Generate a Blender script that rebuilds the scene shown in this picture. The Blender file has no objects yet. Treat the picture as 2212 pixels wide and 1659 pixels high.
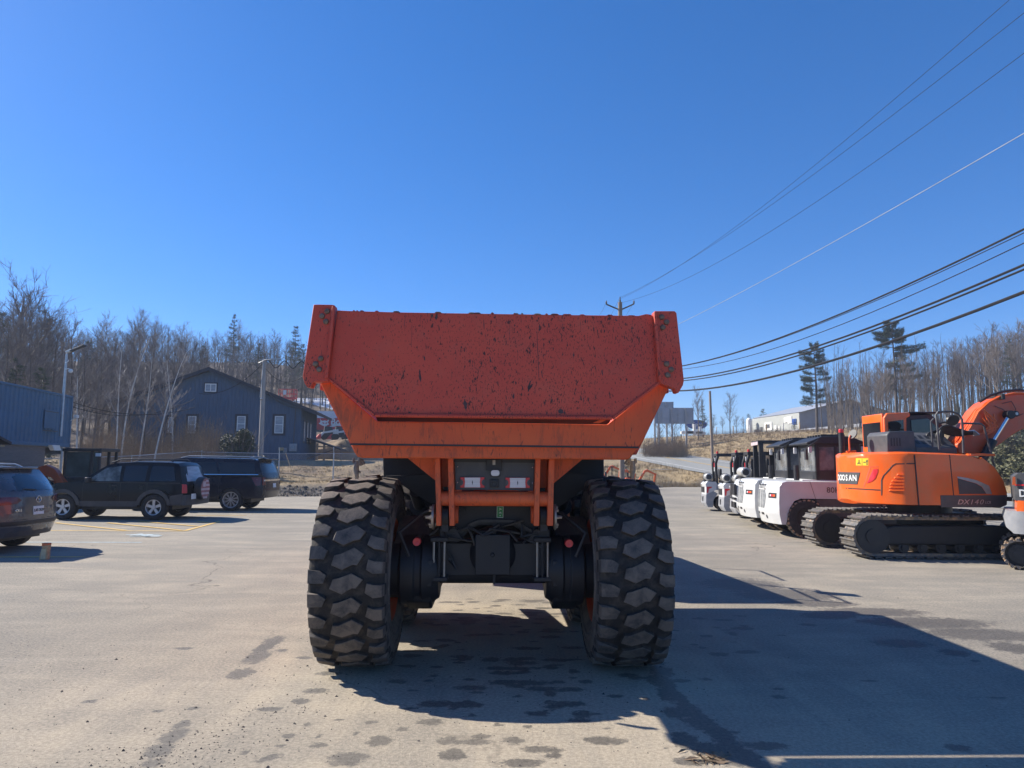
import bpy, bmesh, math, random
from mathutils import Vector, Matrix, noise as mnoise
from math import sin, cos, pi, radians, sqrt, atan2
S = bpy.context.scene
COL = S.collection

# ------------------------------------------------------------------ camera, sky, sun
CAMH = 1.72
FP = 1534.0                       # focal length in pixels of a 2212 px wide picture
PITCH, ROLL = radians(6.45), radians(0.35)
cam_d = bpy.data.cameras.new('camera'); cam = bpy.data.objects.new('camera', cam_d); COL.objects.link(cam)
cam_d.sensor_fit = 'HORIZONTAL'; cam_d.sensor_width = 36.0; cam_d.lens = 36.0*FP/2212.0
cam_d.clip_start = 0.05; cam_d.clip_end = 6000
CR = Matrix.Rotation(pi/2+PITCH, 3, 'X') @ Matrix.Rotation(ROLL, 3, 'Z')
cam.matrix_world = Matrix.Translation((0, 0, CAMH)) @ CR.to_4x4()
S.camera = cam

SHX, SHY = 1.26, -0.60            # shadow offset per metre of height
EL = math.atan(1/sqrt(SHX**2+SHY**2)); AZ = atan2(-SHX, -SHY)   # azimuth from +Y towards +X
W = bpy.data.worlds.new('World'); S.world = W; W.use_nodes = True
wn = W.node_tree.nodes; wl = W.node_tree.links
bg = wn['Background']; sk = wn.new('ShaderNodeTexSky'); sk.sky_type = 'NISHITA'; sk.sun_disc = False
sk.sun_elevation = EL; sk.sun_rotation = AZ
sk.air_density = 1.0; sk.dust_density = 0.8; sk.ozone_density = 8; sk.altitude = 1500
# one even grade of the whole sky: slightly deeper blue, as the phone camera recorded it
ga = wn.new('ShaderNodeGamma'); ga.inputs[1].default_value = .88
hs = wn.new('ShaderNodeHueSaturation'); hs.inputs['Saturation'].default_value = 1.25
mu = wn.new('ShaderNodeMix'); mu.data_type = 'RGBA'; mu.blend_type = 'MULTIPLY'; mu.inputs[0].default_value = 1; mu.inputs[7].default_value = (.9, .93, 1.05, 1)
wl.new(sk.outputs[0], ga.inputs[0]); wl.new(ga.outputs[0], hs.inputs['Color']); wl.new(hs.outputs[0], mu.inputs[6]); wl.new(mu.outputs[2], bg.inputs[0])
bg.inputs[1].default_value = 0.104
sl = bpy.data.lights.new('sun', 'SUN'); sl.energy = 5.0; sl.angle = radians(0.53); sl.color = (1.0, 0.925, 0.81)
so = bpy.data.objects.new('sun', sl); COL.objects.link(so)
so.rotation_euler = Vector((SHX, SHY, -1)).to_track_quat('-Z', 'Y').to_euler()
S.view_settings.view_transform = 'Standard'; S.view_settings.look = 'None'
S.view_settings.exposure = 0.95; S.view_settings.gamma = 1; S.view_settings.use_curve_mapping = False
S.cycles.max_bounces = 6; S.cycles.diffuse_bounces = 3; S.cycles.transparent_max_bounces = 12

# ------------------------------------------------------------------ measuring helpers (survey pixels of the photograph)
def ray(px, py):
    return (CR @ Vector(((px-1106)/FP, (829.5-py)/FP, -1)))
def gp(px, py, z=0.0):
    d = ray(px, py); t = (z-CAMH)/d.z
    return Vector((d.x*t, d.y*t, z))
def at(px, py, Y):
    d = ray(px, py); t = Y/d.y
    return Vector((d.x*t, Y, CAMH+d.z*t))
def smooth(a, b, t):
    t = max(0.0, min(1.0, (t-a)/(b-a))); return t*t*(3-2*t)
def lerp(xs, ys, x):
    if x <= xs[0]: return ys[0]
    for i in range(1, len(xs)):
        if x <= xs[i]: return ys[i-1]+(ys[i]-ys[i-1])*(x-xs[i-1])/(xs[i]-xs[i-1])
    return ys[-1]

# ------------------------------------------------------------------ materials
def newmat(name):
    m = bpy.data.materials.new(name); m.use_nodes = True
    nt = m.node_tree; b = nt.nodes['Principled BSDF']
    return m, nt, b
def N(nt, t, **kw):
    n = nt.nodes.new(t)
    for k, v in kw.items(): setattr(n, k, v)
    return n
def coords(nt, scale=(1, 1, 1), kind='Object'):
    tc = N(nt, 'ShaderNodeTexCoord'); mp = N(nt, 'ShaderNodeMapping')
    mp.inputs['Scale'].default_value = scale; nt.links.new(tc.outputs[kind], mp.inputs[0]); return mp.outputs[0]
def noise(nt, vec, scale, detail=4, rough=.55, dist=0):
    n = N(nt, 'ShaderNodeTexNoise'); n.inputs['Scale'].default_value = scale; n.inputs['Detail'].default_value = detail
    n.inputs['Roughness'].default_value = rough; n.inputs['Distortion'].default_value = dist
    nt.links.new(vec, n.inputs['Vector']); return n.outputs['Fac']
def ramp(nt, fac, a, b):
    r = N(nt, 'ShaderNodeMapRange'); r.inputs['From Min'].default_value = a; r.inputs['From Max'].default_value = b
    nt.links.new(fac, r.inputs['Value']); return r.outputs[0]
def mixc(nt, fac, a, b, mode='MIX'):
    m = N(nt, 'ShaderNodeMix', data_type='RGBA', blend_type=mode)
    for s, v in ((0, fac), (6, a), (7, b)):
        if isinstance(v, (int, float)): m.inputs[s].default_value = v
        elif isinstance(v, tuple): m.inputs[s].default_value = v if len(v) == 4 else (*v, 1)
        else: nt.links.new(v, m.inputs[s])
    return m.outputs[2]
def math_(nt, op, a, b=None):
    m = N(nt, 'ShaderNodeMath', operation=op)
    for i, v in enumerate((a, b)):
        if v is None: continue
        if isinstance(v, (int, float)): m.inputs[i].default_value = v
        else: nt.links.new(v, m.inputs[i])
    return m.outputs[0]
def bump(nt, b, h, strength, dist=.01):
    n = N(nt, 'ShaderNodeBump'); n.inputs['Strength'].default_value = strength; n.inputs['Distance'].default_value = dist
    nt.links.new(h, n.inputs['Height']); nt.links.new(n.outputs[0], b.inputs['Normal'])
def pm(name, col, rough=.6, metal=0, var=.15, scale=6, bmp=0, dust=None, dustamt=.3, coat=0, spec=.5, stretch=(1, 1, 1)):
    """paint / plastic / rubber / wood with procedural variation, dust and fine relief"""
    m, nt, b = newmat(name); v = coords(nt, stretch)
    n1 = noise(nt, v, scale, 6)
    d = tuple(c*(1-var) for c in col); l = tuple(min(1, c*(1+var)) for c in col)
    c = mixc(nt, ramp(nt, n1, .3, .7), d, l)
    if dust:
        n2 = noise(nt, v, scale*.7+2, 8, .65, .4)
        c = mixc(nt, math_(nt, 'MULTIPLY', ramp(nt, n2, .45, .7), dustamt), c, dust)
    nt.links.new(c, b.inputs['Base Color'])
    nt.links.new(math_(nt, 'ADD', math_(nt, 'MULTIPLY', n1, .2), rough-.1), b.inputs['Roughness'])
    b.inputs['Metallic'].default_value = metal; b.inputs['Coat Weight'].default_value = coat
    b.inputs['Specular IOR Level'].default_value = spec
    if bmp: bump(nt, b, noise(nt, v, scale*6, 5), bmp, .01)
    return m
MT = {}
MT['black'] = pm('black_paint', (.012, .013, .017), .5, dust=(.06, .052, .045), dustamt=.35, scale=3)
MT['blackgloss'] = pm('black_car_paint', (.005, .006, .010), .3, coat=.10, spec=.2, scale=2, dust=(.03, .03, .033), dustamt=.2)
MT['navy'] = pm('dark_blue_car_paint', (.007, .010, .022), .26, coat=.15, spec=.25, scale=2, dust=(.08, .08, .09), dustamt=.15)
MT['greycar'] = pm('grey_car_paint', (.075, .08, .09), .28, metal=.3, coat=.7, scale=2, dust=(.12, .11, .1), dustamt=.25)
MT['plastic'] = pm('dark_grey_plastic', (.045, .046, .05), .6, dust=(.12, .11, .1), dustamt=.3)
MT['graymetal'] = pm('charcoal_panel', (.06, .062, .068), .5, dust=(.13, .12, .1), dustamt=.3)
MT['silver'] = pm('galvanised_steel', (.42, .43, .44), .42, metal=.7, scale=9, bmp=.1)
MT['alloy'] = pm('alloy_wheel', (.45, .45, .47), .35, metal=.6, scale=9)
MT['chrome'] = pm('chrome', (.7, .7, .72), .15, metal=1, var=.05)
MT['rubber'] = pm('car_tyre_rubber', (.018, .018, .019), .85, dust=(.1, .09, .08), dustamt=.3, scale=14, bmp=.3)
MT['darkred'] = pm('dark_red_lamp', (.10, .008, .012), .25, coat=.4)
MT['paleglass'] = pm('side_glass_painted_daylight', (.13, .15, .145), .12, var=.7, scale=3.2, coat=.2, dust=(.02, .025, .025), dustamt=.9)  # opaque glass; daylight seen through the window is put into its colour
MT['glass'] = pm('tinted_glass', (.012, .015, .02), .08, var=.3, scale=1.5, coat=.3)
MT['glasslight'] = pm('window_glass_with_blind', (.30, .33, .37), .2, var=.25, scale=1.2, stretch=(1, 1, 8))
MT['white'] = pm('white_paint', (.54, .55, .55), .38, var=.05, dust=(.45, .42, .37), dustamt=.25, coat=.3, scale=3)
MT['whitewood'] = pm('white_trim', (.7, .7, .68), .6, var=.08)
MT['red'] = pm('red_plastic', (.62, .02, .03), .35, var=.1, coat=.3)
MT['redpaint'] = pm('red_paint', (.50, .035, .04), .5, var=.12)
MT['orange'] = pm('orange_machine_paint', (.84, .125, .010), .34, var=.05, dust=(.45, .2, .08), dustamt=.25, coat=.35, scale=2.5, bmp=.02)
MT['orangeboom'] = pm('orange_boom_paint', (.66, .085, .02), .45, var=.1, dust=(.4, .16, .08), dustamt=.3, coat=.2, scale=3)
MT['yellow'] = pm('yellow_sticker', (.85, .55, .02), .5, var=.05)
MT['green'] = pm('green_sticker', (.02, .22, .06), .5, var=.1)
MT['lens'] = pm('ribbed_white_lens', (.62, .62, .64), .2, var=.15, scale=2, coat=.5, stretch=(1, 1, 60), bmp=.4)
MT['wood'] = pm('weathered_pole_wood', (.22, .17, .135), .85, var=.35, scale=9, bmp=.6, stretch=(3, 3, .25))
MT['tan'] = pm('tan_wood', (.45, .32, .17), .8, var=.25, scale=14, bmp=.5)
MT['steeldirty'] = pm('bare_steel_with_tan_dust', (.13, .12, .115), .55, metal=.1, dust=(.52, .34, .18), dustamt=1, scale=8, bmp=.4)
MT['steeldark'] = pm('worn_track_steel', (.11, .105, .10), .55, metal=.3, dust=(.30, .23, .16), dustamt=.45, scale=9, bmp=.4)
MT['steelpin'] = pm('pin_plate_steel', (.35, .33, .3), .5, metal=.7, dust=(.35, .2, .1), dustamt=.5, scale=20)
MT['tank'] = pm('aluminium_gas_bottle', (.52, .51, .48), .4, metal=.5, var=.12, scale=7)
MT['blackpaint2'] = pm('black_frame_underside', (.008, .009, .013), .55, dust=(.02, .018, .017), dustamt=.4, scale=5, bmp=.2)
MT['hose'] = pm('ribbed_black_hose', (.025, .025, .027), .5, scale=30, bmp=.3)
MT['wire'] = pm('black_cable', (.016, .017, .022), .6, scale=2, spec=.25)
MT['polegrey'] = pm('silvered_pole_wood', (.30, .285, .27), .85, var=.25, scale=7, bmp=.4, stretch=(3, 3, .25))
MT['wiregrey'] = pm('bare_aluminium_wire', (.35, .37, .4), .5, metal=.4, scale=2)
MT['boltm'] = pm('rusty_bolt_head', (.16, .12, .095), .6, metal=.3, var=.4, scale=25, dust=(.3, .12, .05), dustamt=.6)
MT['rim'] = pm('orange_wheel_rim', (.55, .07, .02), .5, dust=(.3, .14, .08), dustamt=.5)
MT['greypaint'] = pm('grey_forklift_paint', (.27, .28, .3), .4, dust=(.4, .36, .3), dustamt=.2)
MT['mesh'] = pm('galvanised_fence_wire', (.30, .31, .32), .6, metal=.4)
MT['roofdark'] = pm('brown_shingle_roof', (.06, .045, .042), .85, var=.3, scale=30)
MT['whiteroof'] = pm('pale_metal_roof', (.66, .68, .72), .5, var=.1, scale=1)
MT['siding'] = pm('dark_blue_wood_siding', (.052, .100, .165), .75, var=.2, scale=3, stretch=(4, 4, .4), bmp=.15)
MT['sidingtrim'] = pm('near_black_trim', (.018, .024, .038), .7, var=.2)
MT['bluemetal'] = pm('blue_container_paint', (.055, .135, .225), .55, var=.15, scale=1.5, dust=(.12, .14, .16), dustamt=.35)
MT['tansiding'] = pm('grey_brown_siding', (.20, .165, .15), .8, var=.15, scale=4, stretch=(1, 1, 6))
MT['beige'] = pm('beige_metal_siding', (.33, .345, .33), .6, var=.06, scale=1)
MT['greyroof'] = pm('grey_metal_roof', (.28, .30, .34), .5, var=.1, scale=.6)
MT['billboard'] = pm('back_of_billboard', (.30, .335, .39), .6, metal=.1, var=.12, scale=.8)
MT['blue'] = pm('blue_sign', (.02, .07, .30), .4, var=.1)
MT['bark'] = pm('grey_brown_bark', (.088, .073, .064), .9, var=.4, scale=1.2, bmp=.3)
MT['bark2'] = pm('pale_grey_bark', (.135, .117, .105), .9, var=.35, scale=1.2, bmp=.3)
MT['twig'] = pm('mauve_brown_twigs', (.145, .122, .112), .85, var=.4, scale=.5)
MT['birch'] = pm('white_birch_bark', (.52, .49, .455), .8, var=.3, scale=2.5, bmp=.2)
MT['birchtwig'] = pm('grey_birch_twigs', (.27, .245, .23), .85, var=.35, scale=1)
MT['brush'] = pm('dry_brown_brush', (.23, .165, .105), .9, var=.4, scale=.8)
def leafmat(name, c1, c2, scale=.7):
    m, nt, b = newmat(name); v = coords(nt)
    nt.links.new(mixc(nt, ramp(nt, noise(nt, v, scale, 5), .35, .65), c1, c2), b.inputs['Base Color'])
    b.inputs['Roughness'].default_value = .6
    b.inputs['Subsurface Weight'].default_value = 0
    return m
MT['pine'] = leafmat('dark_pine_needles', (.03, .055, .035), (.075, .115, .06))
MT['pineblue'] = leafmat('mid_green_pine_needles', (.025, .045, .025), (.05, .08, .04))
MT['holly'] = leafmat('glossy_green_leaves', (.02, .035, .014), (.065, .08, .035), 4)
MT['juniper'] = leafmat('yellow_green_foliage', (.035, .045, .015), (.12, .11, .04), 2)
MT['deadgrass'] = leafmat('dead_grass', (.30, .21, .10), (.48, .37, .20), 2)

# ------------------------------------------------------------------ mesh builder
class MB:
    def __init__(s): s.v = []; s.f = []; s.mi = []; s.cur = 0
    def add(s, vs, fs):
        o = len(s.v); s.v += [tuple(v) for v in vs]; s.f += [tuple(o+i for i in f) for f in fs]; s.mi += [s.cur]*len(fs); return s
    def box(s, cx, cy, cz, sx, sy, sz, rz=0, R=None):
        vs = []
        for z in (-.5, .5):
            for x, y in ((-.5, -.5), (.5, -.5), (.5, .5), (-.5, .5)):
                p = Vector((x*sx, y*sy, z*sz))
                if rz: p = Matrix.Rotation(rz, 3, 'Z') @ p
                if R is not None: p = R @ p
                vs.append((p.x+cx, p.y+cy, p.z+cz))
        return s.add(vs, [(3, 2, 1, 0), (4, 5, 6, 7), (0, 1, 5, 4), (1, 2, 6, 5), (2, 3, 7, 6), (3, 0, 4, 7)])
    def bx(s, x0, x1, y0, y1, z0, z1): return s.box((x0+x1)/2, (y0+y1)/2, (z0+z1)/2, abs(x1-x0), abs(y1-y0), abs(z1-z0))
    def prism(s, poly, a, b, axis='y'):
        n = len(poly)
        def m(p, t): return (p[0], t, p[1]) if axis == 'y' else ((t, p[0], p[1]) if axis == 'x' else (p[0], p[1], t))
        vs = [m(p, a) for p in poly]+[m(p, b) for p in poly]
        fs = [tuple(range(n)), tuple(range(2*n-1, n-1, -1))]+[(i, i+n, (i+1) % n+n, (i+1) % n) for i in range(n)]
        return s.add(vs, fs)
    def tube(s, pts, r, n=8, cap=True, closed=False):
        pts = [Vector(p) for p in pts]; k = len(pts)
        rs = r if isinstance(r, (list, tuple)) else [r]*k
        vs = []; prev = None
        for i, p in enumerate(pts):
            if closed: d = pts[(i+1) % k]-pts[i-1]
            else: d = pts[min(i+1, k-1)]-pts[max(i-1, 0)]
            d.normalize()
            if prev is None:
                a = d.orthogonal().normalized()
            else:
                a = prev-d*prev.dot(d)
                a = a.normalized() if a.length > 1e-6 else d.orthogonal().normalized()
            prev = a; b = d.cross(a)
            for j in range(n):
                t = 2*pi*j/n; vs.append(p+(a*cos(t)+b*sin(t))*rs[i])
        fs = []
        for i in range(k if closed else k-1):
            i2 = (i+1) % k
            for j in range(n): fs.append((i*n+j, i*n+(j+1) % n, i2*n+(j+1) % n, i2*n+j))
        if cap and not closed: fs += [tuple(range(n-1, -1, -1)), tuple((k-1)*n+j for j in range(n))]
        return s.add(vs, fs)
    def cyl(s, p0, p1, r, n=16, r1=None): return s.tube([p0, p1], [r, r if r1 is None else r1], n)
    def lathe(s, prof, axis='x', c=(0, 0, 0), n=32, arc=2*pi):
        vs = []; k = len(prof)
        for i in range(n):
            t = arc*i/n
            for (u, r) in prof:
                if axis == 'x': vs.append((c[0]+u, c[1]+r*cos(t), c[2]+r*sin(t)))
                elif axis == 'y': vs.append((c[0]+r*cos(t), c[1]+u, c[2]-r*sin(t)))
                else: vs.append((c[0]+r*cos(t), c[1]+r*sin(t), c[2]+u))
        fs = []
        for i in range(n):
            j = (i+1) % n
            for q in range(k-1): fs.append((i*k+q, i*k+q+1, j*k+q+1, j*k+q))
        return s.add(vs, fs)
    def sphere(s, c, r, n=12, m=8, sz=1):
        prof = [(-cos(pi*i/m)*r*sz, max(1e-4, sin(pi*i/m)*r)) for i in range(m+1)]
        return s.lathe(prof, 'z', c, n)
    def build(s, name, mat, parent=None, loc=None, bev=0, smooth=35, seg=2):
        me = bpy.data.meshes.new(name); me.from_pydata(s.v, [], s.f)
        for m in (mat if isinstance(mat, list) else [mat]): me.materials.append(m if not isinstance(m, str) else MT[m])
        if isinstance(mat, list): me.polygons.foreach_set('material_index', s.mi)
        me.validate(); me.update()
        return fin(me, name, parent, loc, bev, smooth, seg)
def fin(me, name, parent=None, loc=None, bev=0, smooth=35, seg=2, fixn=True):
    if fixn:
        bm = bmesh.new(); bm.from_mesh(me); bmesh.ops.recalc_face_normals(bm, faces=bm.faces); bm.to_mesh(me); bm.free()
    if smooth:
        me.shade_smooth(); me.set_sharp_from_angle(angle=radians(smooth))
    o = bpy.data.objects.new(name, me); COL.objects.link(o)
    if parent is not None: o.parent = parent
    if loc is not None: o.location = loc
    if bev:
        m = o.modifiers.new('bevel', 'BEVEL'); m.width = bev; m.segments = seg; m.limit_method = 'ANGLE'; m.angle_limit = radians(40)
        m.use_clamp_overlap = True; m.harden_normals = False
    return o
def tag(o, label=None, cat=None, group=None, kind=None):
    if label: o['label'] = label
    if cat: o['category'] = cat
    if group: o['group'] = group
    if kind: o['kind'] = kind
    return o
def empty(name, loc=(0, 0, 0), rz=0, label=None, cat=None, group=None):
    o = bpy.data.objects.new(name, None); COL.objects.link(o); o.location = loc; o.rotation_euler = (0, 0, rz); o.empty_display_size = .2
    return tag(o, label, cat, group)
def kids(o): return [c for c in bpy.data.objects if c.parent == o]
def copy_tree(o, parent=None, ch=None):
    if ch is None:
        ch = {}
        for c in bpy.data.objects:
            if c.parent: ch.setdefault(c.parent.name, []).append(c)
    c = o.copy(); COL.objects.link(c)
    if parent is not None: c.parent = parent
    for k in ch.get(o.name, []): copy_tree(k, c, ch)
    return c
def text(s, size, mat, parent, M, ext=.002, shear=0, off=0, name='lettering', sx=1, align='CENTER'):
    cu = bpy.data.curves.new('t', 'FONT'); cu.body = s; cu.size = size; cu.extrude = ext; cu.shear = shear; cu.offset = off
    cu.align_x = align; cu.align_y = 'CENTER'; cu.resolution_u = 3
    t = bpy.data.objects.new('t', cu); COL.objects.link(t)
    bpy.context.view_layer.update()
    me = bpy.data.meshes.new_from_object(t, depsgraph=bpy.context.evaluated_depsgraph_get())
    bpy.data.objects.remove(t); bpy.data.curves.remove(cu)
    me.name = name
    me.transform(M @ Matrix.Diagonal((sx, 1, 1, 1)))
    me.materials.clear(); me.materials.append(MT[mat])
    o = bpy.data.objects.new(name, me); COL.objects.link(o)
    if parent is not None: o.parent = parent
    return o
def face_M(o, xdir, up):
    """matrix putting text in the plane spanned by xdir / up at point o"""
    x = Vector(xdir).normalized(); y = Vector(up).normalized(); z = x.cross(y)
    m = Matrix((x, y, z)).transposed().to_4x4(); m.translation = Vector(o); return m
def sculpt(name, poly, fn, mat, parent, cx=(), cz=(), cy=(), smooth=40, bev=0, y0=-1, y1=1):
    """prism of a side outline (x,z), sliced by planes, then shaped by fn(x,t,z)->(x,y,z)"""
    bm = bmesh.new()
    vs = [bm.verts.new((p[0], y0, p[1])) for p in poly]; f = bm.faces.new(vs)
    r = bmesh.ops.extrude_face_region(bm, geom=[f]); nv = [e for e in r['geom'] if isinstance(e, bmesh.types.BMVert)]
    bmesh.ops.translate(bm, verts=nv, vec=(0, y1-y0, 0))
    for no, cs in (((1, 0, 0), cx), ((0, 0, 1), cz), ((0, 1, 0), cy)):
        for c in cs:
            co = (c*no[0], c*no[1], c*no[2])
            bmesh.ops.bisect_plane(bm, geom=bm.verts[:]+bm.edges[:]+bm.faces[:], plane_co=co, plane_no=no, dist=1e-5)
    for v in bm.verts: v.co = Vector(fn(v.co.x, v.co.y, v.co.z))
    bmesh.ops.recalc_face_normals(bm, faces=bm.faces)
    bmesh.ops.triangulate(bm, faces=[f for f in bm.faces if len(f.verts) > 4])
    me = bpy.data.meshes.new(name); bm.to_mesh(me); bm.free(); me.materials.append(MT[mat] if isinstance(mat, str) else mat)
    return fin(me, name, parent, None, bev, smooth, fixn=False)
def frange(a, b, s):
    n = max(1, int(round((b-a)/s))); return [a+(b-a)*i/n for i in range(1, n)]
def arc(cx, cz, r, a0, a1, n=10):
    return [(cx+r*cos(radians(a0+(a1-a0)*i/n)), cz+r*sin(radians(a0+(a1-a0)*i/n))) for i in range(n+1)]
# ------------------------------------------------------------------ ground, road, terrain
def road_x(y): return 22-.12*(y-32)            # near (left) white edge line of the highway
def road_z(y):
    if y < 36: return 0.02
    if y < 66.8: return .02+1.28*smooth(30, 73.6, y)/smooth(30, 73.6, 66.8) if False else .02+1.28*((y-36)/30.8)**1.25
    h = 1.3+.065*(y-66.8)
    return h if h < 5 else 5+4.2*(1-math.exp(-(h-5)/4.2))-.02
LE_X = [-200, -12, -6, 6, 13, 22]; LE_Y = [36, 37, 38.5, 50, 57, 57]
def lot_edge(x): return lerp(LE_X, LE_Y, x)
def hn(x, y, s, seed=0): return mnoise.noise(Vector((x*s+seed, y*s-seed, seed*.7)))
def terrain(x, y):
    rz = road_z(y); xr = road_x(y)
    d = y-lot_edge(x)
    # left: bank, lawn, wooded hill
    hl = 0
    if d > 0:
        hl = .62*smooth(0, 5, d)+1.3*smooth(6, 24, d)+.15*(hn(x, y, .35, 3))*smooth(0, 2, d)
        if y > 66: hl += .10*(y-66)*smooth(66, 80, y)
        if y > 80: hl += .13*(y-80)
    hl = min(hl, 26+.02*y)
    hm = 0 if d <= 0 else rz*smooth(0, 10, d)-.35*smooth(0, 3, d)*smooth(16, 2, xr-x) + .2*smooth(0, 3, d)
    k_ = max(0, y-60); wl_ = smooth(8+.15*k_, -14-.45*k_, x)
    h = hl*wl_+hm*(1-wl_)
    if d <= 0: h = -.02
    dx = x-(xr+8.6)
    if x > xr-1.2:
        if dx <= 0: h = rz-.03
        else:
            up = .17*dx*smooth(0, 4, dx)+.3*hn(x, y, .08, 9)*smooth(0, 8, dx)
            h = rz-.03+min(up, 9+.02*dx)*smooth(16, 46, y+dx*.3)
    if x > xr-1.2-2.5 and x <= xr-1.2:
        t = smooth(xr-1.2-2.5, xr-1.2, x); h = h*(1-t)+(rz-.03)*t
    if x > xr-4 and h > 5:      # the right hand hill rounds off into a plateau
        h = 5+4.2*(1-math.exp(-(h-5)/4.2))
    return h
xs = []; v = -420
while v < 420:
    xs.append(v); a = abs(v-8); v += 1.0 if a < 40 else (2.0 if a < 90 else (5 if a < 160 else 16))
ys = []; v = -60
while v < 900:
    ys.append(v); v += 10 if v < 20 else (1.0 if v < 75 else (2.5 if v < 190 else (20 if v < 400 else 60)))
vs = [(x, y, terrain(x, y)-.02+(.04*hn(x, y, 1.3, 5) if y > lot_edge(x)+.5 else 0)) for y in ys for x in xs]
nx = len(xs)
me = bpy.data.meshes.new('hillside'); me.from_pydata(vs, [], [(j*nx+i, j*nx+i+1, (j+1)*nx+i+1, (j+1)*nx+i) for j in range(len(ys)-1) for i in range(nx-1)])
m, nt, b = newmat('dead_grass_and_leaf_litter'); v_ = coords(nt)
n1 = noise(nt, v_, .12, 6, .6, .5); n2 = noise(nt, v_, 1.6, 8, .7); n3 = noise(nt, coords(nt, (1, .35, 1)), 9, 6, .75)
c = mixc(nt, ramp(nt, n3, .3, .7), (.20, .14, .075), (.42, .32, .17))
c = mixc(nt, math_(nt, 'MULTIPLY', ramp(nt, n1, .45, .62), .75), c, (.15, .105, .07))
c = mixc(nt, math_(nt, 'MULTIPLY', ramp(nt, n2, .55, .72), .6), c, (.09, .075, .05))
sep = N(nt, 'ShaderNodeAttribute', attribute_name='soil')
c = mixc(nt, sep.outputs['Fac'], c, mixc(nt, n3, (.035, .032, .03), (.16, .14, .12)))
lit = N(nt, 'ShaderNodeAttribute', attribute_name='litter')
c = mixc(nt, lit.outputs['Fac'], c, mixc(nt, n3, (.05, .038, .034), (.115, .088, .075)))
nt.links.new(c, b.inputs['Base Color']); b.inputs['Roughness'].default_value = .95
bump(nt, b, n3, .8, .15)
me.materials.append(m)
a1 = me.attributes.new('soil', 'FLOAT', 'POINT'); a2 = me.attributes.new('litter', 'FLOAT', 'POINT')
a1.data.foreach_set('value', [max(0, smooth(-.5, .6, y-lot_edge(x))*smooth(4.6, 2.6, y-lot_edge(x)+.8*hn(x, y, .5))) if x < road_x(y)-2 else 0 for (x, y, z) in vs])
a2.data.foreach_set('value', [max(smooth(66, 76, y)*smooth(5, -8, x) if x < road_x(y) else smooth(22, 30, x-road_x(y)-8.6-((max(0, 100-y))*-.0)+5*hn(x, y, .05))*smooth(-120, -60, -abs(y-20)), 0)*.9 for (x, y, z) in vs])
tag(fin(me, 'hillside', smooth=60, fixn=False), 'brown dead grass slopes and wooded hillside round the lot', kind='structure')

# asphalt lot: finer grid close to the camera, stain field stored as an attribute
BL = []   # stain blobs (px,py,halfwidth px, halfheight px) surveyed on the ground
for (a, b_, c_, d_) in [(1110, 1475, 10, 5), (640, 1200, 0, 0)]: pass
stains = []
def blob(px, py, w, h):
    p = gp(px, py); q = gp(px+w, py); r = gp(px, py+h)
    stains.append((p.x, p.y, max(.03, (q-p).length), max(.03, (r-p).length)))
for s_ in [(590, 1385, 22, 12), (555, 1420, 26, 14), (520, 1455, 28, 12), (570, 1400, 20, 12), (375, 1590, 28, 18), (345, 1620, 30, 16), (395, 1565, 18, 10), (330, 1648, 26, 12),
           (420, 1530, 16, 4), (340, 1537, 14, 4), (195, 1515, 18, 4), (610, 1405, 12, 4), (650, 1515, 22, 7), (625, 1590, 18, 6), (605, 1612, 14, 5), (590, 1635, 22, 7), (530, 1625, 14, 5), (560, 1645, 18, 5),
           (665, 1565, 12, 5), (690, 1610, 22, 6), (750, 1640, 45, 16), (690, 1590, 12, 5), (735, 1555, 12, 4), (770, 1585, 14, 4), (800, 1560, 16, 5), (820, 1600, 30, 12), (870, 1575, 16, 5), (885, 1530, 14, 4), (930, 1560, 30, 8),
           (965, 1600, 24, 10), (980, 1630, 34, 14), (1040, 1590, 20, 6), (1075, 1565, 14, 5), (1110, 1600, 26, 9), (1170, 1618, 50, 8), (1020, 1545, 12, 4), (980, 1530, 12, 4), (1140, 1570, 14, 4), (1000, 1522, 50, 6), (940, 1520, 40, 8),
           (1480, 1600, 30, 20), (1510, 1560, 34, 16), (1460, 1540, 26, 14), (1440, 1500, 22, 18), (1420, 1470, 22, 14), (1540, 1620, 50, 16), (1590, 1640, 60, 16), (1490, 1645, 40, 10), (1560, 1590, 30, 12), (1430, 1450, 26, 12),
           (1880, 1322, 120, 9), (2000, 1345, 140, 12), (2120, 1370, 120, 12), (1700, 1285, 110, 14), (1600, 1262, 90, 14), (1760, 1303, 90, 8), (1790, 1330, 60, 7), (1950, 1390, 60, 8), (2060, 1410, 30, 7), (1500, 1185, 35, 6), (2190, 1400, 50, 12),
           (1060, 1425, 20, 6), (1110, 1425, 22, 6), (1150, 1475, 18, 6), (1190, 1500, 14, 6), (1240, 1450, 14, 5), (960, 1395, 14, 4), (1010, 1345, 18, 5)]: blob(*s_)
for k in range(26):       # oily run creeping towards the camera from the right hand wheel
    t = k/25; px = 1420+230*t**1.3; py = 1446+215*t; blob(px, py, 14+16*t+6*sin(k*2.1), 7+7*t)
rs = random.Random(4)
for k in range(150):      # drip marks
    x = rs.gauss(.9, 1.5); y = rs.uniform(2.0, 8.5); r_ = rs.uniform(.02, .075)
    stains.append((x, y, r_*rs.uniform(1, 2.2), r_))
for k in range(90):
    x = rs.uniform(-.9, .6); y = rs.uniform(5.0, 9.5); r_ = rs.uniform(.025, .07); stains.append((x, y, r_*rs.uniform(1.2, 2.6), r_))
cell = {}
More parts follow.
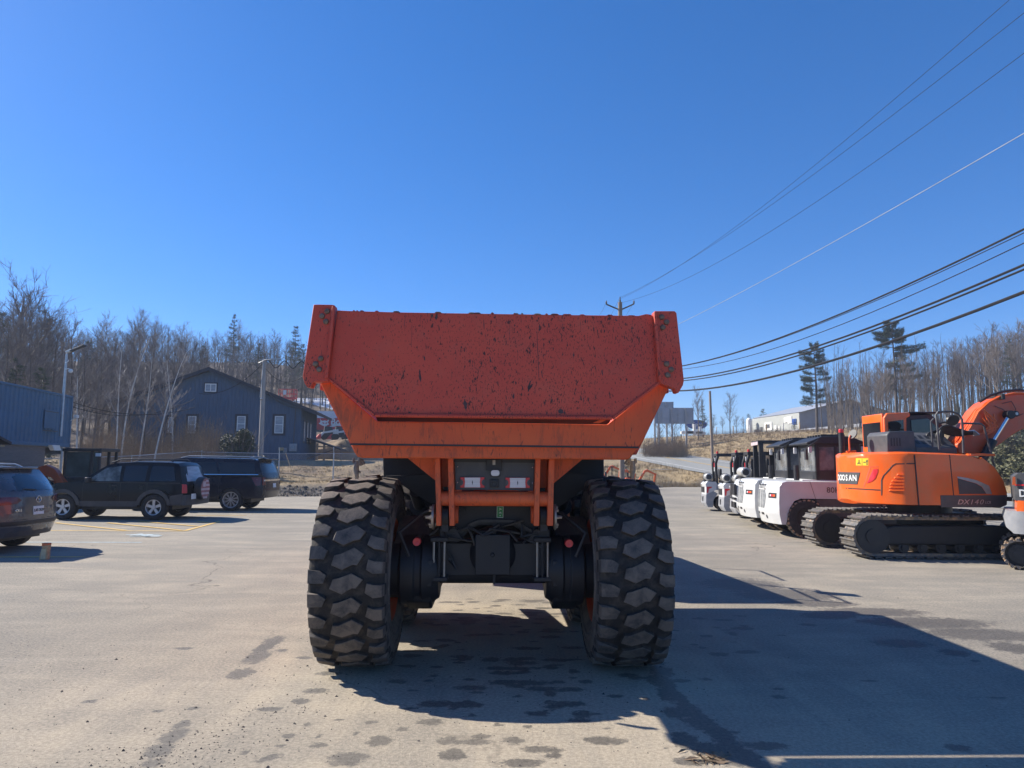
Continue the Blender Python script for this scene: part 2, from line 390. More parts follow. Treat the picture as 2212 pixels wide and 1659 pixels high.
for s_ in stains:
    R = max(s_[2], s_[3])*1.6+.1
    for i in range(int((s_[0]-R)//1), int((s_[0]+R)//1)+1):
        for j in range(int((s_[1]-R)//1), int((s_[1]+R)//1)+1): cell.setdefault((i, j), []).append(s_)
def stain(x, y):
    m_ = 0
    for s_ in cell.get((int(x//1), int(y//1)), ()):
        q = 1.25-((x-s_[0])/s_[2])**2*.5-((y-s_[1])/s_[3])**2*.5
        if q > m_: m_ = q
    return m_
def axis_(segs):
    o = []; v = segs[0][0]
    for (a, b_, st) in segs:
        while v < b_-1e-6: o.append(v); v += st
    o.append(v); return o
gx = axis_([(-200, -20, 15), (-20, -6, 1), (-6, -4, .25), (-4, 7, .045), (7, 26, .5)]); gy = axis_([(-80, 0, 8), (0, 1.6, .4), (1.6, 10, .045), (10, 16, .3), (16, 60, 1)])
def inlot(x, y): return y <= lot_edge(x)+.15*hn(x, y, 1.1, 2) and x < road_x(y)-1.0
vs = []; fs = []; idx = {}
nx = len(gx)
for j, y in enumerate(gy):
    for i, x in enumerate(gx): vs.append([x, min(y, lot_edge(x)+.3*hn(x, y, .9, 2)), 0])
for k, v in enumerate(vs):
    lim = road_x(v[1])-1.0
    if v[0] > lim: v[0] = lim+.001*(v[0]-lim)
fs = [(j*nx+i, j*nx+i+1, (j+1)*nx+i+1, (j+1)*nx+i) for j in range(len(gy)-1) for i in range(nx-1)
      if not (vs[j*nx+i][0] > road_x(vs[j*nx+i][1])-1.0 or vs[(j+1)*nx+i][1]-vs[j*nx+i][1] < 1e-4)]
me = bpy.data.meshes.new('asphalt_lot'); me.from_pydata([tuple(v) for v in vs], [], fs)
a1 = me.attributes.new('stain', 'FLOAT', 'POINT'); a1.data.foreach_set('value', [stain(v[0], v[1]) if (-8 < v[0] < 8 and 1 < v[1] < 14) else 0 for v in vs])
m, nt, b = newmat('dusty_asphalt'); v_ = coords(nt)
sx = N(nt, 'ShaderNodeSeparateXYZ'); nt.links.new(v_, sx.inputs[0])
big = noise(nt, v_, .22, 6, .6, .3); mid = noise(nt, coords(nt, (.5, 1.6, 1)), 1.1, 7, .65, .3)
fine = noise(nt, v_, 38, 6, .8); grit = noise(nt, v_, 190, 2, .6)
# tan dust gathers where the machines stand and pass
dx = math_(nt, 'ABSOLUTE', math_(nt, 'SUBTRACT', sx.outputs[0], .6))
near = math_(nt, 'MULTIPLY', ramp(nt, dx, 6.5, 1.5), ramp(nt, sx.outputs[1], 14, 5))
dust = math_(nt, 'ADD', math_(nt, 'MULTIPLY', near, .85), math_(nt, 'MULTIPLY', ramp(nt, mid, .36, .66), .45))
dust = math_(nt, 'MULTIPLY', dust, ramp(nt, big, .25, .55))
streak = noise(nt, coords(nt, (.9, .16, 1)), 2.4, 6, .7, .6)      # faint tracks of wheels driving in and out
dust = math_(nt, 'MULTIPLY', dust, math_(nt, 'ADD', .55, math_(nt, 'MULTIPLY', ramp(nt, streak, .3, .65), .75)))
asp = mixc(nt, ramp(nt, big, .3, .7), (.165, .163, .15), (.26, .255, .23))
asp = mixc(nt, math_(nt, 'MULTIPLY', ramp(nt, mid, .5, .7), .5), asp, (.34, .33, .30))
c = mixc(nt, dust, asp, (.55, .47, .35))
c = mixc(nt, math_(nt, 'MULTIPLY', ramp(nt, fine, .40, .62), 1.0), mixc(nt, .42, c, (.05, .045, .04)), mixc(nt, .42, c, (.46, .39, .30)))
c = mixc(nt, math_(nt, 'MULTIPLY', ramp(nt, grit, .62, .72), .5), c, (.06, .055, .05))
c = mixc(nt, math_(nt, 'MULTIPLY', ramp(nt, grit, .36, .28), .5), c, (.5, .45, .38))
vo = N(nt, 'ShaderNodeTexVoronoi', feature='DISTANCE_TO_EDGE'); vo.inputs['Scale'].default_value = .16
wv = N(nt, 'ShaderNodeVectorMath', operation='ADD'); nz = N(nt, 'ShaderNodeTexNoise'); nz.inputs['Scale'].default_value = .9; nz.inputs['Detail'].default_value = 6
nt.links.new(v_, nz.inputs['Vector']); sc = N(nt, 'ShaderNodeVectorMath', operation='SCALE'); sc.inputs['Scale'].default_value = 1.2
nt.links.new(nz.outputs['Color'], sc.inputs[0]); nt.links.new(v_, wv.inputs[0]); nt.links.new(sc.outputs[0], wv.inputs[1]); nt.links.new(wv.outputs[0], vo.inputs['Vector'])
crack = math_(nt, 'MULTIPLY', ramp(nt, vo.outputs['Distance'], .0025, .0008), ramp(nt, big, .42, .6))
c = mixc(nt, math_(nt, 'MULTIPLY', crack, .6), c, (.05, .045, .042))
st = N(nt, 'ShaderNodeAttribute', attribute_name='stain')
edge = math_(nt, 'ADD', st.outputs['Fac'], math_(nt, 'MULTIPLY', math_(nt, 'SUBTRACT', noise(nt, v_, 13, 8, .8), .5), 2.4))
wet = ramp(nt, edge, .66, .92)
c = mixc(nt, math_(nt, 'MULTIPLY', wet, math_(nt, 'ADD', .42, math_(nt, 'MULTIPLY', mid, .6))), c, mixc(nt, ramp(nt, fine, .35, .65), (.03, .028, .03), (.10, .095, .085)))
nt.links.new(c, b.inputs['Base Color'])
nt.links.new(math_(nt, 'SUBTRACT', .93, math_(nt, 'MULTIPLY', wet, .28)), b.inputs['Roughness']); b.inputs['Specular IOR Level'].default_value = .35
bump(nt, b, math_(nt, 'ADD', fine, math_(nt, 'MULTIPLY', grit, .8)), .8, .010)
me.materials.append(m)
tag(fin(me, 'asphalt_lot', smooth=0, fixn=False), 'dusty stained grey asphalt lot with wet patches', kind='structure')

# highway ribbon with markings
def ribbon(name, off0, off1, dz, mat, y0=-60, y1=330, label=None):
    vs = []; fs = []; y = y0; k = 0
    while y <= y1:
        for o in (off0, off1): vs.append((road_x(y)+o, y, road_z(y)+dz))
        if k: fs.append((2*k-2, 2*k-1, 2*k+1, 2*k))
        k += 1; y += 2 if y < 200 else 10
    me = bpy.data.meshes.new(name); me.from_pydata(vs, [], fs); me.materials.append(MT[mat])
    return tag(fin(me, name, smooth=60, fixn=False), label, kind='structure')
MT['roadasphalt'] = pm('grey_highway_asphalt', (.23, .235, .225), .9, var=.12, scale=.35, stretch=(2, .2, 1))
MT['linewhite'] = pm('worn_white_road_paint', (.62, .62, .6), .7, var=.15, scale=8)
MT['lineyellow'] = pm('worn_yellow_road_paint', (.62, .40, .10), .7, var=.2, scale=6, dust=(.2, .19, .17), dustamt=.45)
MT['lineblue'] = pm('worn_pale_blue_paint', (.38, .47, .5), .7, var=.2, scale=6, dust=(.17, .17, .16), dustamt=.7)
ribbon('highway', -1.5, 8.6, .0, 'roadasphalt', label='two lane highway climbing the hill')
ribbon('white_edge_line', 0, .14, .012, 'linewhite', label='white line along the near edge of the highway')
ribbon('white_edge_line', 7.2, 7.34, .012, 'linewhite', label='white line along the far edge of the highway')
ribbon('yellow_centre_line', 3.55, 3.67, .012, 'lineyellow', label='yellow centre line of the highway')
ribbon('yellow_centre_line', 3.77, 3.89, .012, 'lineyellow', label='yellow centre line of the highway')
# painted bay markings on the lot
def stripe(p, q, w, mat, label, z=.005):
    a, b_ = gp(*p), gp(*q); d = (b_-a).normalized(); n = Vector((-d.y, d.x, 0))*w/2
    me = bpy.data.meshes.new('painted_line'); me.from_pydata([tuple(v+Vector((0, 0, z))) for v in (a-n, b_-n, b_+n, a+n)], [], [(0, 1, 2, 3)]); me.materials.append(MT[mat])
    tag(fin(me, 'painted_line', smooth=0, fixn=False), label, kind='structure')
stripe((60, 1146), (399, 1147.3), .11, 'lineyellow', 'yellow line along the near side of the hatched bay')
stripe((399, 1147.2), (476, 1126.5), .11, 'lineyellow', 'yellow line closing the right side of the hatched bay', .009)
for k, (p, q) in enumerate([((120, 1130), (272, 1146.5)), ((232, 1130), (393, 1146.3)), ((300, 1126.5), (427, 1137.6)), ((425, 1127), (452, 1129.5))]):
    stripe(p, q, .11, 'lineyellow', 'diagonal yellow line in the hatched bay', .013)
stripe((425, 1113.5), (533, 1113.5), .11, 'lineyellow', 'yellow line behind the black vehicle with the spare wheel')
stripe((-60, 1203.5), (181, 1203.3), .11, 'lineyellow', 'yellow line beside the upright wooden block')
stripe((40, 1171.5), (306, 1172), .11, 'lineblue', 'pale blue line beside the grey car')
pl = MB()
for (x0, y0, x1, y1) in [(272, 1155.5, 345, 1154.5), (280, 1159, 350, 1157.5), (300, 1154, 320, 1160), (283, 1157, 330, 1157), (312, 1160, 345, 1160)]:
    a, b_ = gp(x0, y0), gp(x1, y1); d = (b_-a).normalized(); n = Vector((-d.y, d.x, 0))*.06
    pl.add([a-n+Vector((0, 0, .005+.004*len(pl.f))), b_-n+Vector((0, 0, .005+.004*len(pl.f))), b_+n+Vector((0, 0, .005+.004*len(pl.f))), a+n+Vector((0, 0, .005+.004*len(pl.f)))], [(0, 1, 2, 3)])
tag(pl.build('painted_symbol', 'lineblue', smooth=0), 'faded pale blue symbol painted on the lot', kind='structure')
# loose grit and crumbs
rg = random.Random(11); gm = MB()
for k in range(3800):
    t = rg.random()
    if t < .45: x = rg.uniform(-3.6, -1.6)+rg.gauss(0, .2); y = 2.2+(x+3.6)*1.3+rg.gauss(0, .45)
    elif t < .8: x = rg.uniform(-5, 1.5); y = rg.uniform(2.2, 7)
    else: x = rg.uniform(-9, 8); y = rg.uniform(3, 14)
    r_ = rg.uniform(.002, .007) if rg.random() < .95 else rg.uniform(.007, .014)
    a = rg.uniform(0, pi); pts = []
    for j in range(4):
        q = a+j*pi/2+rg.uniform(-.3, .3); pts.append((x+cos(q)*r_*rg.uniform(.7, 1.3), y+sin(q)*r_*rg.uniform(.7, 1.3), .0))
    gm.add(pts+[(x, y, r_*rg.uniform(.6, 1.1))], [(0, 1, 4), (1, 2, 4), (2, 3, 4), (3, 0, 4)])
MT['gritm'] = pm('dark_crumbs', (.07, .06, .055), .9, var=.6, scale=3)
tag_ = None
lv = MB()
for k in range(34):
    q = gp(1525+rg.gauss(0, 26), 1637+rg.gauss(0, 9)); a = rg.uniform(0, pi); l = rg.uniform(.02, .06); d = Vector((cos(a), sin(a), 0))*l; n = Vector((-d.y, d.x, 0))*rg.uniform(.1, .45); u = Vector((0, 0, rg.uniform(.006, .02)))
    lv.add([q-d+Vector((0, 0, .004)), q+n+u, q+d+Vector((0, 0, .008)), q-n+u*.5], [(0, 1, 2, 3)])
tag(lv.build('dry_leaves', pm('dry_leaves', (.20, .14, .09), .9, var=.4, scale=9), smooth=0), 'small scatter of dry leaves lying in the wet run at the bottom of the picture', 'leaves', kind='stuff')
tag(gm.build('grit', 'gritm', smooth=0), 'dark crumbs of dirt and grit strewn over the asphalt', 'grit', kind='stuff')
# ------------------------------------------------------------------ articulated dump truck
MT['bodypaint'], nt, b = newmat('scratched_orange_dump_body'); v_ = coords(nt)
vv = coords(nt, (1, 1, .38)); vs_ = coords(nt, (1, 1, .12))
n1 = noise(nt, v_, 2.2, 5, .6); chips = noise(nt, vv, 105, 4, .6); chips2 = noise(nt, vv, 22, 6, .7, .3); dens = noise(nt, v_, 1.7, 3)
scr = noise(nt, vs_, 60, 3, .5, .25)
c = mixc(nt, ramp(nt, n1, .3, .7), (.50, .062, .040), (.58, .080, .045))
c = mixc(nt, math_(nt, 'MULTIPLY', ramp(nt, noise(nt, v_, 5, 7, .7), .5, .75), .35), c, (.40, .12, .08))
chips = math_(nt, 'MAXIMUM', chips, math_(nt, 'SUBTRACT', noise(nt, vv, 48, 4, .6), .035))
k1 = math_(nt, 'ADD', chips, math_(nt, 'MULTIPLY', math_(nt, 'SUBTRACT', dens, .5), .2))
c = mixc(nt, math_(nt, 'MULTIPLY', ramp(nt, k1, .585, .615), .92), c, (.045, .022, .02))
k2 = math_(nt, 'ADD', chips2, math_(nt, 'MULTIPLY', math_(nt, 'SUBTRACT', dens, .5), .3))
c = mixc(nt, math_(nt, 'MULTIPLY', ramp(nt, k2, .665, .70), .9), c, (.05, .035, .035))
c = mixc(nt, math_(nt, 'MULTIPLY', ramp(nt, scr, .66, .72), .45), c, (.09, .035, .03))
nt.links.new(c, b.inputs['Base Color']); b.inputs['Roughness'].default_value = .5; b.inputs['Specular IOR Level'].default_value = .35
bump(nt, b, math_(nt, 'ADD', n1, math_(nt, 'MULTIPLY', ramp(nt, k1, .63, .67), -.25)), .25, .01)
MT['bodydirty'], nt, b = newmat('smeared_orange_body_frame'); v_ = coords(nt)
vv = coords(nt, (1, 1, .25)); n1 = noise(nt, v_, 2.2, 5, .6); sm = noise(nt, vv, 16, 8, .72, 1.4); dens = noise(nt, v_, 1.3, 3); sc2 = noise(nt, coords(nt, (1, 1, .2)), 46, 3, .5, 1.2)
c = mixc(nt, ramp(nt, n1, .3, .7), (.58, .085, .022), (.68, .12, .028))
c = mixc(nt, math_(nt, 'MULTIPLY', ramp(nt, math_(nt, 'ADD', sm, math_(nt, 'MULTIPLY', math_(nt, 'SUBTRACT', dens, .5), .45)), .50, .72), .7), c, (.12, .05, .03))
c = mixc(nt, math_(nt, 'MULTIPLY', ramp(nt, sc2, .64, .70), .65), c, (.05, .025, .02))
nt.links.new(c, b.inputs['Base Color']); b.inputs['Roughness'].default_value = .6; bump(nt, b, sm, .25, .01)
MT['bigtyre'], nt, b = newmat('dusty_earthmover_rubber'); v_ = coords(nt)
n1 = noise(nt, v_, 9, 8, .7, .4); n2 = noise(nt, v_, 60, 4, .6); n3 = noise(nt, v_, 2.5, 4)
c = mixc(nt, ramp(nt, n2, .3, .7), (.032, .030, .030), (.062, .057, .055))
c = mixc(nt, math_(nt, 'MULTIPLY', ramp(nt, math_(nt, 'ADD', n1, math_(nt, 'MULTIPLY', math_(nt, 'SUBTRACT', n3, .5), .4)), .34, .62), .8), c, (.175, .14, .11))
nt.links.new(c, b.inputs['Base Color']); b.inputs['Roughness'].default_value = .75; bump(nt, b, math_(nt, 'ADD', n1, n2), .5, .008)

MT['grooveshade'] = pm('groove_rubber_painted_shade', (.016, .015, .015), .85, var=.2, scale=12, dust=(.085, .066, .052), dustamt=.8, bmp=.3)  # shade between the lugs put into the rubber's colour, with brown dust over it
TY = radians(1.4); TO = Vector((-.162, 6.41, 0))
TR = Matrix.Rotation(TY, 3, 'Z')
truck = empty('dump_truck', TO, TY, 'big orange articulated dump truck seen from behind, tailgate scratched and rusty', 'dump truck')
def tl(px, py, ly):
    """surveyed pixel -> truck-local point on the plane y = ly"""
    d = TR.transposed() @ ray(px, py); o = TR.transposed() @ (Vector((0, 0, CAMH))-TO)
    t = (ly-o.y)/d.y; p = o+d*t; return (p.x, p.z)
def tpoly(pts, ly): return [tl(x, y, ly) for x, y in pts]
TG = -.80
gate = [(728, 670), (756, 671.5), (862, 674.5), (1190, 679.8), (1380, 682), (1390, 679.5), (1397, 678), (1406, 679.5), (1413.6, 684), (1419, 740), (1425.6, 826), (1323, 904), (810, 898), (710, 818)]
# body frame behind the tailgate
outer = [(689.7, 824), (754, 950), (760, 958), (1377, 965.6), (1386, 957), (1446, 834)]
fb = [(689.7, 824), (754, 950), (760, 960), (1377, 966.5), (1386, 957), (1446, 834), (1424, 826), (1313, 917), (815, 910), (707, 818)]
m_ = MB(); m_.prism(tpoly(fb, TG+.09), TG+.09, TG+.16)
m_.build('rear_frame', 'bodydirty', truck, bev=.008)
lip = MB(); lp = [(757, 958), (766, 978), (772, 986.5), (782, 989), (1352, 993), (1362, 989.5), (1369.5, 978.5), (1381, 965)]
lip.prism(tpoly(lp, TG+.14), TG+.135, TG+.30); lip.build('sill', 'bodydirty', truck, bev=.012)
dk = MB(); dk.prism(tpoly([(757, 957.5), (757, 961.5), (1380, 968.5), (1380, 964.5)], TG+.088), TG+.0875, TG+.10); dk.build('seam_line', 'black', truck)
# tub: side walls, floor, front wall
AL = tl(700, 700, TG+.16); zt = 2.44
bl = tl(765, 975, TG+.16); br = tl(1375, 982, TG+.16); ol = tl(690, 826, TG+.16); orr = tl(1446, 834, TG+.16)
t_ = MB()
yB, yF = TG+.16, 3.52
for sx, lo, up in ((-1, bl, ol), (1, br, orr)):
    top = (up[0]*1.0, zt)
    th = .03*(-sx)
    poly = [lo, up, top, (top[0]+th, zt), (up[0]+th, up[1]), (lo[0]+th, lo[1]+.03)]
    t_.prism(poly, yB, yF)
t_.prism([(bl[0], bl[1]-.0), (br[0], br[1]), (br[0], br[1]+.05), (bl[0], bl[1]+.05)], yB+.15, yF)
fl = t_.build('body_tub', 'bodypaint', truck)
fw = MB(); fw.prism([(bl[0]+.04, bl[1]+.06), (br[0]-.04, br[1]+.06), (orr[0]-.04, orr[1]), (orr[0]-.04, zt-.15), (orr[0]-.5, zt+.1), (ol[0]+.04, zt+.28), (ol[0]+.04, ol[1])], yF-.06, yF); fw.build('headboard', 'bodypaint', truck, bev=.01)
sp = MB(); sp.bx(ol[0]+.2, orr[0]-.2, yF+.0, yF+.25, zt-.02, zt+.04); sp.build('spill_guard', 'bodypaint', truck, bev=.01)
rb = MB()
for k in range(4):
    y = .3+k*.95
    for sx in (-1, 1):
        x = (ol if sx < 0 else orr)[0]; rb.bx(x-(.06 if sx < 0 else 0), x+(.06 if sx > 0 else 0), y, y+.16, up[1]+.03, zt)
rb.bx(ol[0]-.07, ol[0], yB+.3, yF, zt-.1, zt); rb.bx(orr[0], orr[0]+.07, yB+.3, yF, zt-.1, zt)
tag(rb.build('side_ribs', 'bodypaint', truck, bev=.008), kind='stuff')
# tailgate
g = MB(); g.prism(tpoly(gate, TG), TG, TG+.05); g.prism(tpoly([(815, 880), (1318, 887), (1318, 897), (815, 891)], TG+.05), TG+.052, TG+.12); tg = g.build('tailgate', 'bodypaint', truck, bev=.006)  # inner lip added behind the bottom edge to thin the sunlit strip
ed = MB(); e0, e1 = tl(812, 899, TG), tl(1321, 905, TG)
ed.tube([(e0[0], TG-.012, e0[1]+.008), (e1[0], TG-.012, e1[1]+.008)], .017, 8)
for a, b_ in (((810, 898), (710, 818)), ((1323, 904), (1425, 826))):
    p, q = tl(*a, TG), tl(*b_, TG); ed.tube([(p[0], TG-.006, p[1]), (q[0], TG-.006, q[1])], .013, 6)
ed.build('bottom_bead', 'bodypaint', tg)
# dark marks of scraped rubber and steel on the gate, and pale slot end
sl_ = MB(); sl_.prism(tpoly([(812, 899), (1320, 905), (1313, 920), (815, 912)], TG+.3), TG+.3, TG+.34); sl_.build('slot_shade_plate', 'black', truck)  # black colour stands in for the shade inside the slot
nb = MB(); nb.prism(tpoly([(1282, 913), (1298, 906), (1312, 906), (1296, 914)], TG+.04), TG+.07, TG+.08); nb.build('reinforcing_strip', 'bodydirty', truck)
MT['scuff'] = pm('dark_scuff', (.055, .028, .03), .6, var=.4, scale=30)
rq = random.Random(9)
for (x0, y0, x1, y1, w) in ((1160, 716, 1164, 816, 1.5), (890, 700, 889, 750, .8), (876, 680, 873, 706, .9), (944, 676, 942, 692, 6), (934, 677, 933, 688, 4), (1004, 862, 1007, 888, 7), (1212, 884, 1213, 894, 15), (1146, 822, 1141, 846, 6), (1150, 830, 1143, 842, 7), (1166, 700, 1165, 716, 3.5), (916, 768, 918, 780, 3.5), (906, 798, 909, 826, 4), (1110, 850, 1109, 862, 4), (1058, 770, 1061, 784, 4), (1045, 690, 1046, 712, 2.5), (1330, 690, 1333, 694, 6), (786, 790, 784, 803, 2.5), (1170, 802, 1172, 816, 2), (1100, 700, 1101, 735, .7), (1240, 760, 1238, 775, 2.5), (1300, 800, 1302, 812, 2.5), (1215, 700, 1214, 712, 2)):
    n_ = 7; L_, R__ = [], []
    for i in range(n_+1):
        t = i/n_; k_ = .62*w*(.2+.8*sin(pi*min(1, max(.06, t))))*rq.uniform(.4, 1.2) if w > 2 else .6*w*rq.uniform(.5, 1)
        cx_, cy_ = x0+(x1-x0)*t, y0+(y1-y0)*t; L_.append((cx_-k_, cy_+rq.uniform(-.6, .6))); R__.append((cx_+k_*rq.uniform(.6, 1), cy_+rq.uniform(-.6, .6)))
    g = MB(); g.prism(tpoly(L_+R__[::-1], TG), TG-.0012, TG+.002); g.build('scuff_mark', 'scuff', tg, smooth=0)
for k in range(26):      # lumps of dried mud and dents along the top edge
    px = rq.uniform(735, 1400); py = 670+12*(px-728)/680+.6; w = rq.uniform(2, 9); h_ = rq.uniform(.6, 1.8)
    g = MB(); g.prism(tpoly([(px-w, py+1), (px-w*.6, py-h_*.7), (px+w*.1, py-h_*.8), (px+w*.7, py-h_*.4), (px+w, py+1)], TG+.01), TG+.004, TG+.045); g.build('mud_lump', 'steeldirty' if k % 3 == 0 else 'bodypaint', tg, smooth=0)
# corner posts
lf = [(677, 657.7), (686, 657.5), (716, 658), (722.6, 659), (724, 669), (709.8, 816), (709, 824), (690, 825), (677, 826), (671.7, 837), (663.7, 837), (658, 828), (653.6, 814)]
rf = [(1413.5, 671.7), (1457.7, 671.7), (1461.7, 676), (1477.7, 822), (1475.7, 832), (1465.7, 849), (1459.7, 848), (1457.7, 840), (1449.7, 837), (1429.6, 830), (1421.6, 822), (1412, 684)]
for pts, bolts in ((lf, [(183, 97), (155, 123), (176, 153), (149, 352), (120, 381), (140, 410)]), (rf, [(1984, 128), (2010, 155), (1990, 184), (2010, 381), (2036, 411), (2016, 440)])):
    g = MB(); g.prism(tpoly(pts, TG-.03), TG-.03, TG+.07); cp = g.build('corner_post', 'bodypaint', truck, bev=.006)
    rr_ = MB()
    if pts is lf: q0, q1 = tl(722, 662, TG-.03), tl(706, 818, TG-.03); rr_.prism([(q0[0]-.012, q0[1]), (q0[0]+.012, q0[1]), (q1[0]+.012, q1[1]), (q1[0]-.012, q1[1])], TG-.055, TG-.03)
    else: q0, q1 = tl(1415, 676, TG-.03), tl(1425, 822, TG-.03); rr_.prism([(q0[0]-.012, q0[1]), (q0[0]+.012, q0[1]), (q1[0]+.012, q1[1]), (q1[0]-.012, q1[1])], TG-.05, TG-.03)
    rr_.build('post_rib', 'bodypaint', cp, bev=.004)
    for (cx_, cy_) in bolts:
        p = tl(633.6+cx_*.401, 633.6+cy_*.401, TG-.03)
        bo = MB(); bo.lathe([(0, .0235), (-.004, .0235), (-.013, .020), (-.017, .013), (-.018, .0005)], 'y', (p[0], TG-.03, p[1]), 12); bo.build('bolt', 'boltm', cp, smooth=30)
# rubber chains / hangers under the corners
for (px, s) in ((775, 1), (1362, -1)):
    h = MB(); p = tl(px, 990, TG+.35)
    def q(dx, dz): return (p[0]+dx*s, TG+.35, p[1]+dz)
    h.tube([q(-.04, 0), q(-.045, -.03), q(-.02, -.05), q(0, -.03)], .012, 6); h.tube([q(0, -.01), q(.03, -.02), q(.045, -.04), q(.02, -.05)], .013, 6)
    h.tube([q(-.015, -.02), q(-.02, -.08), q(-.012, -.17)], [.018, .024, .016], 8); h.tube([q(.01, -.0), q(.005, -.06)], .017, 7)
    h.tube([q(-.018, -.10), q(.02, -.115)], .008, 6)
    h.build('prop_hook', 'steeldirty', truck)
# orange hinge brackets
BY = -.52
for (x0, x1, x2) in ((941, 952, 0), (969, 981, 0), (1155, 1166, 0), (1184, 1196, 0)):
    g = MB(); k = 1 if x0 < 1100 else -1
    pts = [(x0-2*k, 986), (x1-2*k, 986), (x1+0*k, 1060), (x1+1*k, 1136), (x0+2*k, 1136), (x0, 1060)]
    g.prism(tpoly(pts, BY), BY, BY+.34); g.build('hinge_plate', 'bodyorange' if 'bodyorange' in MT else 'bodydirty', truck, bev=.004)
for pts in ([(952, 986), (969, 986), (969, 1052), (953, 1052)], [(1166, 988), (1184, 988), (1183, 1054), (1166, 1054)], [(876, 986), (944, 986), (943, 1040)], [(1193, 988), (1262, 989), (1194, 1046)]):
    g = MB(); g.prism(tpoly(pts, BY+.20), BY+.20, BY+.23); g.build('gusset', 'bodydirty', truck, bev=.003)
tb = MB(); p0, p1 = tl(944, 1077, BY+.05), tl(1194, 1078.5, BY+.05)
tb.tube([(p0[0], BY+.07, p0[1]), (p1[0], BY+.07, p1[1])], .060, 24); tb.build('cross_tube', 'orange2' if 'orange2' in MT else 'bodydirty', truck)
for x0, x1 in ((982, 989), (1148, 1155)):
    g = MB(); a, b_ = tl(x0, 1112, BY+.1), tl(x1, 1112, BY+.1); g.cyl((a[0], BY+.17, a[1]), (b_[0], BY+.17, a[1]), .075, 20); g.build('pin_boss', 'bodydirty', truck)
for x0, x1 in ((953, 969), (1167, 1184)):
    g = MB(); a, b_ = tl(x0, 1100, BY+.05), tl(x1, 1100, BY+.05); z = tl(x0, 1118, BY+.05)[1]
    g.cyl((a[0], BY+.17, z), (b_[0], BY+.17, z), .11, 24); g.bx(a[0], b_[0], BY+.08, BY+.3, z-.12, z+.0); g.build('pivot_barrel', 'blackpaint2', truck, bev=.005)
for x0, k in ((934, -1), (1199, 1)):
    g = MB(); a = tl(x0, 1118, BY+.1); g.cyl((a[0]-.006, BY+.17, a[1]), (a[0]+.012, BY+.17, a[1]), .105, 24)
    for j in range(8):
        t = j*pi/4; g.cyl((a[0]+k*.008, BY+.17+.08*cos(t), a[1]+.08*sin(t)), (a[0]+k*.03, BY+.17+.08*cos(t), a[1]+.08*sin(t)), .012, 6)
    g.cyl((a[0]+k*.01, BY+.14, a[1]-.0), (a[0]+k*.06, BY+.14, a[1]-.0), .014, 6)
    g.build('pin_flange', 'steelpin', truck)
# tail-light panel
PY = BY+.10
g = MB(); g.prism(tpoly([(982, 988), (1156, 990), (1152, 1060), (984, 1058)], PY), PY, PY+.05); pan = g.build('light_panel', 'graymetal', truck, bev=.003)
g = MB(); g.prism(tpoly([(978, 986), (1158, 988), (1158, 1000), (978, 998)], PY), PY-.015, PY+.04); g.build('panel_hood', 'black', pan)
g = MB(); g.prism(tpoly([(1050, 992), (1084, 992.5), (1084, 1017), (1050, 1016)], PY), PY-.03, PY); g.build('lamp_bracket', 'black', pan, bev=.003)
g = MB(); g.prism(tpoly([(1064, 994), (1070, 994), (1070, 1004), (1064, 1004)], PY), PY-.045, PY-.03); g.build('latch', 'steelpin', pan)
def rpoly(x0, y0, x1, y1, r=3, n=3):
    o = []
    for cx_, cy_, a0 in ((x1-r, y0+r, -90), (x1-r, y1-r, 0), (x0+r, y1-r, 90), (x0+r, y0+r, 180)):
        for i in range(n+1): t = radians(a0+90*i/n); o.append((cx_+r*cos(t), cy_+r*sin(t)))
    return o
g = MB(); g.prism(tpoly(rpoly(1058, 1013.5, 1081.5, 1030, 3), PY-.03), PY-.055, PY-.0); rl = g.build('reversing_lamp', 'black', pan)
g = MB(); g.prism(tpoly(rpoly(1060.5, 1015.5, 1079, 1028, 5), PY-.055), PY-.064, PY-.055); g.build('lens', 'lens', rl, bev=.003)
for (x0, x1) in ((994.5, 1046.5), (1138, 1190-.5)):
    x0_, x1_ = (994.5, 1046.5) if x0 < 1000 else (1092, 1144.5); ya = 1031 if x0 < 1000 else 1031.7
    L = x1_-x0_; lu = MB(); lu.prism(tpoly([(x0_, ya), (x1_, ya), (x1_, ya+22.5), (x0_, ya+22.5)], PY-.015), PY-.018, PY); lo_ = lu.build('tail_light', 'red', pan, bev=.002)
    c_ = MB(); c_.prism(tpoly([(x0_+9, ya+.5), (x1_-9, ya+.5), (x1_-10, ya+11), (x1_-9, ya+22), (x0_+9, ya+22), (x0_+10, ya+11)], PY-.018), PY-.026, PY-.018); c_.build('clear_lens', 'lens', lo_, bev=.002)
    for sx, xx in ((1, x0_), (-1, x1_)):
        d_ = MB(); d_.prism(tpoly([(xx+sx*6.2*cos(radians(t)), ya+11.2-7*sin(radians(t))) for t in range(-90, 91, 20)], PY-.018), PY-.024, PY-.018); d_.build('dark_notch', 'graymetal', lo_)
    for sx in (0,):
        d_ = MB(); d_.prism(tpoly([((x0_+x1_)/2-1.2, ya+11), ((x0_+x1_)/2, ya+6), ((x0_+x1_)/2+1.2, ya+11), ((x0_+x1_)/2, ya+17)], PY-.026), PY-.028, PY-.026); d_.build('lens_mark', 'graymetal', lo_)
g = MB(); g.prism(tpoly(rpoly(1058, 1035, 1078, 1053, 2), PY), PY-.025, PY); so_ = g.build('trailer_socket', 'black', pan, bev=.003)
g = MB(); p = tl(1068, 1045, PY-.025); g.lathe([(0, .03), (-.012, .03), (-.012, .022), (-.004, .018), (-.004, .0005)], 'y', (p[0], PY-.025, p[1]), 16); g.build('socket_cap', 'hose', so_)
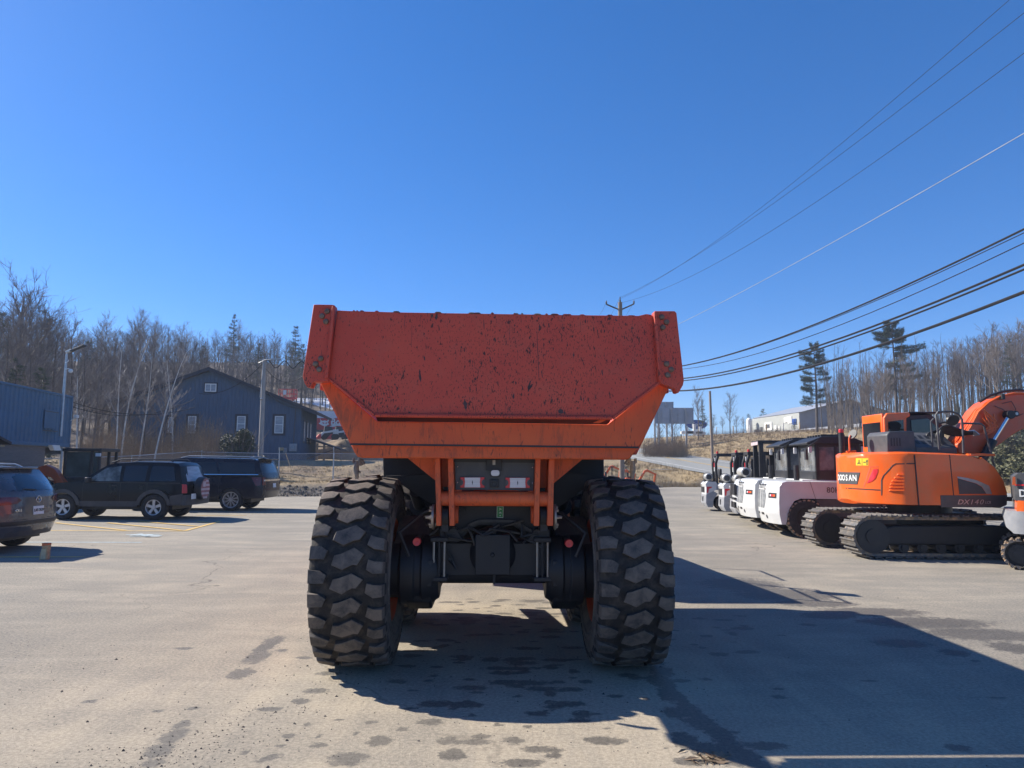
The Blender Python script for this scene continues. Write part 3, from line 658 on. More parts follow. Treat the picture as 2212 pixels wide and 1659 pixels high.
for (px, py) in ((988.5, 1008), (988, 1042), (1150.5, 1009.5), (1151, 1043.5)):
    g = MB(); p = tl(px, py, PY); g.sphere((p[0], PY, p[1]), .007, 8, 6); g.build('screw', 'chrome', pan)
for pts in ([(982, 1058), (997, 1059), (995, 1063), (983, 1062)], [(1140, 1061), (1154, 1060), (1153, 1064), (1142, 1064.5)]):
    g = MB(); g.prism(tpoly(pts, PY-.02), PY-.03, PY+.01); g.build('stay', 'bodydirty', pan)
# sticker
g = MB(); g.prism(tpoly([(1073.5, 1093.5), (1087.5, 1093.8), (1087, 1118.5), (1073, 1118)], BY+.38), BY+.378, BY+.383); stk = g.build('sticker', 'whitewood', truck)
g = MB(); g.prism(tpoly([(1074.3, 1094.3), (1086.6, 1094.6), (1086.2, 1117.6), (1073.9, 1117.2)], BY+.377), BY+.375, BY+.378); g.build('sticker_face', 'green', stk)
p = tl(1080.2, 1106, BY+.373); text('A 4 \u2022', .035, 'whitewood', stk, face_M((p[0], BY+.373, p[1]), (0, 0, -1), (1, 0, 0)), .0008)
# dark frame rear: cross member, arch, hangers
FYd = BY+.40
g = MB()
g.prism(tpoly([(955, 1060), (1185, 1062), (1180, 1165), (1150, 1170), (1125, 1146), (1108, 1136), (1035, 1135), (1015, 1145), (992, 1170), (960, 1165)], FYd), FYd, FYd+.10)
fr = g.build('rear_cross_member', 'blackpaint2', truck, bev=.006)
g = MB(); g.prism(tpoly([(985, 1150), (1020, 1128), (1036, 1122), (1106, 1123), (1122, 1129), (1160, 1151), (1160, 1158), (1120, 1136), (1104, 1129), (1037, 1128), (1022, 1135), (985, 1158)], FYd-.05), FYd-.05, FYd); g.build('arch_rib', 'black', fr)
g = MB(); g.prism(tpoly([(1064, 1122), (1071, 1122), (1070, 1260), (1065, 1260)], FYd-.03), FYd-.06, FYd+.06); g.build('centre_web', 'blackpaint2', fr)
for sx in (0, 1):
    a = [(948, 1140), (985, 1140), (1000, 1165), (988, 1172), (950, 1170)] if sx == 0 else [(1188, 1142), (1155, 1142), (1140, 1166), (1152, 1174), (1188, 1172)]
    g = MB(); g.prism(tpoly(a, FYd-.08), FYd-.08, FYd+.15); g.build('frame_foot', 'blackpaint2', truck, bev=.01)
# frame rails running forward
g = MB()
for x in (-.42, .36): g.bx(x, x+.12, -.1, 8.8, .98, 1.38)
g.bx(-.42, .48, 1.2, 1.35, 1.0, 1.3); g.bx(-.42, .48, 4.2, 4.4, 1.0, 1.3)
g.build('frame_rail', 'blackpaint2', truck, bev=.01)
# underbody shields seen either side of the bracket (black)
for pts in ([(827, 987), (985, 988), (985, 1112), (936, 1112), (905, 1075), (862, 1040), (829, 1030)], [(1155, 988), (1304, 990), (1304, 1038), (1262, 1046), (1218, 1092), (1200, 1115), (1155, 1112)]):
    g = MB(); g.prism(tpoly(pts, .9), .88, .95); g.build('underbody_panel', 'blackpaint2', truck, bev=.01)
# mudguard plates over the tyres' inner side
for pts in ([(835, 1028), (980, 1022), (980, 1030), (975, 1105), (920, 1082), (870, 1048), (838, 1034)], [(1160, 1022), (1235, 1021), (1330, 1034), (1330, 1041), (1268, 1050), (1222, 1085), (1190, 1105), (1160, 1100)]):
    g = MB(); g.prism(tpoly(pts, .35), .33, .37); g.build('mudguard', 'blackpaint2', truck, bev=.004)
# tipping cylinders
for x in (-.75, .7):
    g = MB(); g.cyl((x, .9, 1.3), (x*.95, 2.9, .95), .10, 16); g.cyl((x, .5, 1.45), (x, .9, 1.3), .055, 12); g.build('tipping_ram', 'blackpaint2', truck)
# rear axle, differential, bogie arms
for ay in (0, 1.68):
    g = MB(); g.cyl((-.85, ay, .8), (.85, ay, .8), .12, 20); g.bx(-.55, .55, ay-.12, ay+.14, .76, 1.04)
    g.lathe([(-.20, .04), (-.18, .14), (-.12, .20), (0, .225), (.12, .20), (.22, .14), (.34, .03)], 'y', (-.0, ay, .95), 24)
    if ay == 0: g.bx(-.15, .15, ay-.22, ay-.1, .78, 1.12); g.cyl((0, ay-.24, .95), (0, ay-.2, .95), .02, 8)
    g.build('axle_housing', 'blackpaint2', truck, bev=.01)
    for sx in (-1, 1):
        h = MB(); h.lathe([(.46*sx, .05), (.46*sx, .24), (.52*sx, .28), (.60*sx, .30), (.61*sx, .28), (.66*sx, .28), (.67*sx, .30), (.78*sx, .30), (.80*sx, .24), (.93*sx, .24), (.94*sx, .05)], 'x', (0, ay, .8), 32)
        h.build('brake_housing', 'blackpaint2', truck, bev=.006)
for x in (-.50, -.455, -.41, .38, .425, .47):
    g = MB(); g.cyl((x, -.24, .76), (x, -.24, 1.06), .010, 8); g.build('u_bolt', 'steelpin' if abs(abs(x)-.44) > .02 else 'black', truck)
g = MB(); g = None
for x0, x1 in ((-.53, -.38), (.35, .50)):
    for z0, z1 in ((1.06, 1.10), (.73, .77)):
        g = MB(); g.bx(x0, x1, -.26, -.12, z0, z1); g.build('clamp_bar', 'blackpaint2', truck, bev=.008)
g = MB(); g.bx(-.36, .33, -.10, .10, .77, 1.06); g.build('axle_cover', 'blackpaint2', truck, bev=.03)
for sx in (-1, 1):
    g = MB(); g.prism([(-.16, .98), (-.26, .80), (-.18, .55), (.0, .46), (1.68, .46), (2.0, .6), (2.0, .9), (1.68, 1.05), (1.1, 1.16), (.55, 1.16), (.0, 1.08)], sx*.52, sx*.74, 'x'); g.build('bogie_beam', 'blackpaint2', truck, bev=.02)
    g = MB(); g.prism([(-.12, 1.0), (.3, 1.24), (.3, 1.18), (-.12, .9)], sx*.56, sx*.86, 'x'); g.build('step_plate', 'steeldark', truck, bev=.004)
    px, py = ((900, 1170.5) if sx < 0 else (1229.5, 1174)); p = tl(px, py, -.36)
    g = MB(); g.lathe([(.06, .034), (0, .034), (-.006, .031), (-.006, .007), (-.003, .0005)], 'y', (p[0], -.36, p[1]), 24); g.build('round_reflector', 'red', truck)
    g = MB(); g.bx(p[0]-.02, p[0]+.02, -.34, .0, p[1]-.03, p[1]+.03); g.build('reflector_bracket', 'black', truck)
# brake lines, hoses and bolts about the axle
rh = random.Random(6)
for k in range(9):
    x0 = rh.uniform(-.5, .45); y0 = -.2; z0 = rh.uniform(.95, 1.25); P_ = [(x0, y0, z0)]
    for q_ in range(4): x0 += rh.uniform(-.22, .22); z0 += rh.uniform(-.16, .10); P_.append((max(-.75, min(.72, x0)), y0+rh.uniform(-.04, .06), max(.72, z0)))
    g = MB(); g.tube(P_, .011, 6); g.build('brake_line', 'hose', truck)
for sx in (-1, 1):
    for k in range(10):
        t = 2*pi*k/10; g = MB(); g.cyl((sx*.595, .255*cos(t), .8+.255*sin(t)), (sx*.575, .255*cos(t), .8+.255*sin(t)), .014, 6); g.build('hub_bolt', 'graymetal', truck)
    g = MB(); g.tube([(sx*.7, -.33, .95), (sx*.78, -.36, 1.15), (sx*.6, -.2, 1.3), (sx*.45, .1, 1.35)], .014, 6); g.build('brake_hose', 'hose', truck)
    g = MB(); g.bx(sx*.50, sx*.62, -.27, -.05, .68, .92); g.build('calliper', 'blackpaint2', truck, bev=.02)
# wheels
def big_wheel():
    r = empty('wheel', (0, 0, 0))
    c = MB(); R0 = .766
    prof = [(-.225, .425), (-.255, .45), (-.295, .52), (-.308, .58), (-.303, .65), (-.296, .715), (-.27, .745), (-.20, .761), (0, R0), (.20, .761), (.27, .745), (.296, .715), (.303, .65), (.308, .58), (.295, .52), (.255, .45), (.225, .425)]
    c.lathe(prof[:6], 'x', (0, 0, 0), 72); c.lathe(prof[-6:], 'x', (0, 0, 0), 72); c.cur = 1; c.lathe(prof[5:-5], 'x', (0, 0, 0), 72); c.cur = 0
    for u in (.545, .60):
        for sx in (-1, 1): c.lathe([(sx*.300, u-.008), (sx*.314, u), (sx*.304, u+.008)], 'x', (0, 0, 0), 72)
    ty = c.build('tyre', ['bigtyre', 'grooveshade'], r, smooth=40)
    npitch = 27; pitch = 2*pi/npitch*.8
    def RT(u): a = abs(u); return .802-.022*(a/.3)**2.5-(.02 if a > .29 else 0)
    K = .655; blocks = [[(-.085, .050), (-.048, .056), (.051, .117), (.128, .048), (.085, -.057), (.051, -.052), (-.019, -.113), (-.105, -.057)],
              [(-.300, .150), (-.20, .150), (-.135, .100), (-.165, .002), (-.21, -.004), (-.300, -.004)],
              [(.172, .004), (.22, -.018), (.300, -.018), (.300, -.165), (.215, -.165), (.155, -.108)]]
    blocks = [[((u*(1.12 if len(q) == 8 else 1.0) if abs(u) < .29 else u), v*K*(1.16 if len(q) == 8 else 1.05)) for u, v in q] for q in blocks]
    tr = MB(); rnd = random.Random(3)
    for i in range(npitch):
        for bl_ in blocks:
            n = len(bl_); cu = sum(p[0] for p in bl_)/n; cv = sum(p[1] for p in bl_)/n; wear = rnd.uniform(-.006, .002); jit = [(rnd.uniform(-.006, .006), rnd.uniform(-.006, .006)) for _ in bl_]
            bl_ = [((u+ju if abs(u) < .29 else u), v+jv) for (u, v), (ju, jv) in zip(bl_, jit)]
            rings = []
            for (sc, dr) in ((.985, None), (.955, -.006), (.925, 0)):
                ring = []
                for (u, v) in bl_:
                    uu = cu+(u-cu)*sc; vv_ = cv+(v-cv)*sc
                    if dr is None:
                        if abs(u) >= .29: rad = .685; uu = math.copysign(.306, u)
                        else: rad = .755
                    else:
                        if abs(u) >= .29: uu = math.copysign(.300 if dr < 0 else .285, u)
                        else: uu += rnd.uniform(-.003, .003)
                        rad = RT(uu)+dr+wear
                        if abs(u) >= .29 and dr < 0: rad -= .02
                    th = vv_/.8+2*pi*i/npitch
                    ring.append((uu, -rad*cos(th), rad*sin(th)))
                rings.append(ring)
            vs = rings[0]+rings[1]+rings[2]
            cc = Vector((0, 0, 0))
            for p in rings[2]: cc += Vector(p)
            cc /= n; rc = sqrt(cc.y**2+cc.z**2); cc = Vector((cc.x, cc.y/rc*(RT(cc.x)+.002+wear), cc.z/rc*(RT(cc.x)+.002+wear)))
            fs = []
            for k in (0, 1):
                for j in range(n): fs.append((k*n+j, k*n+(j+1) % n, (k+1)*n+(j+1) % n, (k+1)*n+j))
            vs = vs+[tuple(cc)]; fs += [(2*n+j, 2*n+(j+1) % n, 3*n) for j in range(n)]
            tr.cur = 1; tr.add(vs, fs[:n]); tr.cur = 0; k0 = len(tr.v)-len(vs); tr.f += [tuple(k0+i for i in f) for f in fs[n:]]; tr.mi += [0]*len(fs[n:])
            if len(bl_) == 8:   # tie bars between neighbouring centre blocks
                pass
    tr.build('tread', ['bigtyre', 'grooveshade'], r, smooth=38)
    rm = MB(); rm.lathe([(-.262, .446), (-.268, .435), (-.25, .418), (-.20, .408), (-.12, .395), (-.02, .39), (.02, .385), (.06, .3), (.06, .02)], 'x', (0, 0, 0), 48)
    rm.lathe([(.262, .446), (.268, .435), (.25, .418), (.20, .408), (.12, .395), (.02, .39)], 'x', (0, 0, 0), 48)
    rm.build('rim', 'rim', r)
    return r
wh = big_wheel(); first = True
WX = 1.135
for (wy, sx) in ((0, -1), (0, 1), (1.68, -1), (1.68, 1), (6.4, -1), (6.4, 1)):
    w_ = wh if first else copy_tree(wh); first = False
    w_.parent = truck; w_.location = (sx*WX, wy, .80); w_.rotation_euler = (radians(13*wy+(7 if sx > 0 else 0)), 0, 0)
# tractor unit ahead (mostly hidden by the body, its shadow falls on the lot)
g = MB(); g.prism([(4.5, .9), (4.5, 2.9), (4.65, 3.1), (5.9, 3.1), (6.3, 2.2), (6.4, .9)], -1.15, -.1, 'x'); cb = g.build('cab', 'orange', truck, bev=.05)
g = MB(); g.prism([(4.6, 2.1), (4.6, 2.9), (5.75, 2.95), (6.05, 2.2)], -1.16, -.09, 'x'); g.build('cab_glass', 'glass', cb)
g = MB(); g.prism([(4.0, .9), (4.0, 2.15), (5.6, 2.0), (8.2, 1.8), (8.9, 1.5), (8.9, .9)], -.09, 1.3, 'x'); g.prism([(6.4, .9), (6.4, 2.2), (8.2, 2.0), (8.9, 1.6), (8.9, .9)], -1.2, .355, 'x'); g.build('bonnet', 'orange', truck, bev=.06)
g = MB(); g.tube([(1.3, 4.3, 2.1), (1.35, 4.3, 2.55), (1.35, 5.3, 2.55), (1.35, 5.3, 2.0)], .02, 6); g.tube([(1.3, 6.0, 1.9), (1.35, 6.0, 2.45), (1.35, 7.0, 2.45), (1.3, 7.0, 1.9)], .02, 6); g.tube([(1.33, 4.3, 2.3), (1.35, 5.3, 2.3)], .018, 6)
g.build('handrail', 'black', truck)
g = MB(); g.tube([(1.2, 5.6, 2.0), (1.6, 4.9, 2.5)], .02, 6); g.box(1.62, 4.9, 2.45, .06, .22, .34); g.build('mirror', 'black', truck)
# ------------------------------------------------------------------ parked vehicles on the left
def arch(x, r, z0): # wheel-arch points going from front to rear (decreasing x) above z0
    a = math.degrees(math.asin(max(-1, min(1, (z0-.38)/r)))); return arc(x, .38, r, a, 180-a, 12)
class Car:
    def __init__(s, name, L, W, WR, belt, roof, prof, paint, zr, rear_curve=.10, label=None, cat='car'):
        s.root = empty(name, label=label, cat=cat); s.L, s.W, s.WR, s.belt, s.roof = L, W, WR, belt, roof
        s.prof = prof; s.zr = zr; s.rc = rear_curve
        s.body = sculpt('body', prof, s.fn, paint, s.root, frange(0, L, .12), frange(.3, roof, .09), (-.85, -.6, -.3, 0, .3, .6, .85), smooth=32)
    def hw(s, x, z):
        w = s.W/2
        if z < s.belt: w *= 1-.035*((z-.75)/.45)**2
        else: t = min(1, (z-s.belt)/(s.roof-s.belt)); w = s.W/2*.99*(1-t)+s.WR/2*t+.03*sin(pi*t)
        for d, k in ((x, .07), (s.L-x, .16)):
            if d < .5: w *= 1-k*(1-d/.5)**2
        return w
    def fn(s, x, t, z, off=0):
        w = s.hw(x, z)
        xx = x
        if x < .5: xx += s.rc*(abs(t)**3.5)*(1-x/.5)
        if s.L-x < .6: xx -= .28*(abs(t)**3)*(1-(s.L-x)/.6)
        zz = z-.035*t*t*smooth(s.belt, s.roof, z)
        return (xx, w*t, zz)
    def side(s, name, poly, mat, off=.006, sides=(1, -1), parent=None, bev=0):
        for sd in sides:
            f = lambda x, t, z: (s.fn(x, 1, z)[0], sd*(s.hw(x, z)+(off if t > 0 else -.02)), s.fn(x, 1, z)[2])
            o = sculpt(name, poly, f, mat, parent or s.root, frange(0, s.L, .15), frange(.3, s.roof, .12), smooth=30, y0=-1, y1=1)
    def xr(s, z): return lerp([p[0] for p in s.zr], [p[1] for p in s.zr], z)
    def rear(s, name, poly, mat, off=.006, parent=None):
        def f(y, t, z):
            w = s.hw(.1, z); q = min(1, abs(y)/w)
            return (s.xr(z)+s.rc*q**3.5-(off if t > 0 else -.02), y, z-.035*q*q*smooth(s.belt, s.roof, z))
        return sculpt(name, poly, f, mat, parent or s.root, frange(-s.W/2, s.W/2, .12), frange(.3, s.roof, .12), smooth=30)
    def finish(s, loc, rz): s.root.location = loc; s.root.rotation_euler = (0, 0, rz)
def car_wheel(parent, x, sd, W, r=.36, w=.24, rr=.23, spokes=5, sw=.055, mat='alloy', twin=False):
    root = empty('wheel', (x, sd*(W/2-w/2-.01), r)); root.parent = parent
    t = MB(); t.lathe([(-w/2+.02, rr), (-w/2, rr+.03), (-w/2-.006, (r+rr)/2), (-w/2+.01, r-.03), (-w/2+.03, r), (w/2-.03, r), (w/2-.01, r-.03), (w/2+.006, (r+rr)/2), (w/2, rr+.03), (w/2-.02, rr)], 'y', (0, 0, 0), 40)
    t.build('tyre', 'rubber', root)
    y = sd*(w/2-.015); m = MB()
    m.lathe([(y-sd*.10, rr-.03), (y, rr-.015), (y+sd*.006, rr+.006), (y-sd*.01, rr+.012)], 'y', (0, 0, 0), 40)
    m.cyl((0, y-sd*.07, 0), (0, y-sd*.005, 0), .055, 16)
    for k in range(spokes):
        for dlt in ((-.09, .09) if twin else (0,)):
            a = 2*pi*k/spokes+.3; a1 = a+dlt
            p0 = Vector((cos(a+dlt*.6)*.04, y-sd*.02, sin(a+dlt*.6)*.04)); p1 = Vector((cos(a1)*(rr-.01), y-sd*.012, sin(a1)*(rr-.01)))
            n_ = Vector((-sin(a1), 0, cos(a1)))
            w0, w1 = (sw*.45, sw*.6) if not twin else (sw*.4, sw*.4)
            m.add([p0-n_*w0, p1-n_*w1, p1+n_*w1, p0+n_*w0, p0-n_*w0+Vector((0, -sd*.03, 0)), p1-n_*w1+Vector((0, -sd*.03, 0)), p1+n_*w1+Vector((0, -sd*.03, 0)), p0+n_*w0+Vector((0, -sd*.03, 0))],
                  [(0, 1, 2, 3), (0, 4, 5, 1), (1, 5, 6, 2), (2, 6, 7, 3), (3, 7, 4, 0)])
    m.build('rim', mat, root)
    d = MB(); d.cyl((0, y-sd*.10, 0), (0, y-sd*.085, 0), rr-.02, 24); d.build('brake_disc', 'black', root)
def gasket(poly): return poly

# --- black off-road SUV with spare wheel
zr = [(.4, .03), (.62, 0), (1.02, .01), (1.1, .05), (1.62, .22), (1.76, .34)]
prof = [(.06, .46), (.0, .62), (.01, 1.02), (.05, 1.1), (.22, 1.62), (.34, 1.72), (.6, 1.745), (1.6, 1.755), (2.2, 1.715), (2.45, 1.66), (3.0, 1.235), (3.12, 1.15), (3.9, 1.08), (4.25, .98), (4.36, .86), (4.40, .6), (4.34, .42), (4.14, .42)]
prof += arch(3.62, .43, .42)[0:]+[(3.15, .40), (1.42, .40)]+arch(.93, .43, .42)+[(.45, .45)]
c1 = Car('sport_utility_vehicle', 4.42, 1.80, 1.36, 1.10, 1.755, prof, 'blackgloss', zr, label='black four wheel drive car with grey wheel arches and a flag patterned spare wheel cover')
c1.side('window', [(1.98, 1.15), (2.94, 1.15), (2.45, 1.57), (2.02, 1.63)], 'paleglass')
c1.side('window', [(1.22, 1.15), (1.88, 1.15), (1.90, 1.64), (1.22, 1.65)], 'glass')
c1.side('window', [(.28, 1.17), (1.10, 1.15), (1.10, 1.65), (.44, 1.62)], 'glass')
c1.side('belt_line', [(.12, 1.09), (3.0, 1.10), (3.0, 1.115), (.12, 1.105)], 'plastic', .01)
for x in (1.94, 1.15, 3.05): c1.side('door_seam', [(x, .52), (x+.012, .52), (x+.012, 1.1), (x, 1.1)], 'black', .0015)
c1.side('cladding', [(1.42, .40), (3.13, .40), (3.15, .56), (1.40, .56)], 'plastic', .02)
for xw in (.93, 3.62):
    ou = arc(xw, .38, .53, 8, 172, 14); inn = arc(xw, .38, .42, 172, 8, 14)
    c1.side('wheel_arch_trim', ou+inn, 'plastic', .045)
c1.side('bumper_side', [(.06, .45), (.5, .45), (.42, .72), (.0, .78)], 'plastic', .03)
c1.rear('bumper', [(-.86, .44), (.86, .44), (.86, .74), (-.86, .74)], 'plastic', .10)
c1.rear('rear_window', [(-.60, 1.14), (.60, 1.14), (.55, 1.6), (-.55, 1.6)], 'glasslight')
for sd in (-1, 1): c1.rear('tail_light', [(sd*.70, .80), (sd*.86, .80), (sd*.85, 1.06), (sd*.72, 1.06)], 'redpaint', .02)
g = MB(); g.bx(-.115, -.10, .42, .72, .62, .78); g.build('number_plate', 'whitewood', c1.root)
g = MB(); g.cyl((-.05, .12, .92), (-.26, .12, .92), .355, 32); sw_ = g.build('spare_wheel_cover', 'black', c1.root, bev=.03)
g = MB(); g.cyl((-.261, .12, .92), (-.264, .12, .92), .31, 32); MT['flagred'] = pm('faded_red_print', (.26, .10, .11), .6, var=.2); MT['flagwhite'] = pm('faded_pink_white_print', (.45, .36, .38), .6, var=.15)
fl_ = g.build('flag_print', 'flagred', sw_)
for k in range(5):
    z = .92-.27+.125*k; h = .03
    hwid = sqrt(max(.0, .305**2-(z-.92)**2)); 
    if k < 3: y0_, y1_ = .12-hwid, .12+hwid
    else: y0_, y1_ = .12-hwid, .12-.02
    g = MB(); g.bx(-.2665, -.2645, y0_, y1_, z-h, z+h); g.build('stripe', 'flagwhite', fl_)
g = MB(); g.bx(-.267, -.2645, .12, .12+.2, .98, 1.14); g.build('canton', 'flagwhite', fl_)
for sd in (-1, 1):
    g = MB(); g.tube([(.55, sd*.60, 1.73), (.65, sd*.60, 1.80), (2.1, sd*.60, 1.80), (2.4, sd*.60, 1.70)], .018, 8); g.build('roof_rail', 'plastic', c1.root)
    g = MB(); g.box(2.86, sd*.99, 1.18, .12, .17, .15); g.build('mirror', 'black', c1.root, bev=.02)
    for x in (1.25, 2.05): g = MB(); g.bx(x, x+.14, sd*.905, sd*.925, 1.0, 1.03); g.build('door_handle', 'black', c1.root, bev=.005)
    g = MB(); g.bx(4.05, 4.3, sd*.62, sd*.80, .74, .92); g.build('headlight', 'lens', c1.root, bev=.02)
for xw in (.93, 3.62):
    for sd in (-1, 1): car_wheel(c1.root, xw, sd, 1.84, .38, .25, .225, 5, .075)
g = MB(); g.bx(.5, 3.9, -.6, .6, .30, .45); g.build('underbody', 'black', c1.root)
c1.finish((-9.72, 22.3, 0), pi+radians(.5))

# --- long dark blue SUV
zr = [(.45, .04), (.7, 0), (1.2, .03), (1.3, .07), (1.72, .24), (1.85, .34)]
prof = [(.06, .46), (.0, .7), (.03, 1.2), (.07, 1.3), (.24, 1.72), (.30, 1.83), (.6, 1.88), (3.0, 1.92), (3.4, 1.87), (4.05, 1.36), (4.2, 1.27), (5.2, 1.16), (5.4, 1.05), (5.44, .6), (5.36, .42), (5.1, .42)]
prof += arch(4.55, .44, .42)+[(4.05, .40), (1.72, .40)]+arch(1.22, .44, .42)+[(.75, .44)]
c2 = Car('large_sport_utility_vehicle', 5.46, 2.02, 1.56, 1.28, 1.92, prof, 'navy', zr, label='long dark blue family car with many-spoked silver wheels parked behind the black one')
c2.side('window', [(.36, 1.34), (1.62, 1.33), (1.78, 1.76), (.46, 1.74)], 'glass')
c2.side('window', [(1.70, 1.33), (2.78, 1.33), (2.78, 1.78), (1.86, 1.77)], 'glass')
c2.side('window', [(2.86, 1.33), (3.92, 1.33), (3.42, 1.74), (2.86, 1.79)], 'glass')
c2.side('chrome_line', [(.22, 1.285), (4.05, 1.285), (4.05, 1.31), (.22, 1.31)], 'chrome', .012)
for x in (1.66, 2.82, 4.0): c2.side('door_seam', [(x, .5), (x+.012, .5), (x+.012, 1.28), (x, 1.28)], 'black', .0015)
c2.side('lower_trim', [(1.75, .41), (4.0, .41), (4.0, .50), (1.75, .50)], 'black', .012)
c2.side('tail_light', [(.10, .92), (.30, .90), (.52, 1.20), (.10, 1.20)], 'darkred', .012)
c2.rear('rear_window', [(-.72, 1.36), (.72, 1.36), (.64, 1.76), (-.64, 1.76)], 'glass')
c2.rear('chrome_bar', [(-.9, 1.06), (.9, 1.06), (.9, 1.12), (-.9, 1.12)], 'chrome', .015)
for sd in (-1, 1): c2.rear('tail_light', [(sd*.80, .92), (sd*.96, .92), (sd*.95, 1.2), (sd*.82, 1.2)], 'darkred', .012)
c2.rear('number_plate', [(-.15, .82), (.15, .82), (.15, .97), (-.15, .97)], 'whitewood', .012)
g = MB(); g.bx(.10, .42, -.70, .70, 1.83, 1.87); g.build('spoiler', 'navy', c2.root, bev=.012)
for sd in (-1, 1):
    g = MB(); g.tube([(.5, sd*.70, 1.86), (.75, sd*.70, 1.93), (2.9, sd*.70, 1.95), (3.2, sd*.70, 1.88)], .02, 8); g.build('roof_rail', 'silver', c2.root)
    g = MB(); g.box(3.8, sd*1.10, 1.35, .14, .2, .18); g.build('mirror', 'navy', c2.root, bev=.03)
    for x in (2.0, 2.98): g = MB(); g.bx(x, x+.22, sd*1.012, sd*1.035, 1.13, 1.16); g.build('door_handle', 'chrome', c2.root, bev=.006)
for xw in (1.22, 4.55):
    for sd in (-1, 1): car_wheel(c2.root, xw, sd, 2.05, .40, .28, .275, 10, .022, twin=True)
g = MB(); g.bx(.6, 4.9, -.7, .7, .30, .45); g.build('underbody', 'black', c2.root)
c2.finish((-8.78, 26.6, 0), pi)

# --- grey crossover, rear quarter at the left edge
zr = [(.35, .10), (.55, .0), (.85, .02), (1.05, .03), (1.15, .08), (1.50, .42), (1.62, .62)]
prof = [(.10, .30), (.0, .5), (.0, .72), (.03, 1.05), (.08, 1.15), (.42, 1.50), (.50, 1.585), (.9, 1.635), (2.0, 1.67), (2.6, 1.62), (3.3, 1.15), (3.5, 1.08), (4.3, .93), (4.5, .78), (4.54, .5), (4.45, .28), (4.15, .28)]
prof += arch(3.67, .40, .28)[0:]+[(3.2, .27), (1.48, .27)]+arch(.97, .40, .28)+[(.5, .29)]
c3 = Car('crossover_car', 4.55, 1.85, 1.30, 1.06, 1.67, prof, 'greycar', zr, .20, label='grey crossover car parked at the left edge with its tailgate towards the truck')
c3.side('window', [(1.9, 1.12), (3.1, 1.12), (2.6, 1.5), (1.95, 1.57)], 'glass')
c3.side('window', [(1.0, 1.13), (1.82, 1.12), (1.86, 1.57), (1.15, 1.56)], 'glass')
c3.side('window', [(.5, 1.16), (.93, 1.14), (1.06, 1.5), (.8, 1.5)], 'glass')
c3.rear('rear_window', [(-.66, 1.16), (.66, 1.16), (.50, 1.52), (-.50, 1.52)], 'glass', .008)
for sd in (-1, 1):
    c3.rear('tail_light', [(sd*.46, .99), (sd*.55, .93), (sd*.92, .90), (sd*.92, 1.06), (sd*.55, 1.05)], 'darkred', .012)
c3.side('tail_light', [(.02, .90), (.32, .95), (.5, 1.03), (.30, 1.06), (.02, 1.06)], 'darkred', .012)
c3.rear('plate_recess', [(-.42, .68), (.42, .68), (.47, .86), (-.47, .86)], 'plastic', .003)
npl = c3.rear('number_plate', [(-.155, .70), (.155, .70), (.155, .86), (-.155, .86)], 'whitewood', .02)
c3.rear('bumper_trim', [(-.85, .52), (.85, .52), (.85, .60), (-.85, .60)], 'black', .012)
c3.rear('lower_bumper', [(-.86, .31), (.86, .31), (.86, .42), (-.86, .42)], 'plastic', .02)
c3.rear('seam', [(-.60, .62), (.60, .62), (.60, .632), (-.60, .632)], 'black', .004)
text('LAF-7639', .075, 'navy', npl, face_M((c3.xr(.78)-.024, 0, .78), (0, -1, 0), (0, 0, 1)), .001, off=.002)
text('CX-5', .075, 'chrome', c3.root, face_M((c3.xr(.8)+.0, .56, .80), (0, -1, 0), (0, 0, 1)), .008, off=.001)
g = MB(); cxr = c3.xr(.99)
g.tube([(cxr-.012, .075*cos(2*pi*k/20), .99+.06*sin(2*pi*k/20)) for k in range(20)], .006, 6, closed=True)
g.tube([(cxr-.012, .066, 1.012), (cxr-.014, .03, 1.01), (cxr-.014, 0, .965), (cxr-.014, -.03, 1.01), (cxr-.012, -.066, 1.012)], .006, 6)
g.build('winged_badge', 'chrome', c3.root)
g = MB(); g.tube([(c3.xr(1.17)-.02, 0, 1.17), (c3.xr(1.2)-.02, .35, 1.20)], [.012, .006], 6); g.build('rear_wiper', 'black', c3.root)
g = MB(); g.bx(.40, .78, -.52, .52, 1.575, 1.61); g.build('spoiler', 'greycar', c3.root, bev=.012)
g = MB(); g.prism([(1.0, 1.64), (1.2, 1.64), (1.1, 1.70)], -.02, .02); g.build('roof_aerial', 'black', c3.root)
for sd in (-1, 1):
    g = MB(); g.tube([(.75, sd*.56, 1.60), (.9, sd*.56, 1.66), (2.2, sd*.56, 1.69), (2.5, sd*.56, 1.62)], .016, 8); g.build('roof_rail', 'silver', c3.root)
for xw in (.97, 3.67):
    for sd in (-1, 1): car_wheel(c3.root, xw, sd, 1.86, .36, .23, .25, 5, .06)
g = MB(); g.bx(.35, 4.0, -.65, .65, .22, .32); g.build('underbody', 'black', c3.root)
c3.finish((-9.22, 14.05, 0), pi+radians(1.0))

# --- wooden block on end
bp = gp(97, 1208.5)
g = MB(); pr = [(-.075, 0), (.058, 0), (.062, .10), (.058, .14), (.066, .20), (.062, .275), (-.04, .28), (-.042, .22), (-.035, .19), (-.068, .10), (-.07, .03)]
g.prism(pr, -.05, .05); blk = g.build('wooden_block', 'tan', loc=bp, bev=.008)
tag(blk, 'small block of wood standing on end near the grey car, orange at its top', 'block')
g = MB(); g.bx(-.045, .038, -.0525, -.05, .01, .185); g.build('cut_face', pm('pale_cut_wood', (.50, .43, .27), .8, var=.12, scale=20), blk)
g = MB(); g.prism([(-.042, .235), (.064, .25), (.064, .283), (-.043, .288)], -.053, .053); g.build('orange_top', pm('orange_spray_paint', (.55, .15, .05), .7, var=.25, scale=20), blk, bev=.004)
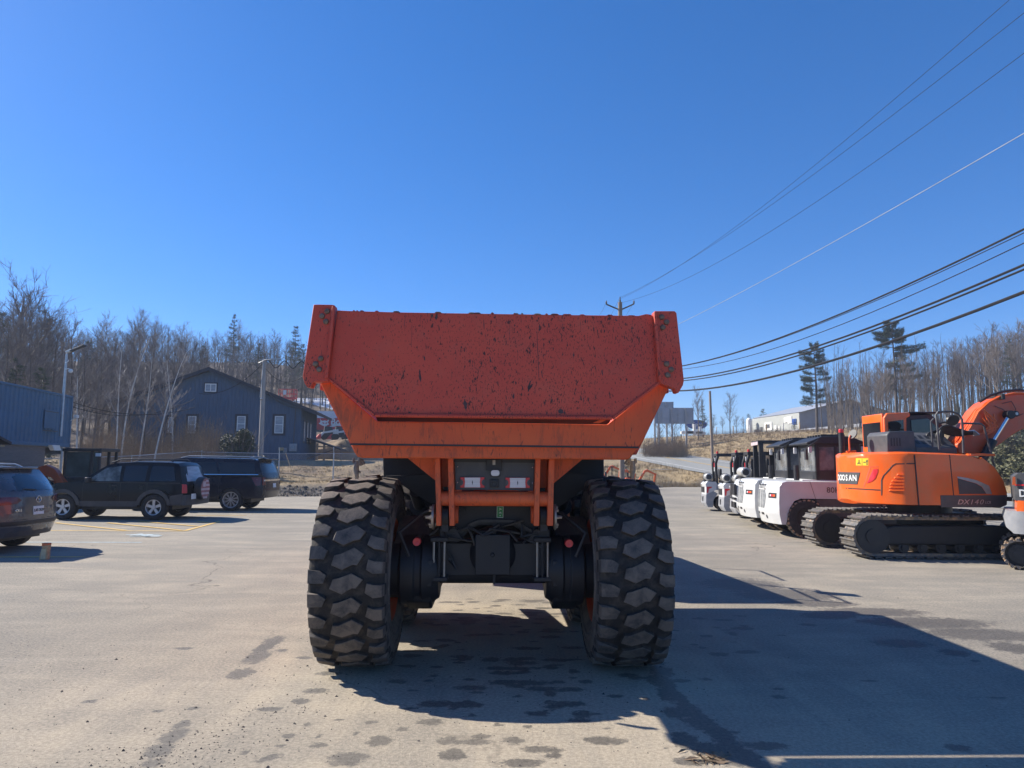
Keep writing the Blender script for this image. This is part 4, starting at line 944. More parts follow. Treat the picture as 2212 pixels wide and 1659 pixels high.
# ------------------------------------------------------------------ crawler excavator, local +x forward, near side is -y
def track(parent, x0, x1, yc, w, H, pitch, mat='steeldark', name='track', rubber=False):
    """oblong track loop with separate shoes; returns the track object"""
    r = H/2; L = x1-x0-2*r; per = 2*L+2*pi*r; n = int(per/pitch)
    tr = MB(); lo_, li_ = [], []
    for (cx_, a0) in ((x1-r, -90), (x0+r, 90)):
        for i in range(13): t = radians(a0+180*i/12); lo_.append((cx_+(r-.045)*cos(t), r+(r-.045)*sin(t))); li_.append((cx_+(r-.10)*cos(t), r+(r-.10)*sin(t)))
    nb_ = len(lo_)
    for i in range(nb_):
        k_ = (i+1) % nb_; q4 = [lo_[i], lo_[k_], li_[k_], li_[i]]; tr.prism(q4, yc-w*.34, yc+w*.34)
    to = tr.build(name, 'steeldirty' if not rubber else 'rubber', parent, smooth=0)
    for x in (x0+r, x1-r):
        g = MB(); g.cyl((x, yc-w*.38, r), (x, yc+w*.38, r), r-.10, 24); g.cyl((x, yc-w*.42, r), (x, yc+w*.42, r), r*.35, 16); g.build('sprocket', 'black', to)
    nr = 6
    for k in range(nr):
        x = x0+2*r+(k+.5)*(x1-x0-4*r)/nr
        g = MB(); g.cyl((x, yc-w*.3, .20), (x, yc+w*.3, .20), .10, 14); g.cyl((x, yc-w*.34, .20), (x, yc+w*.34, .20), .05, 10); g.build('roller', 'black', to)
    g = MB(); g.prism([(x0+r*1.5, r*.62), (x0+r*1.2, r*.9), (x0+r*1.3, r*1.3), (x0+r*2, r*1.5), (x1-r*2, r*1.5), (x1-r*1.3, r*1.3), (x1-r*1.2, r*.9), (x1-r*1.5, r*.62)], yc-w*.33, yc+w*.33); g.build('track_frame', 'blackpaint2', to, bev=.03)
    s = MB(); p = pitch*.34
    if not rubber:
        s.bx(-p, p, -w/2, w/2, -.034, -.012); s.prism([(-p, -.012), (-p+.005, .006), (-p+.025, .006), (-p+.03, -.012)], -w/2, w/2); s.prism([(p-.03, -.012), (p-.025, .002), (p-.008, .002), (p, -.012)], -w/2, w/2)
        s.bx(-p*1.05, p*1.05, -.11, -.07, -.075, -.03); s.bx(-p*1.05, p*1.05, .07, .11, -.075, -.03)
    else:
        s.prism([(-p, -.03), (-p*.8, .0), (p*.2, .0), (p*.4, -.03)], -w/2, .02); s.prism([(-p*.4, -.03), (-p*.2, .0), (p*.8, .0), (p, -.03)], -.02, w/2); s.bx(-p*1.06, p*1.06, -w/2, w/2, -.05, -.03)
    first = None
    for k in range(n):
        q = k*per/n
        if q < L: pos = (x0+r+q, 2*r, pi/2)
        elif q < L+pi*r: a = pi/2-(q-L)/r; pos = (x1-r+r*cos(a), r+r*sin(a), a)
        elif q < 2*L+pi*r: pos = (x1-r-(q-L-pi*r), 0, -pi/2)
        else: a = -pi/2-(q-2*L-pi*r)/r; pos = (x0+r+r*cos(a), r+r*sin(a), a)
        if first is None: o = first = s.build('track_shoe', mat, to, smooth=0)
        else: o = first.copy(); COL.objects.link(o)
        o.location = (pos[0], yc, pos[1]+(.0 if pos[1] > .01 else .012)); o.rotation_euler = (0, pi/2-pos[2], 0)
    return to
ex = empty('crawler_excavator', (0, 0, 0), 0, 'orange crawler excavator with black tracks parked across, its boom rising out of the picture', 'excavator')
YN, YC, YF = 13.5, 14.72, 15.95
track(ex, 6.40, 10.15, 13.80, .58, .82, .19); track(ex, 6.40, 10.15, 15.64, .58, .82, .19)
g = MB(); g.bx(7.5, 9.2, 14.0, 15.4, .35, .8); g.build('undercarriage', 'black', ex, bev=.04)
g = MB(); g.cyl((8.35, 14.72, .78), (8.35, 14.72, .97), .58, 32); g.build('slew_ring', 'black', ex)
CX = 8.28
def house(x, t, z, off=0):
    hw_ = 1.25; d = CX-x
    y = t*hw_
    d2 = 1.47**2-(8.30-x)**2
    if d2 < hw_**2 and x < 8: y = t*sqrt(max(d2, .0004))   # tail is an arc about the slew centre
    if x > 9.25: y = t*(hw_-.10*(x-9.25))
    z2 = z-.05*abs(t)**6 if z > 1.9 else (z+.04*abs(t)**4 if z < 1.0 else z)
    return (x, YC+y*(1+off), z2)
hp = [(6.84, 1.06), (6.90, .97), (9.16, .97), (9.28, 1.02), (9.31, 1.25), (9.25, 1.48), (9.10, 1.72), (8.88, 1.90), (8.64, 1.985), (8.3, 2.0), (7.5, 2.02), (6.95, 2.0), (6.85, 1.93), (6.831, 1.5)]
sculpt('engine_house', hp, house, 'orange', ex, [6.84, 6.86, 6.89, 6.93, 6.98, 7.04, 7.11, 7.19, 7.28, 7.37, 7.46]+frange(7.6, 9.45, .2), frange(.97, 2.0, .12), (-.95, -.8, -.5, 0, .5, .8, .95), smooth=30)
def hs(name, poly, mat, off=.006, parent=ex, step=.08):
    """panel lying on the near side of the house, outline in x,z"""
    def f(x, t, z):
        p = house(x, -1, z); return (p[0], p[1]-(off if t > 0 else -.012), z)
    return sculpt(name, poly, f, mat, parent, [6.84, 6.85, 6.87, 6.89, 6.91, 6.93, 6.96, 6.99, 7.02, 7.06, 7.1, 7.14, 7.19, 7.24, 7.3, 7.36, 7.42]+frange(7.48, 9.5, step), (), smooth=40, y0=-1, y1=1)
def hx(cx_, cy_, Y=13.5):
    """crop pixel of the excavator study -> x,z on the near side"""
    p = at(1728+cx_*.2430, 835.2+cy_*.2430, Y); return (p.x, p.z)
def on_tail(cx_, cy_):
    """pixel on the curved tail"""
    px, py = 1728+cx_*.2430, 835.2+cy_*.2430
    best = None
    for i in range(1300):
        x = 6.832+i*.002; p = house(x, -1, 1.5); q = at(px, py, p[1])
        if x > 6.832+.15 and best and best[0] < .004: break
        if best is None or abs(q.x-x) < best[0]: best = (abs(q.x-x), x, q.z)
    return (best[1], best[2])
T = on_tail
hs('lower_skirt', [(8.05, .97), (9.16, .97), (9.28, 1.02), (9.305, 1.20), (8.05, 1.19)], 'graymetal', .010)
for a, b_ in ((1017, 1057), (1328, 1372)):
    p, q = T(a, 605), T(b_, 1060); p2, q2 = T(a+7, 605), T(b_+7, 1060)
    hs('door_seam', [q, q2, p2, p], 'black', .004)
def tail_phi(cx_):
    px = 1728+cx_*.2430; best = None
    for i in range(-60, 240):
        f = i*.005; x, y = 8.30-1.47*cos(f), YC-1.47*sin(f); d = abs(at(px, 1020, y).x-x)
        if best is None or d < best[0]: best = (d, f)
    return best[1]
def tail_z(cx_, cy_): f = tail_phi(cx_); return at(1728+cx_*.2430, 835.2+cy_*.2430, YC-1.47*sin(f)).z
def hc_(name, poly, mat, off=.008, parent=ex):
    P_ = [(tail_phi(a)*1.47, tail_z(a, b)) for a, b in poly]
    def f(s, t, z): R_ = 1.47+(off if t > 0 else -.015); return (8.30-R_*cos(s/1.47), YC-R_*sin(s/1.47), z)
    return sculpt(name, P_, f, mat, parent, [k*.05 for k in range(-10, 40)], smooth=40)
hc_('name_panel', [(343, 757), (343, 862), (505, 868), (537, 762)], 'graymetal')
hs('trim_line', [T(347, 897), T(347, 907), T(715, 925), T(715, 915)], 'black', .004)
hs('rear_light', [T(595, 858), T(640, 843), T(668, 815), T(690, 760), T(692, 730), T(650, 735)], 'red', .012)
hs('light_recess', [T(560, 895), T(620, 710), T(698, 705), T(700, 716), T(632, 720), T(572, 893)], 'orangeboom', .003)
hs('air_intake', [T(722, 970), T(722, 830), T(740, 790), T(820, 700), T(850, 682), T(1030, 680), T(1030, 688), T(852, 690), T(826, 708), T(750, 794), T(732, 832), T(732, 962)], 'black', .004)
for k in range(6):
    z0 = 775+k*28; x0_ = (860, 835, 812, 800, 792, 788)[k]
    hs('louvre', [T(x0_, z0+12), T(x0_+8, z0), T(922, z0), T(922, z0+12)], 'orange', .03)
    hs('louvre_gap', [T(x0_, z0+20), T(x0_, z0+13), T(920, z0+13), T(920, z0+20)], 'orangeboom', .002)
sk_ = hs('warning_sticker', [T(498, 700), T(498, 637), T(607, 637), T(607, 702)], 'yellow', .006)
def tx(s, cx_, cy_, size, mat, parent, cx2=None, off=.010, **kw):
    p = T(cx_, cy_); q = T(cx_+30, cy_); a = house(p[0], -1, p[1]); c_ = house(q[0], -1, q[1])
    d = Vector((c_[0]-a[0], c_[1]-a[1], 0)).normalized(); nrm = d.cross(Vector((0, 0, 1)))
    return text(s, size, mat, parent, face_M(Vector((a[0], a[1], p[1]))+nrm*off, d, (0, 0, 1)), **kw)
# brand letters follow the curved tail, one sheet of letters each
f0, f1_ = tail_phi(349), tail_phi(489); zl = tail_z(430, 813)
for i, ch in enumerate('DOOSAN'):
    f = f0+(f1_-f0)*i/5; R_ = 1.47+.012
    text(ch, .165, 'whitewood', ex, face_M((8.30-R_*cos(f), YC-R_*sin(f), zl), (sin(f), -cos(f), 0), (0, 0, 1)), .002, sx=.95, off=.004, name='letter')
for i, (ch, cx_) in enumerate(zip('DX140', (1420, 1472, 1520, 1562, 1608))): tx(ch, cx_, 1027, .13, 'silver', ex, off=.016, shear=.3, sx=1.15, name='letter')
for i, (ch, cx_) in enumerate(zip('LCR', (1648, 1666, 1684))): tx(ch, cx_, 1030, .07, 'silver', ex, off=.016, shear=.3, name='letter')
g_ = T(522, 672); a_ = house(g_[0], -1, g_[1])
tri = hs('warning_triangle', [T(505, 693), T(523, 645), T(541, 693), T(536, 693), T(523, 656), T(511, 692)], 'black', .009, sk_)
hs('warning_mark', [T(516, 688), T(520, 672), T(526, 672), T(530, 688)], 'black', .009, sk_)
hs('warning_border', [T(549, 700), T(549, 642), T(552, 642), T(552, 700)], 'black', .009, sk_)
hs('warning_figure', [T(590, 698), T(592, 672), T(588, 665), T(588, 655), T(595, 645), T(602, 655), T(602, 665), T(598, 672), T(600, 698)], 'black', .009, sk_)
hs('warning_arrow', [T(562, 676), T(562, 668), T(584, 668), T(584, 676)], 'black', .009, sk_)
hs('decal', [hx(1391, 798), hx(1391, 812), hx(1560, 860), hx(1610, 890), hx(1647, 952), hx(1697, 955), hx(1670, 880), hx(1560, 832), hx(1480, 812)], 'silver', .006)
hs('side_grille', [hx(1393, 815), hx(1555, 862), hx(1605, 892), hx(1645, 952), hx(1407, 955)], 'graymetal', .008)
# hood box on top
def H3(cx_, cy_, Y): p = at(1728+cx_*.2430, 835.2+cy_*.2430, Y); return (p.x, p.z)
g = MB(); g.prism([H3(575, 575, 13.95), H3(640, 408, 13.95), H3(1000, 405, 13.95), H3(1078, 595, 13.95)], 14.0, 15.0)
g = MB(); g.prism([(7.36, 1.98), (7.36, 2.34), (7.42, 2.41), (7.90, 2.42), (7.92, 1.98)], 13.95, 14.75); hb = g.build('exhaust_hood', 'graymetal', ex, bev=.02)
g = MB(); g.prism([(13.95, 1.98), (13.95, 2.10), (14.45, 2.41), (14.75, 2.41), (14.75, 1.98)], 7.915, 8.72, 'x'); g.build('hood_slope', 'graymetal', hb, bev=.015)
for r_ in range(2):
    for k in range(5):
        x = 8.0+k*.13+r_*.04; y0_ = 14.06+r_*.18; z0_ = 2.10+.31*(y0_-13.95)/.5; g = MB(); g.add([(x, y0_, z0_+.004), (x+.075, y0_, z0_+.004), (x+.075, y0_+.11, z0_+.072), (x, y0_+.11, z0_+.072)], [(0, 1, 2, 3)]); g.build('vent_slot', 'black', hb, smooth=0)
for k in range(4):
    g = MB(); g.bx(7.43+k*.055, 7.455+k*.055, 13.945, 13.96, 2.12, 2.28); g.build('side_slot', 'black', hb)
# cab on the far side
cabm = MB(); cp_ = [(7.88, 1.98), (7.88, 2.72), (7.95, 2.82), (8.9, 2.84), (9.15, 2.60), (9.2, 1.98)]
cabm.prism(cp_, 15.05, 15.92); cab_ = cabm.build('cab', 'black', ex, bev=.03)
g = MB(); g.prism([(7.86, 1.98), (7.86, 2.74), (7.93, 2.845), (8.42, 2.86), (8.42, 2.78), (8.34, 2.74), (8.32, 2.3), (8.32, 1.98)], 14.98, 15.05); 
cf = g.build('cab_pillar', 'orange', ex, bev=.02)
g = MB(); g.prism([(7.94, 2.1), (7.94, 2.66), (8.26, 2.70), (8.26, 2.1)], 14.965, 14.98); g.build('cab_window', 'glass', cf)
g = MB(); g.prism([(8.46, 2.1), (8.46, 2.70), (8.82, 2.74), (9.05, 2.5), (9.1, 2.1)], 15.03, 15.05); g.build('cab_window', 'glass', cab_)
g = MB(); g.bx(7.835, 7.85, 15.12, 15.85, 2.15, 2.66); g.build('rear_window', 'glass', cf)
g = MB(); g.bx(7.85, 7.90, 15.05, 15.92, 2.0, 2.84); g.build('cab_back', 'orange', cf, bev=.02)
g = MB(); g.bx(8.4, 9.12, 15.0, 15.95, 2.845, 2.88); g.build('cab_roof', 'black', cab_, bev=.01)
# beacon and mirror at the tail
g = MB(); g.cyl((6.95, 15.0, 2.0), (6.95, 15.0, 2.42), .055, 14); bc = g.build('beacon_post', 'black', ex)
g = MB(); g.cyl((6.95, 15.0, 2.42), (6.95, 15.0, 2.50), .05, 14); g.build('red_beacon', 'red', bc, bev=.01)
g = MB(); g.tube([(6.97, 14.7, 2.0), (6.97, 14.7, 2.28), (7.0, 14.7, 2.36)], .016, 6); g.tube([(6.9, 14.7, 2.02), (7.1, 14.7, 2.03)], .02, 6); mp_ = g.build('mirror_stem', 'orange', ex)
g = MB(); g.lathe([(-.012, .0005), (-.012, .105), (.012, .105), (.012, .0005)], 'x', (0, 0, 0), 20); mo = g.build('round_mirror', 'plastic', mp_); mo.location = (7.05, 14.7, 2.38); mo.rotation_euler = (0, radians(25), radians(20))
# boom
def bm3(cx_, cy_, Y=14.75): return H3(cx_, cy_, Y)
bo = [bm3(1345, 600), bm3(1330, 520), bm3(1530, 215), bm3(1600, 150), bm3(1720, 95), bm3(1850, 72), bm3(1990, 78)]
bo_ext = [(12.2, 3.0), (12.2, 2.62)]
lo2 = [bm3(1995, 355), bm3(1900, 385), bm3(1820, 430), bm3(1700, 520), bm3(1560, 600)]
g = MB(); g.prism(bo+bo_ext+lo2, 14.5, 14.98); bmo = g.build('boom', 'orangeboom', ex, bev=.02)
g = MB(); g.prism([(12.0, 2.5), (12.0, 3.1), (12.5, 3.0), (13.2, 1.4), (12.9, 1.35)], 14.6, 14.9); g.build('dipper_arm', 'orangeboom', ex, bev=.02)
g = MB(); g.prism([(12.7, 1.4), (13.3, 1.5), (13.4, 1.0), (13.0, .55), (12.5, .6), (12.6, 1.0)], 14.35, 15.15); g.build('bucket', 'steeldark', ex, bev=.02)
rnd = random.Random(5)
for k in range(7):   # orange hydraulic pipes along the top of the boom
    yy = 14.46+k*.045
    off_ = .03+.012*(k % 3)
    pts = []
    for (cx_, cy_) in ((1340+rnd.uniform(-8, 8), 520), (1440, 375+rnd.uniform(-12, 12)), (1510+k*6, 240+rnd.uniform(-14, 14)), (1600, 165+k*5), (1700, 110+k*5), (1830, 82+k*4), (1990, 84+k*4)):
        p = bm3(cx_, cy_); pts.append((p[0], yy, p[1]+off_))
    g = MB(); g.tube(pts, .017, 6); g.build('hydraulic_pipe', 'orange', bmo)
for k in range(9):
    p = bm3(1560+rnd.uniform(-30, 80), 215+k*12); q = bm3(1600+rnd.uniform(-10, 60), 330+k*10+rnd.uniform(-20, 20)); r0 = bm3(1540+rnd.uniform(-20, 50), 400+k*4)
    g = MB(); g.tube([(p[0], 14.44, p[1]), (q[0], 14.40, q[1]), (r0[0], 14.42, r0[1])], .014, 6); g.build('hydraulic_pipe', 'orange', bmo)
g = MB(); p = bm3(1710, 118); g.bx(p[0]-.03, p[0]+.03, 14.40, 15.0, p[1]-.02, p[1]+.09); g.build('pipe_clamp', 'black', bmo)
g = MB(); pts = [bm3(*c_) for c_ in ((1560, 160), (1650, 105), (1760, 72), (1880, 58), (2000, 66))]; g.tube([(p[0], 14.6, p[1]+.05) for p in pts], .028, 8); g.build('hydraulic_hose', 'hose', bmo)
# boom ram
a, b_, c_ = H3(1862, 250, 14.4), H3(1715, 485, 14.4), H3(1600, 640, 14.4)
g = MB(); g.cyl((a[0], 14.4, a[1]), (b_[0], 14.4, b_[1]), .038, 16); g.build('ram_rod', 'chrome', ex)
g = MB(); g.cyl((b_[0]+.01, 14.4, b_[1]+.02), (c_[0], 14.4, c_[1]-.1), .085, 18); g.build('ram_barrel', 'black', ex, bev=.01)
g = MB(); g.cyl((a[0], 14.33, a[1]), (a[0], 14.5, a[1]), .085, 18); g.cyl((a[0]+.12, 14.36, a[1]+.02), (a[0]+.12, 14.5, a[1]+.02), .06, 14); pj = g.build('boom_pin', 'black', bmo, bev=.01)
g = MB(); g.cyl((a[0]+.12, 14.35, a[1]+.02), (a[0]+.12, 14.36, a[1]+.02), .03, 12); g.build('pin_cap', 'silver', pj)
for pts in ([(1730, 170), (1800, 200), (1840, 235)], [(1800, 150), (1880, 130), (1920, 200), (1900, 230)], [(1900, 265), (1950, 255), (1985, 240)]):
    g = MB(); g.tube([(H3(*c_, 14.46)[0], 14.46, H3(*c_, 14.46)[1]) for c_ in pts], .007, 5); g.build('thin_hose', 'hose', bmo)
# handrails by the house front
def rail(pts, Y, r=.018, name='handrail', mat='graymetal'):
    g = MB(); g.tube([(H3(*p, Y)[0], Y, H3(*p, Y)[1]) for p in pts], r, 8); return g.build(name, mat, ex)
rail([(1240, 575), (1225, 400), (1210, 250), (1222, 225), (1350, 222), (1410, 245), (1440, 290), (1448, 400), (1452, 590)], 13.75, .02)
rail([(1180, 540), (1165, 310), (1185, 288), (1212, 285)], 13.85)
rail([(1445, 325), (1610, 330), (1635, 350), (1690, 560), (1745, 800)], 13.75)
rail([(1660, 620), (1640, 640), (1690, 590)], 13.75, .012)
# mirror
g = MB(); p = H3(1355, 298, 13.9); g.lathe([(-.02, .0005), (-.02, .12), (.02, .12), (.02, .0005)], 'y', (0, 0, 0), 20); mi = g.build('mirror_head', 'black', ex); mi.location = (p[0], 13.9, p[1]); mi.rotation_euler = (radians(20), 0, radians(15)); mi.scale = (1.2, 1, .9)
rail([(1215, 335), (1290, 315), (1330, 310)], 13.9, .014, 'mirror_arm', 'black')
# bundle of coiled hoses
for k in range(11):
    s_ = rnd.uniform(-12, 12); h_ = 360+k*9
    pts = [(1290+k*6+s_, 585), (1245+k*5+s_, 500), (1225+k*7+s_, 430), (1260+k*4, h_), (1330+k*5, h_-10+k*5), (1420+k*2, h_+20), (1490, 400+k*4), (1535, 402+k*3)]
    if k > 6: pts = [(1230-(k-6)*16, 570), (1150-(k-6)*12, 500), (1140-(k-6)*10, 430), (1190, 375+k*3), (1250+k*3, 362+k*3)]
    Y = 14.0+k*.05; P_ = [Vector((H3(*p, Y)[0], Y, H3(*p, Y)[1])) for p in pts]
    sm_ = []
    for i in range(len(P_)-1):
        p0 = P_[max(i-1, 0)]; p1 = P_[i]; p2 = P_[i+1]; p3 = P_[min(i+2, len(P_)-1)]
        for j in range(5):
            t = j/5; sm_.append(.5*((2*p1)+(p2-p0)*t+(2*p0-5*p1+4*p2-p3)*t*t+(3*p1-p0-3*p2+p3)*t**3))
    sm_.append(P_[-1]); g = MB(); g.tube(sm_, .019, 8); g.build('coiled_hose', 'hose', ex)
g = MB()
for k in range(6): p = H3(1525+k*8, 398+k*6, 14.1+k*.05); g.cyl((p[0]-.05, 14.1+k*.05, p[1]), (p[0]+.06, 14.1+k*.05, p[1]+.01), .022, 8)
tag(g.build('hose_fittings', 'silver', ex), kind='stuff')
g = MB(); p = H3(1105, 560, 14.3); g.cyl((p[0], 14.3, 1.97), (p[0], 14.3, 2.12), .08, 14); g.build('filler_pipe', 'orange', ex)
g = MB(); g.bx(8.72, 9.2, 13.56, 13.7, 1.93, 1.975); g.build('foot_lip', 'orange', ex, bev=.01)
g = MB(); g.bx(9.44, 9.56, 13.7, 13.76, 1.08, 1.16); g.build('step', 'black', ex)

# ------------------------------------------------------------------ mini excavator at the right edge
mx = empty('mini_excavator', (8.36, 12.35, 0), radians(-33), 'small excavator with grey and orange body cut off by the right edge of the picture', 'excavator')
track(mx, 0, 2.1, .2, .38, .52, .11, MT['steeldirty'], rubber=True); track(mx, 0, 2.1, 1.5, .38, .52, .11, MT['steeldirty'], rubber=True)
def msh(x, t, z):
    k = max(0, .45-x)/.45; return (x, .85+t*.88*(1-.35*k*k), z)
sculpt('lower_house', [(.10, .70), (.20, .60), (1.9, .60), (1.95, .98), (.12, .98), (.08, .85)], msh, 'greypaint', mx, frange(.1, 1.9, .1), (), (-.8, 0, .8), smooth=40)
sculpt('middle_house', [(.26, .98), (1.9, .98), (1.9, 1.16), (.28, 1.16)], msh, 'orange', mx, frange(.1, 1.9, .1), (), (-.8, 0, .8), smooth=40)
sculpt('upper_house', [(.25, 1.16), (1.9, 1.16), (1.9, 1.62), (.32, 1.62), (.25, 1.56)], msh, 'graymetal', mx, frange(.1, 1.9, .1), (), (-.8, 0, .8), smooth=40)
def msd(name, poly, mat, off=.008):
    return sculpt(name, poly, lambda x, t, z: (x, msh(x, -1, z)[1]-(off if t > 0 else -.01), z), mat, mx, frange(.1, 1.9, .1))
msd('red_line', [(.26, 1.41), (1.4, 1.41), (1.4, 1.435), (.26, 1.435)], 'red')
msd('sticker', [(.62, 1.47), (.82, 1.47), (.82, 1.57), (.62, 1.57)], 'yellow')
for i, ch in enumerate('DEVELON'):
    x = .36+i*.125; a = msh(x, -1, 0); b_ = msh(x+.05, -1, 0); d = Vector((b_[0]-a[0], b_[1]-a[1], 0)).normalized(); n_ = d.cross(Vector((0, 0, 1)))
    text(ch, .17, 'whitewood', mx, face_M(Vector((x, a[1], 1.28))+n_*.006, d, (0, 0, 1)), sx=.9, name='letter', off=.004)
g = MB(); g.prism([(.9, 1.62), (.9, 2.45), (1.9, 2.45), (2.0, 1.0), (1.9, 1.0)], .85, 1.65); g.build('cab', 'black', mx, bev=.04)
g = MB(); g.prism([(2.0, .9), (2.0, 1.1), (2.9, 2.4), (3.3, 2.5), (3.3, 2.3), (3.0, 2.2), (2.2, .9)], .75, .95); g.build('boom', 'orange', mx, bev=.01)
g = MB(); g.prism([(.20, .1), (.26, .1), (.3, 1.3), (.24, 1.3)], -.02, -.0); 
g = MB(); g.prism([(.22, 1.42), (.27, 1.42), (.27, 1.56), (.24, 1.56)], -.03, .0); g.build('side_marker', 'orange', mx)

# ------------------------------------------------------------------ forklifts
MT['greygrille'] = pm('mid_grey_grille', (.20, .21, .22), .5, var=.3, scale=2, stretch=(1, 1, 20))
MT['cabglass2'] = pm('dusty_cab_glass', (.10, .11, .12), .12, var=.6, scale=2.5, dust=(.3, .31, .32), dustamt=.5)
def tread_tyre(parent, x, y, r, w, nb, name='wheel', dusty=True):
    e_ = empty(name, (x, y, r)); e_.parent = parent
    g = MB(); g.lathe([(-w/2, r*.55), (-w/2-.01, r*.75), (-w/2, r*.93), (w/2, r*.93), (w/2+.01, r*.75), (w/2, r*.55)], 'y', (0, 0, 0), 40); g.build('tyre', 'rubber', e_)
    t = MB()
    for k in range(nb):
        for s_ in (-1, 1):
            a = 2*pi*k/nb+(.5*2*pi/nb if s_ > 0 else 0); da = .34*2*pi/nb
            vs = []
            for rr_, dy in ((r*.92, 0), (r, 0)):
                for aa, yy in ((a-da, s_*.02*w), (a+da, s_*.02*w), (a+da*.9, s_*w*.52), (a-da*.9, s_*w*.52)):
                    vs.append((rr_*cos(aa), yy, rr_*sin(aa)))
            t.add(vs, [(0, 1, 2, 3), (4, 7, 6, 5), (0, 4, 5, 1), (1, 5, 6, 2), (2, 6, 7, 3), (3, 7, 4, 0)])
    t.build('tread', 'steeldirty' if dusty else 'rubber', e_, smooth=0)
    g = MB(); g.lathe([(-w/2+.02, r*.56), (-w/2+.05, r*.5), (-w/2+.06, .02)], 'y', (0, 0, 0), 24); g.build('hub', 'black', e_)
def big_forklift():
    r = empty('forklift')
    rcv = lambda t: .26*abs(t)**2.3
    def cw(x, t, z): return (x+rcv(t)*max(0, 1-x/.8), 1.1+t*1.06, z-.03*abs(t)**6*(z > 1.35))
    prof = [(.07, .34), (.0, .6), (.0, .9), (.04, 1.3), (.14, 1.43), (.3, 1.46), (2.3, 1.46), (2.3, 1.0), (.78, 1.0), (.56, .94), (.38, .76), (.27, .48), (.22, .34)]
    sculpt('counterweight', prof, cw, 'white', r, frange(0, 2.3, .1), frange(.3, 1.46, .1), [k/8 for k in range(-7, 8)], smooth=32)
    g = MB(); g.prism([(.30, .30), (.42, .75), (.60, .93), (.8, .99), (3.5, .99), (3.5, .4), (2.6, .3)], .34, 1.86); g.build('chassis', 'black', r, bev=.02)
    g = MB(); g.prism([(1.45, .3), (1.30, .75), (1.15, .99), (3.3, .99), (3.3, .75), (2.6, .45), (2.3, .3)], .06, .33); g.prism([(1.45, .3), (1.30, .75), (1.15, .99), (3.3, .99), (3.3, .75), (2.6, .45), (2.3, .3)], 1.87, 2.14); tag(g.build('side_step', 'graymetal', r, bev=.02), kind='stuff')
    def sd(name, poly, mat, off=.008): return sculpt(name, poly, lambda x, t, z: (cw(x, -1, z)[0], cw(x, -1, z)[1]-(off if t > 0 else -.015), z), mat, r, frange(0, 2.3, .08), smooth=40)
    def rr_(name, poly, mat, off=.008, xx=lambda z: lerp([.34, .6, .9, 1.3, 1.43], [.07, 0, 0, .04, .14], z)):
        return sculpt(name, poly, lambda y, t, z: (xx(z)+rcv(y*.89/1.06)*(1-xx(z)/.8)-(off if t > 0 else -.03), 1.1+y*.89, z), mat, r, frange(-1.2, 1.2, .08), frange(.3, 1.4, .2), smooth=40)
    for s_ in (-1, 1):
        rr_('grille', [(s_*.06, .72), (s_*.20, .72), (s_*.20, 1.20), (s_*.06, 1.20)], 'greygrille'); rr_('grille', [(s_*.27, .72), (s_*.42, .72), (s_*.52, .88), (s_*.54, 1.06), (s_*.44, 1.20), (s_*.27, 1.20)], 'greygrille')
        rr_('tie_slot', [(s_*.15, .54), (s_*.38, .54), (s_*.38, .60), (s_*.15, .60)], 'black'); rr_('round_port', [(s_*.55+.05*cos(k*pi/6), .50+.05*sin(k*pi/6)) for k in range(12)], 'graymetal')
        rr_('lamp_housing', [(s_*.72, 1.0), (s_*1.08, 1.0), (s_*1.08, 1.13), (s_*.72, 1.13)], 'black')
        for (mt, a, b_) in (('lens', .80, .86), ('red', .86, .96), ('orange', .96, 1.04)): rr_('lamp', [(s_*a, 1.04), (s_*b_, 1.04), (s_*b_, 1.09), (s_*a, 1.09)], mt, .014)
    for i, ch in enumerate('LiuGong'):
        yy = .44-i*.145; n1_ = (rcv((yy+.03)*.89/1.06)-rcv((yy-.03)*.89/1.06))/(.06*.89)
        text(ch, .26, 'graymetal', r, face_M((.06+rcv(yy*.89/1.06)-.016, 1.1+yy*.89, 1.31), (-n1_, -1, 0), (.1, 0, 1)), .004, sx=.85, name='letter', off=.004)
    text('80H', .20, 'graymetal', r, face_M((1.60, .035, 1.22), (1, 0, 0), (0, 0, 1)), .003, name='model_lettering')
    sd('side_seam', [(1.15, 1.0), (1.16, 1.0), (1.04, 1.44), (1.03, 1.44)], 'black', .002)
    g = MB(); g.bx(.9, 2.3, .25, 1.95, 1.452, 1.475); g.build('deck', 'whitewood', r)
    cb_ = MB()
    for (x, y) in ((1.25, .25), (1.25, 1.85), (2.25, .25), (2.25, 1.85)): cb_.bx(x, x+.10, y, y+.10, 1.46, 2.4)
    cb_.bx(1.25, 2.35, .25, .34, 1.455, 1.72); cb_.bx(1.25, 1.33, .25, 1.95, 1.455, 1.70); cb_.bx(1.25, 2.35, .25, .34, 2.33, 2.42); cb_.bx(1.26, 1.34, .25, 1.95, 2.32, 2.41); cb_.bx(1.72, 1.79, .252, .338, 1.6, 2.38)
    ca = cb_.build('cab_frame', 'black', r, bev=.015)
    g = MB(); g.bx(1.35, 1.72, .28, .30, 1.72, 2.34); g.build('cab_window', 'cabglass2', ca); g = MB(); g.bx(1.79, 2.25, .28, .30, 1.72, 2.34); g.build('cab_window', 'cabglass2', ca); g = MB(); g.bx(1.27, 1.29, .35, 1.85, 1.70, 2.34); g.build('rear_window', 'cabglass2', ca)
    g = MB(); g.bx(1.5, 2.0, .8, 1.35, 1.5, 1.68); g.bx(1.45, 1.58, .8, 1.35, 1.68, 2.15); g.build('seat', 'black', ca, bev=.05)
    g = MB(); g.prism([(1.02, 2.40), (1.02, 2.44), (1.42, 2.60), (2.1, 2.60), (2.5, 2.44), (2.5, 2.40)], .18, 2.05); rf_ = g.build('guard_roof', 'black', r, bev=.02)
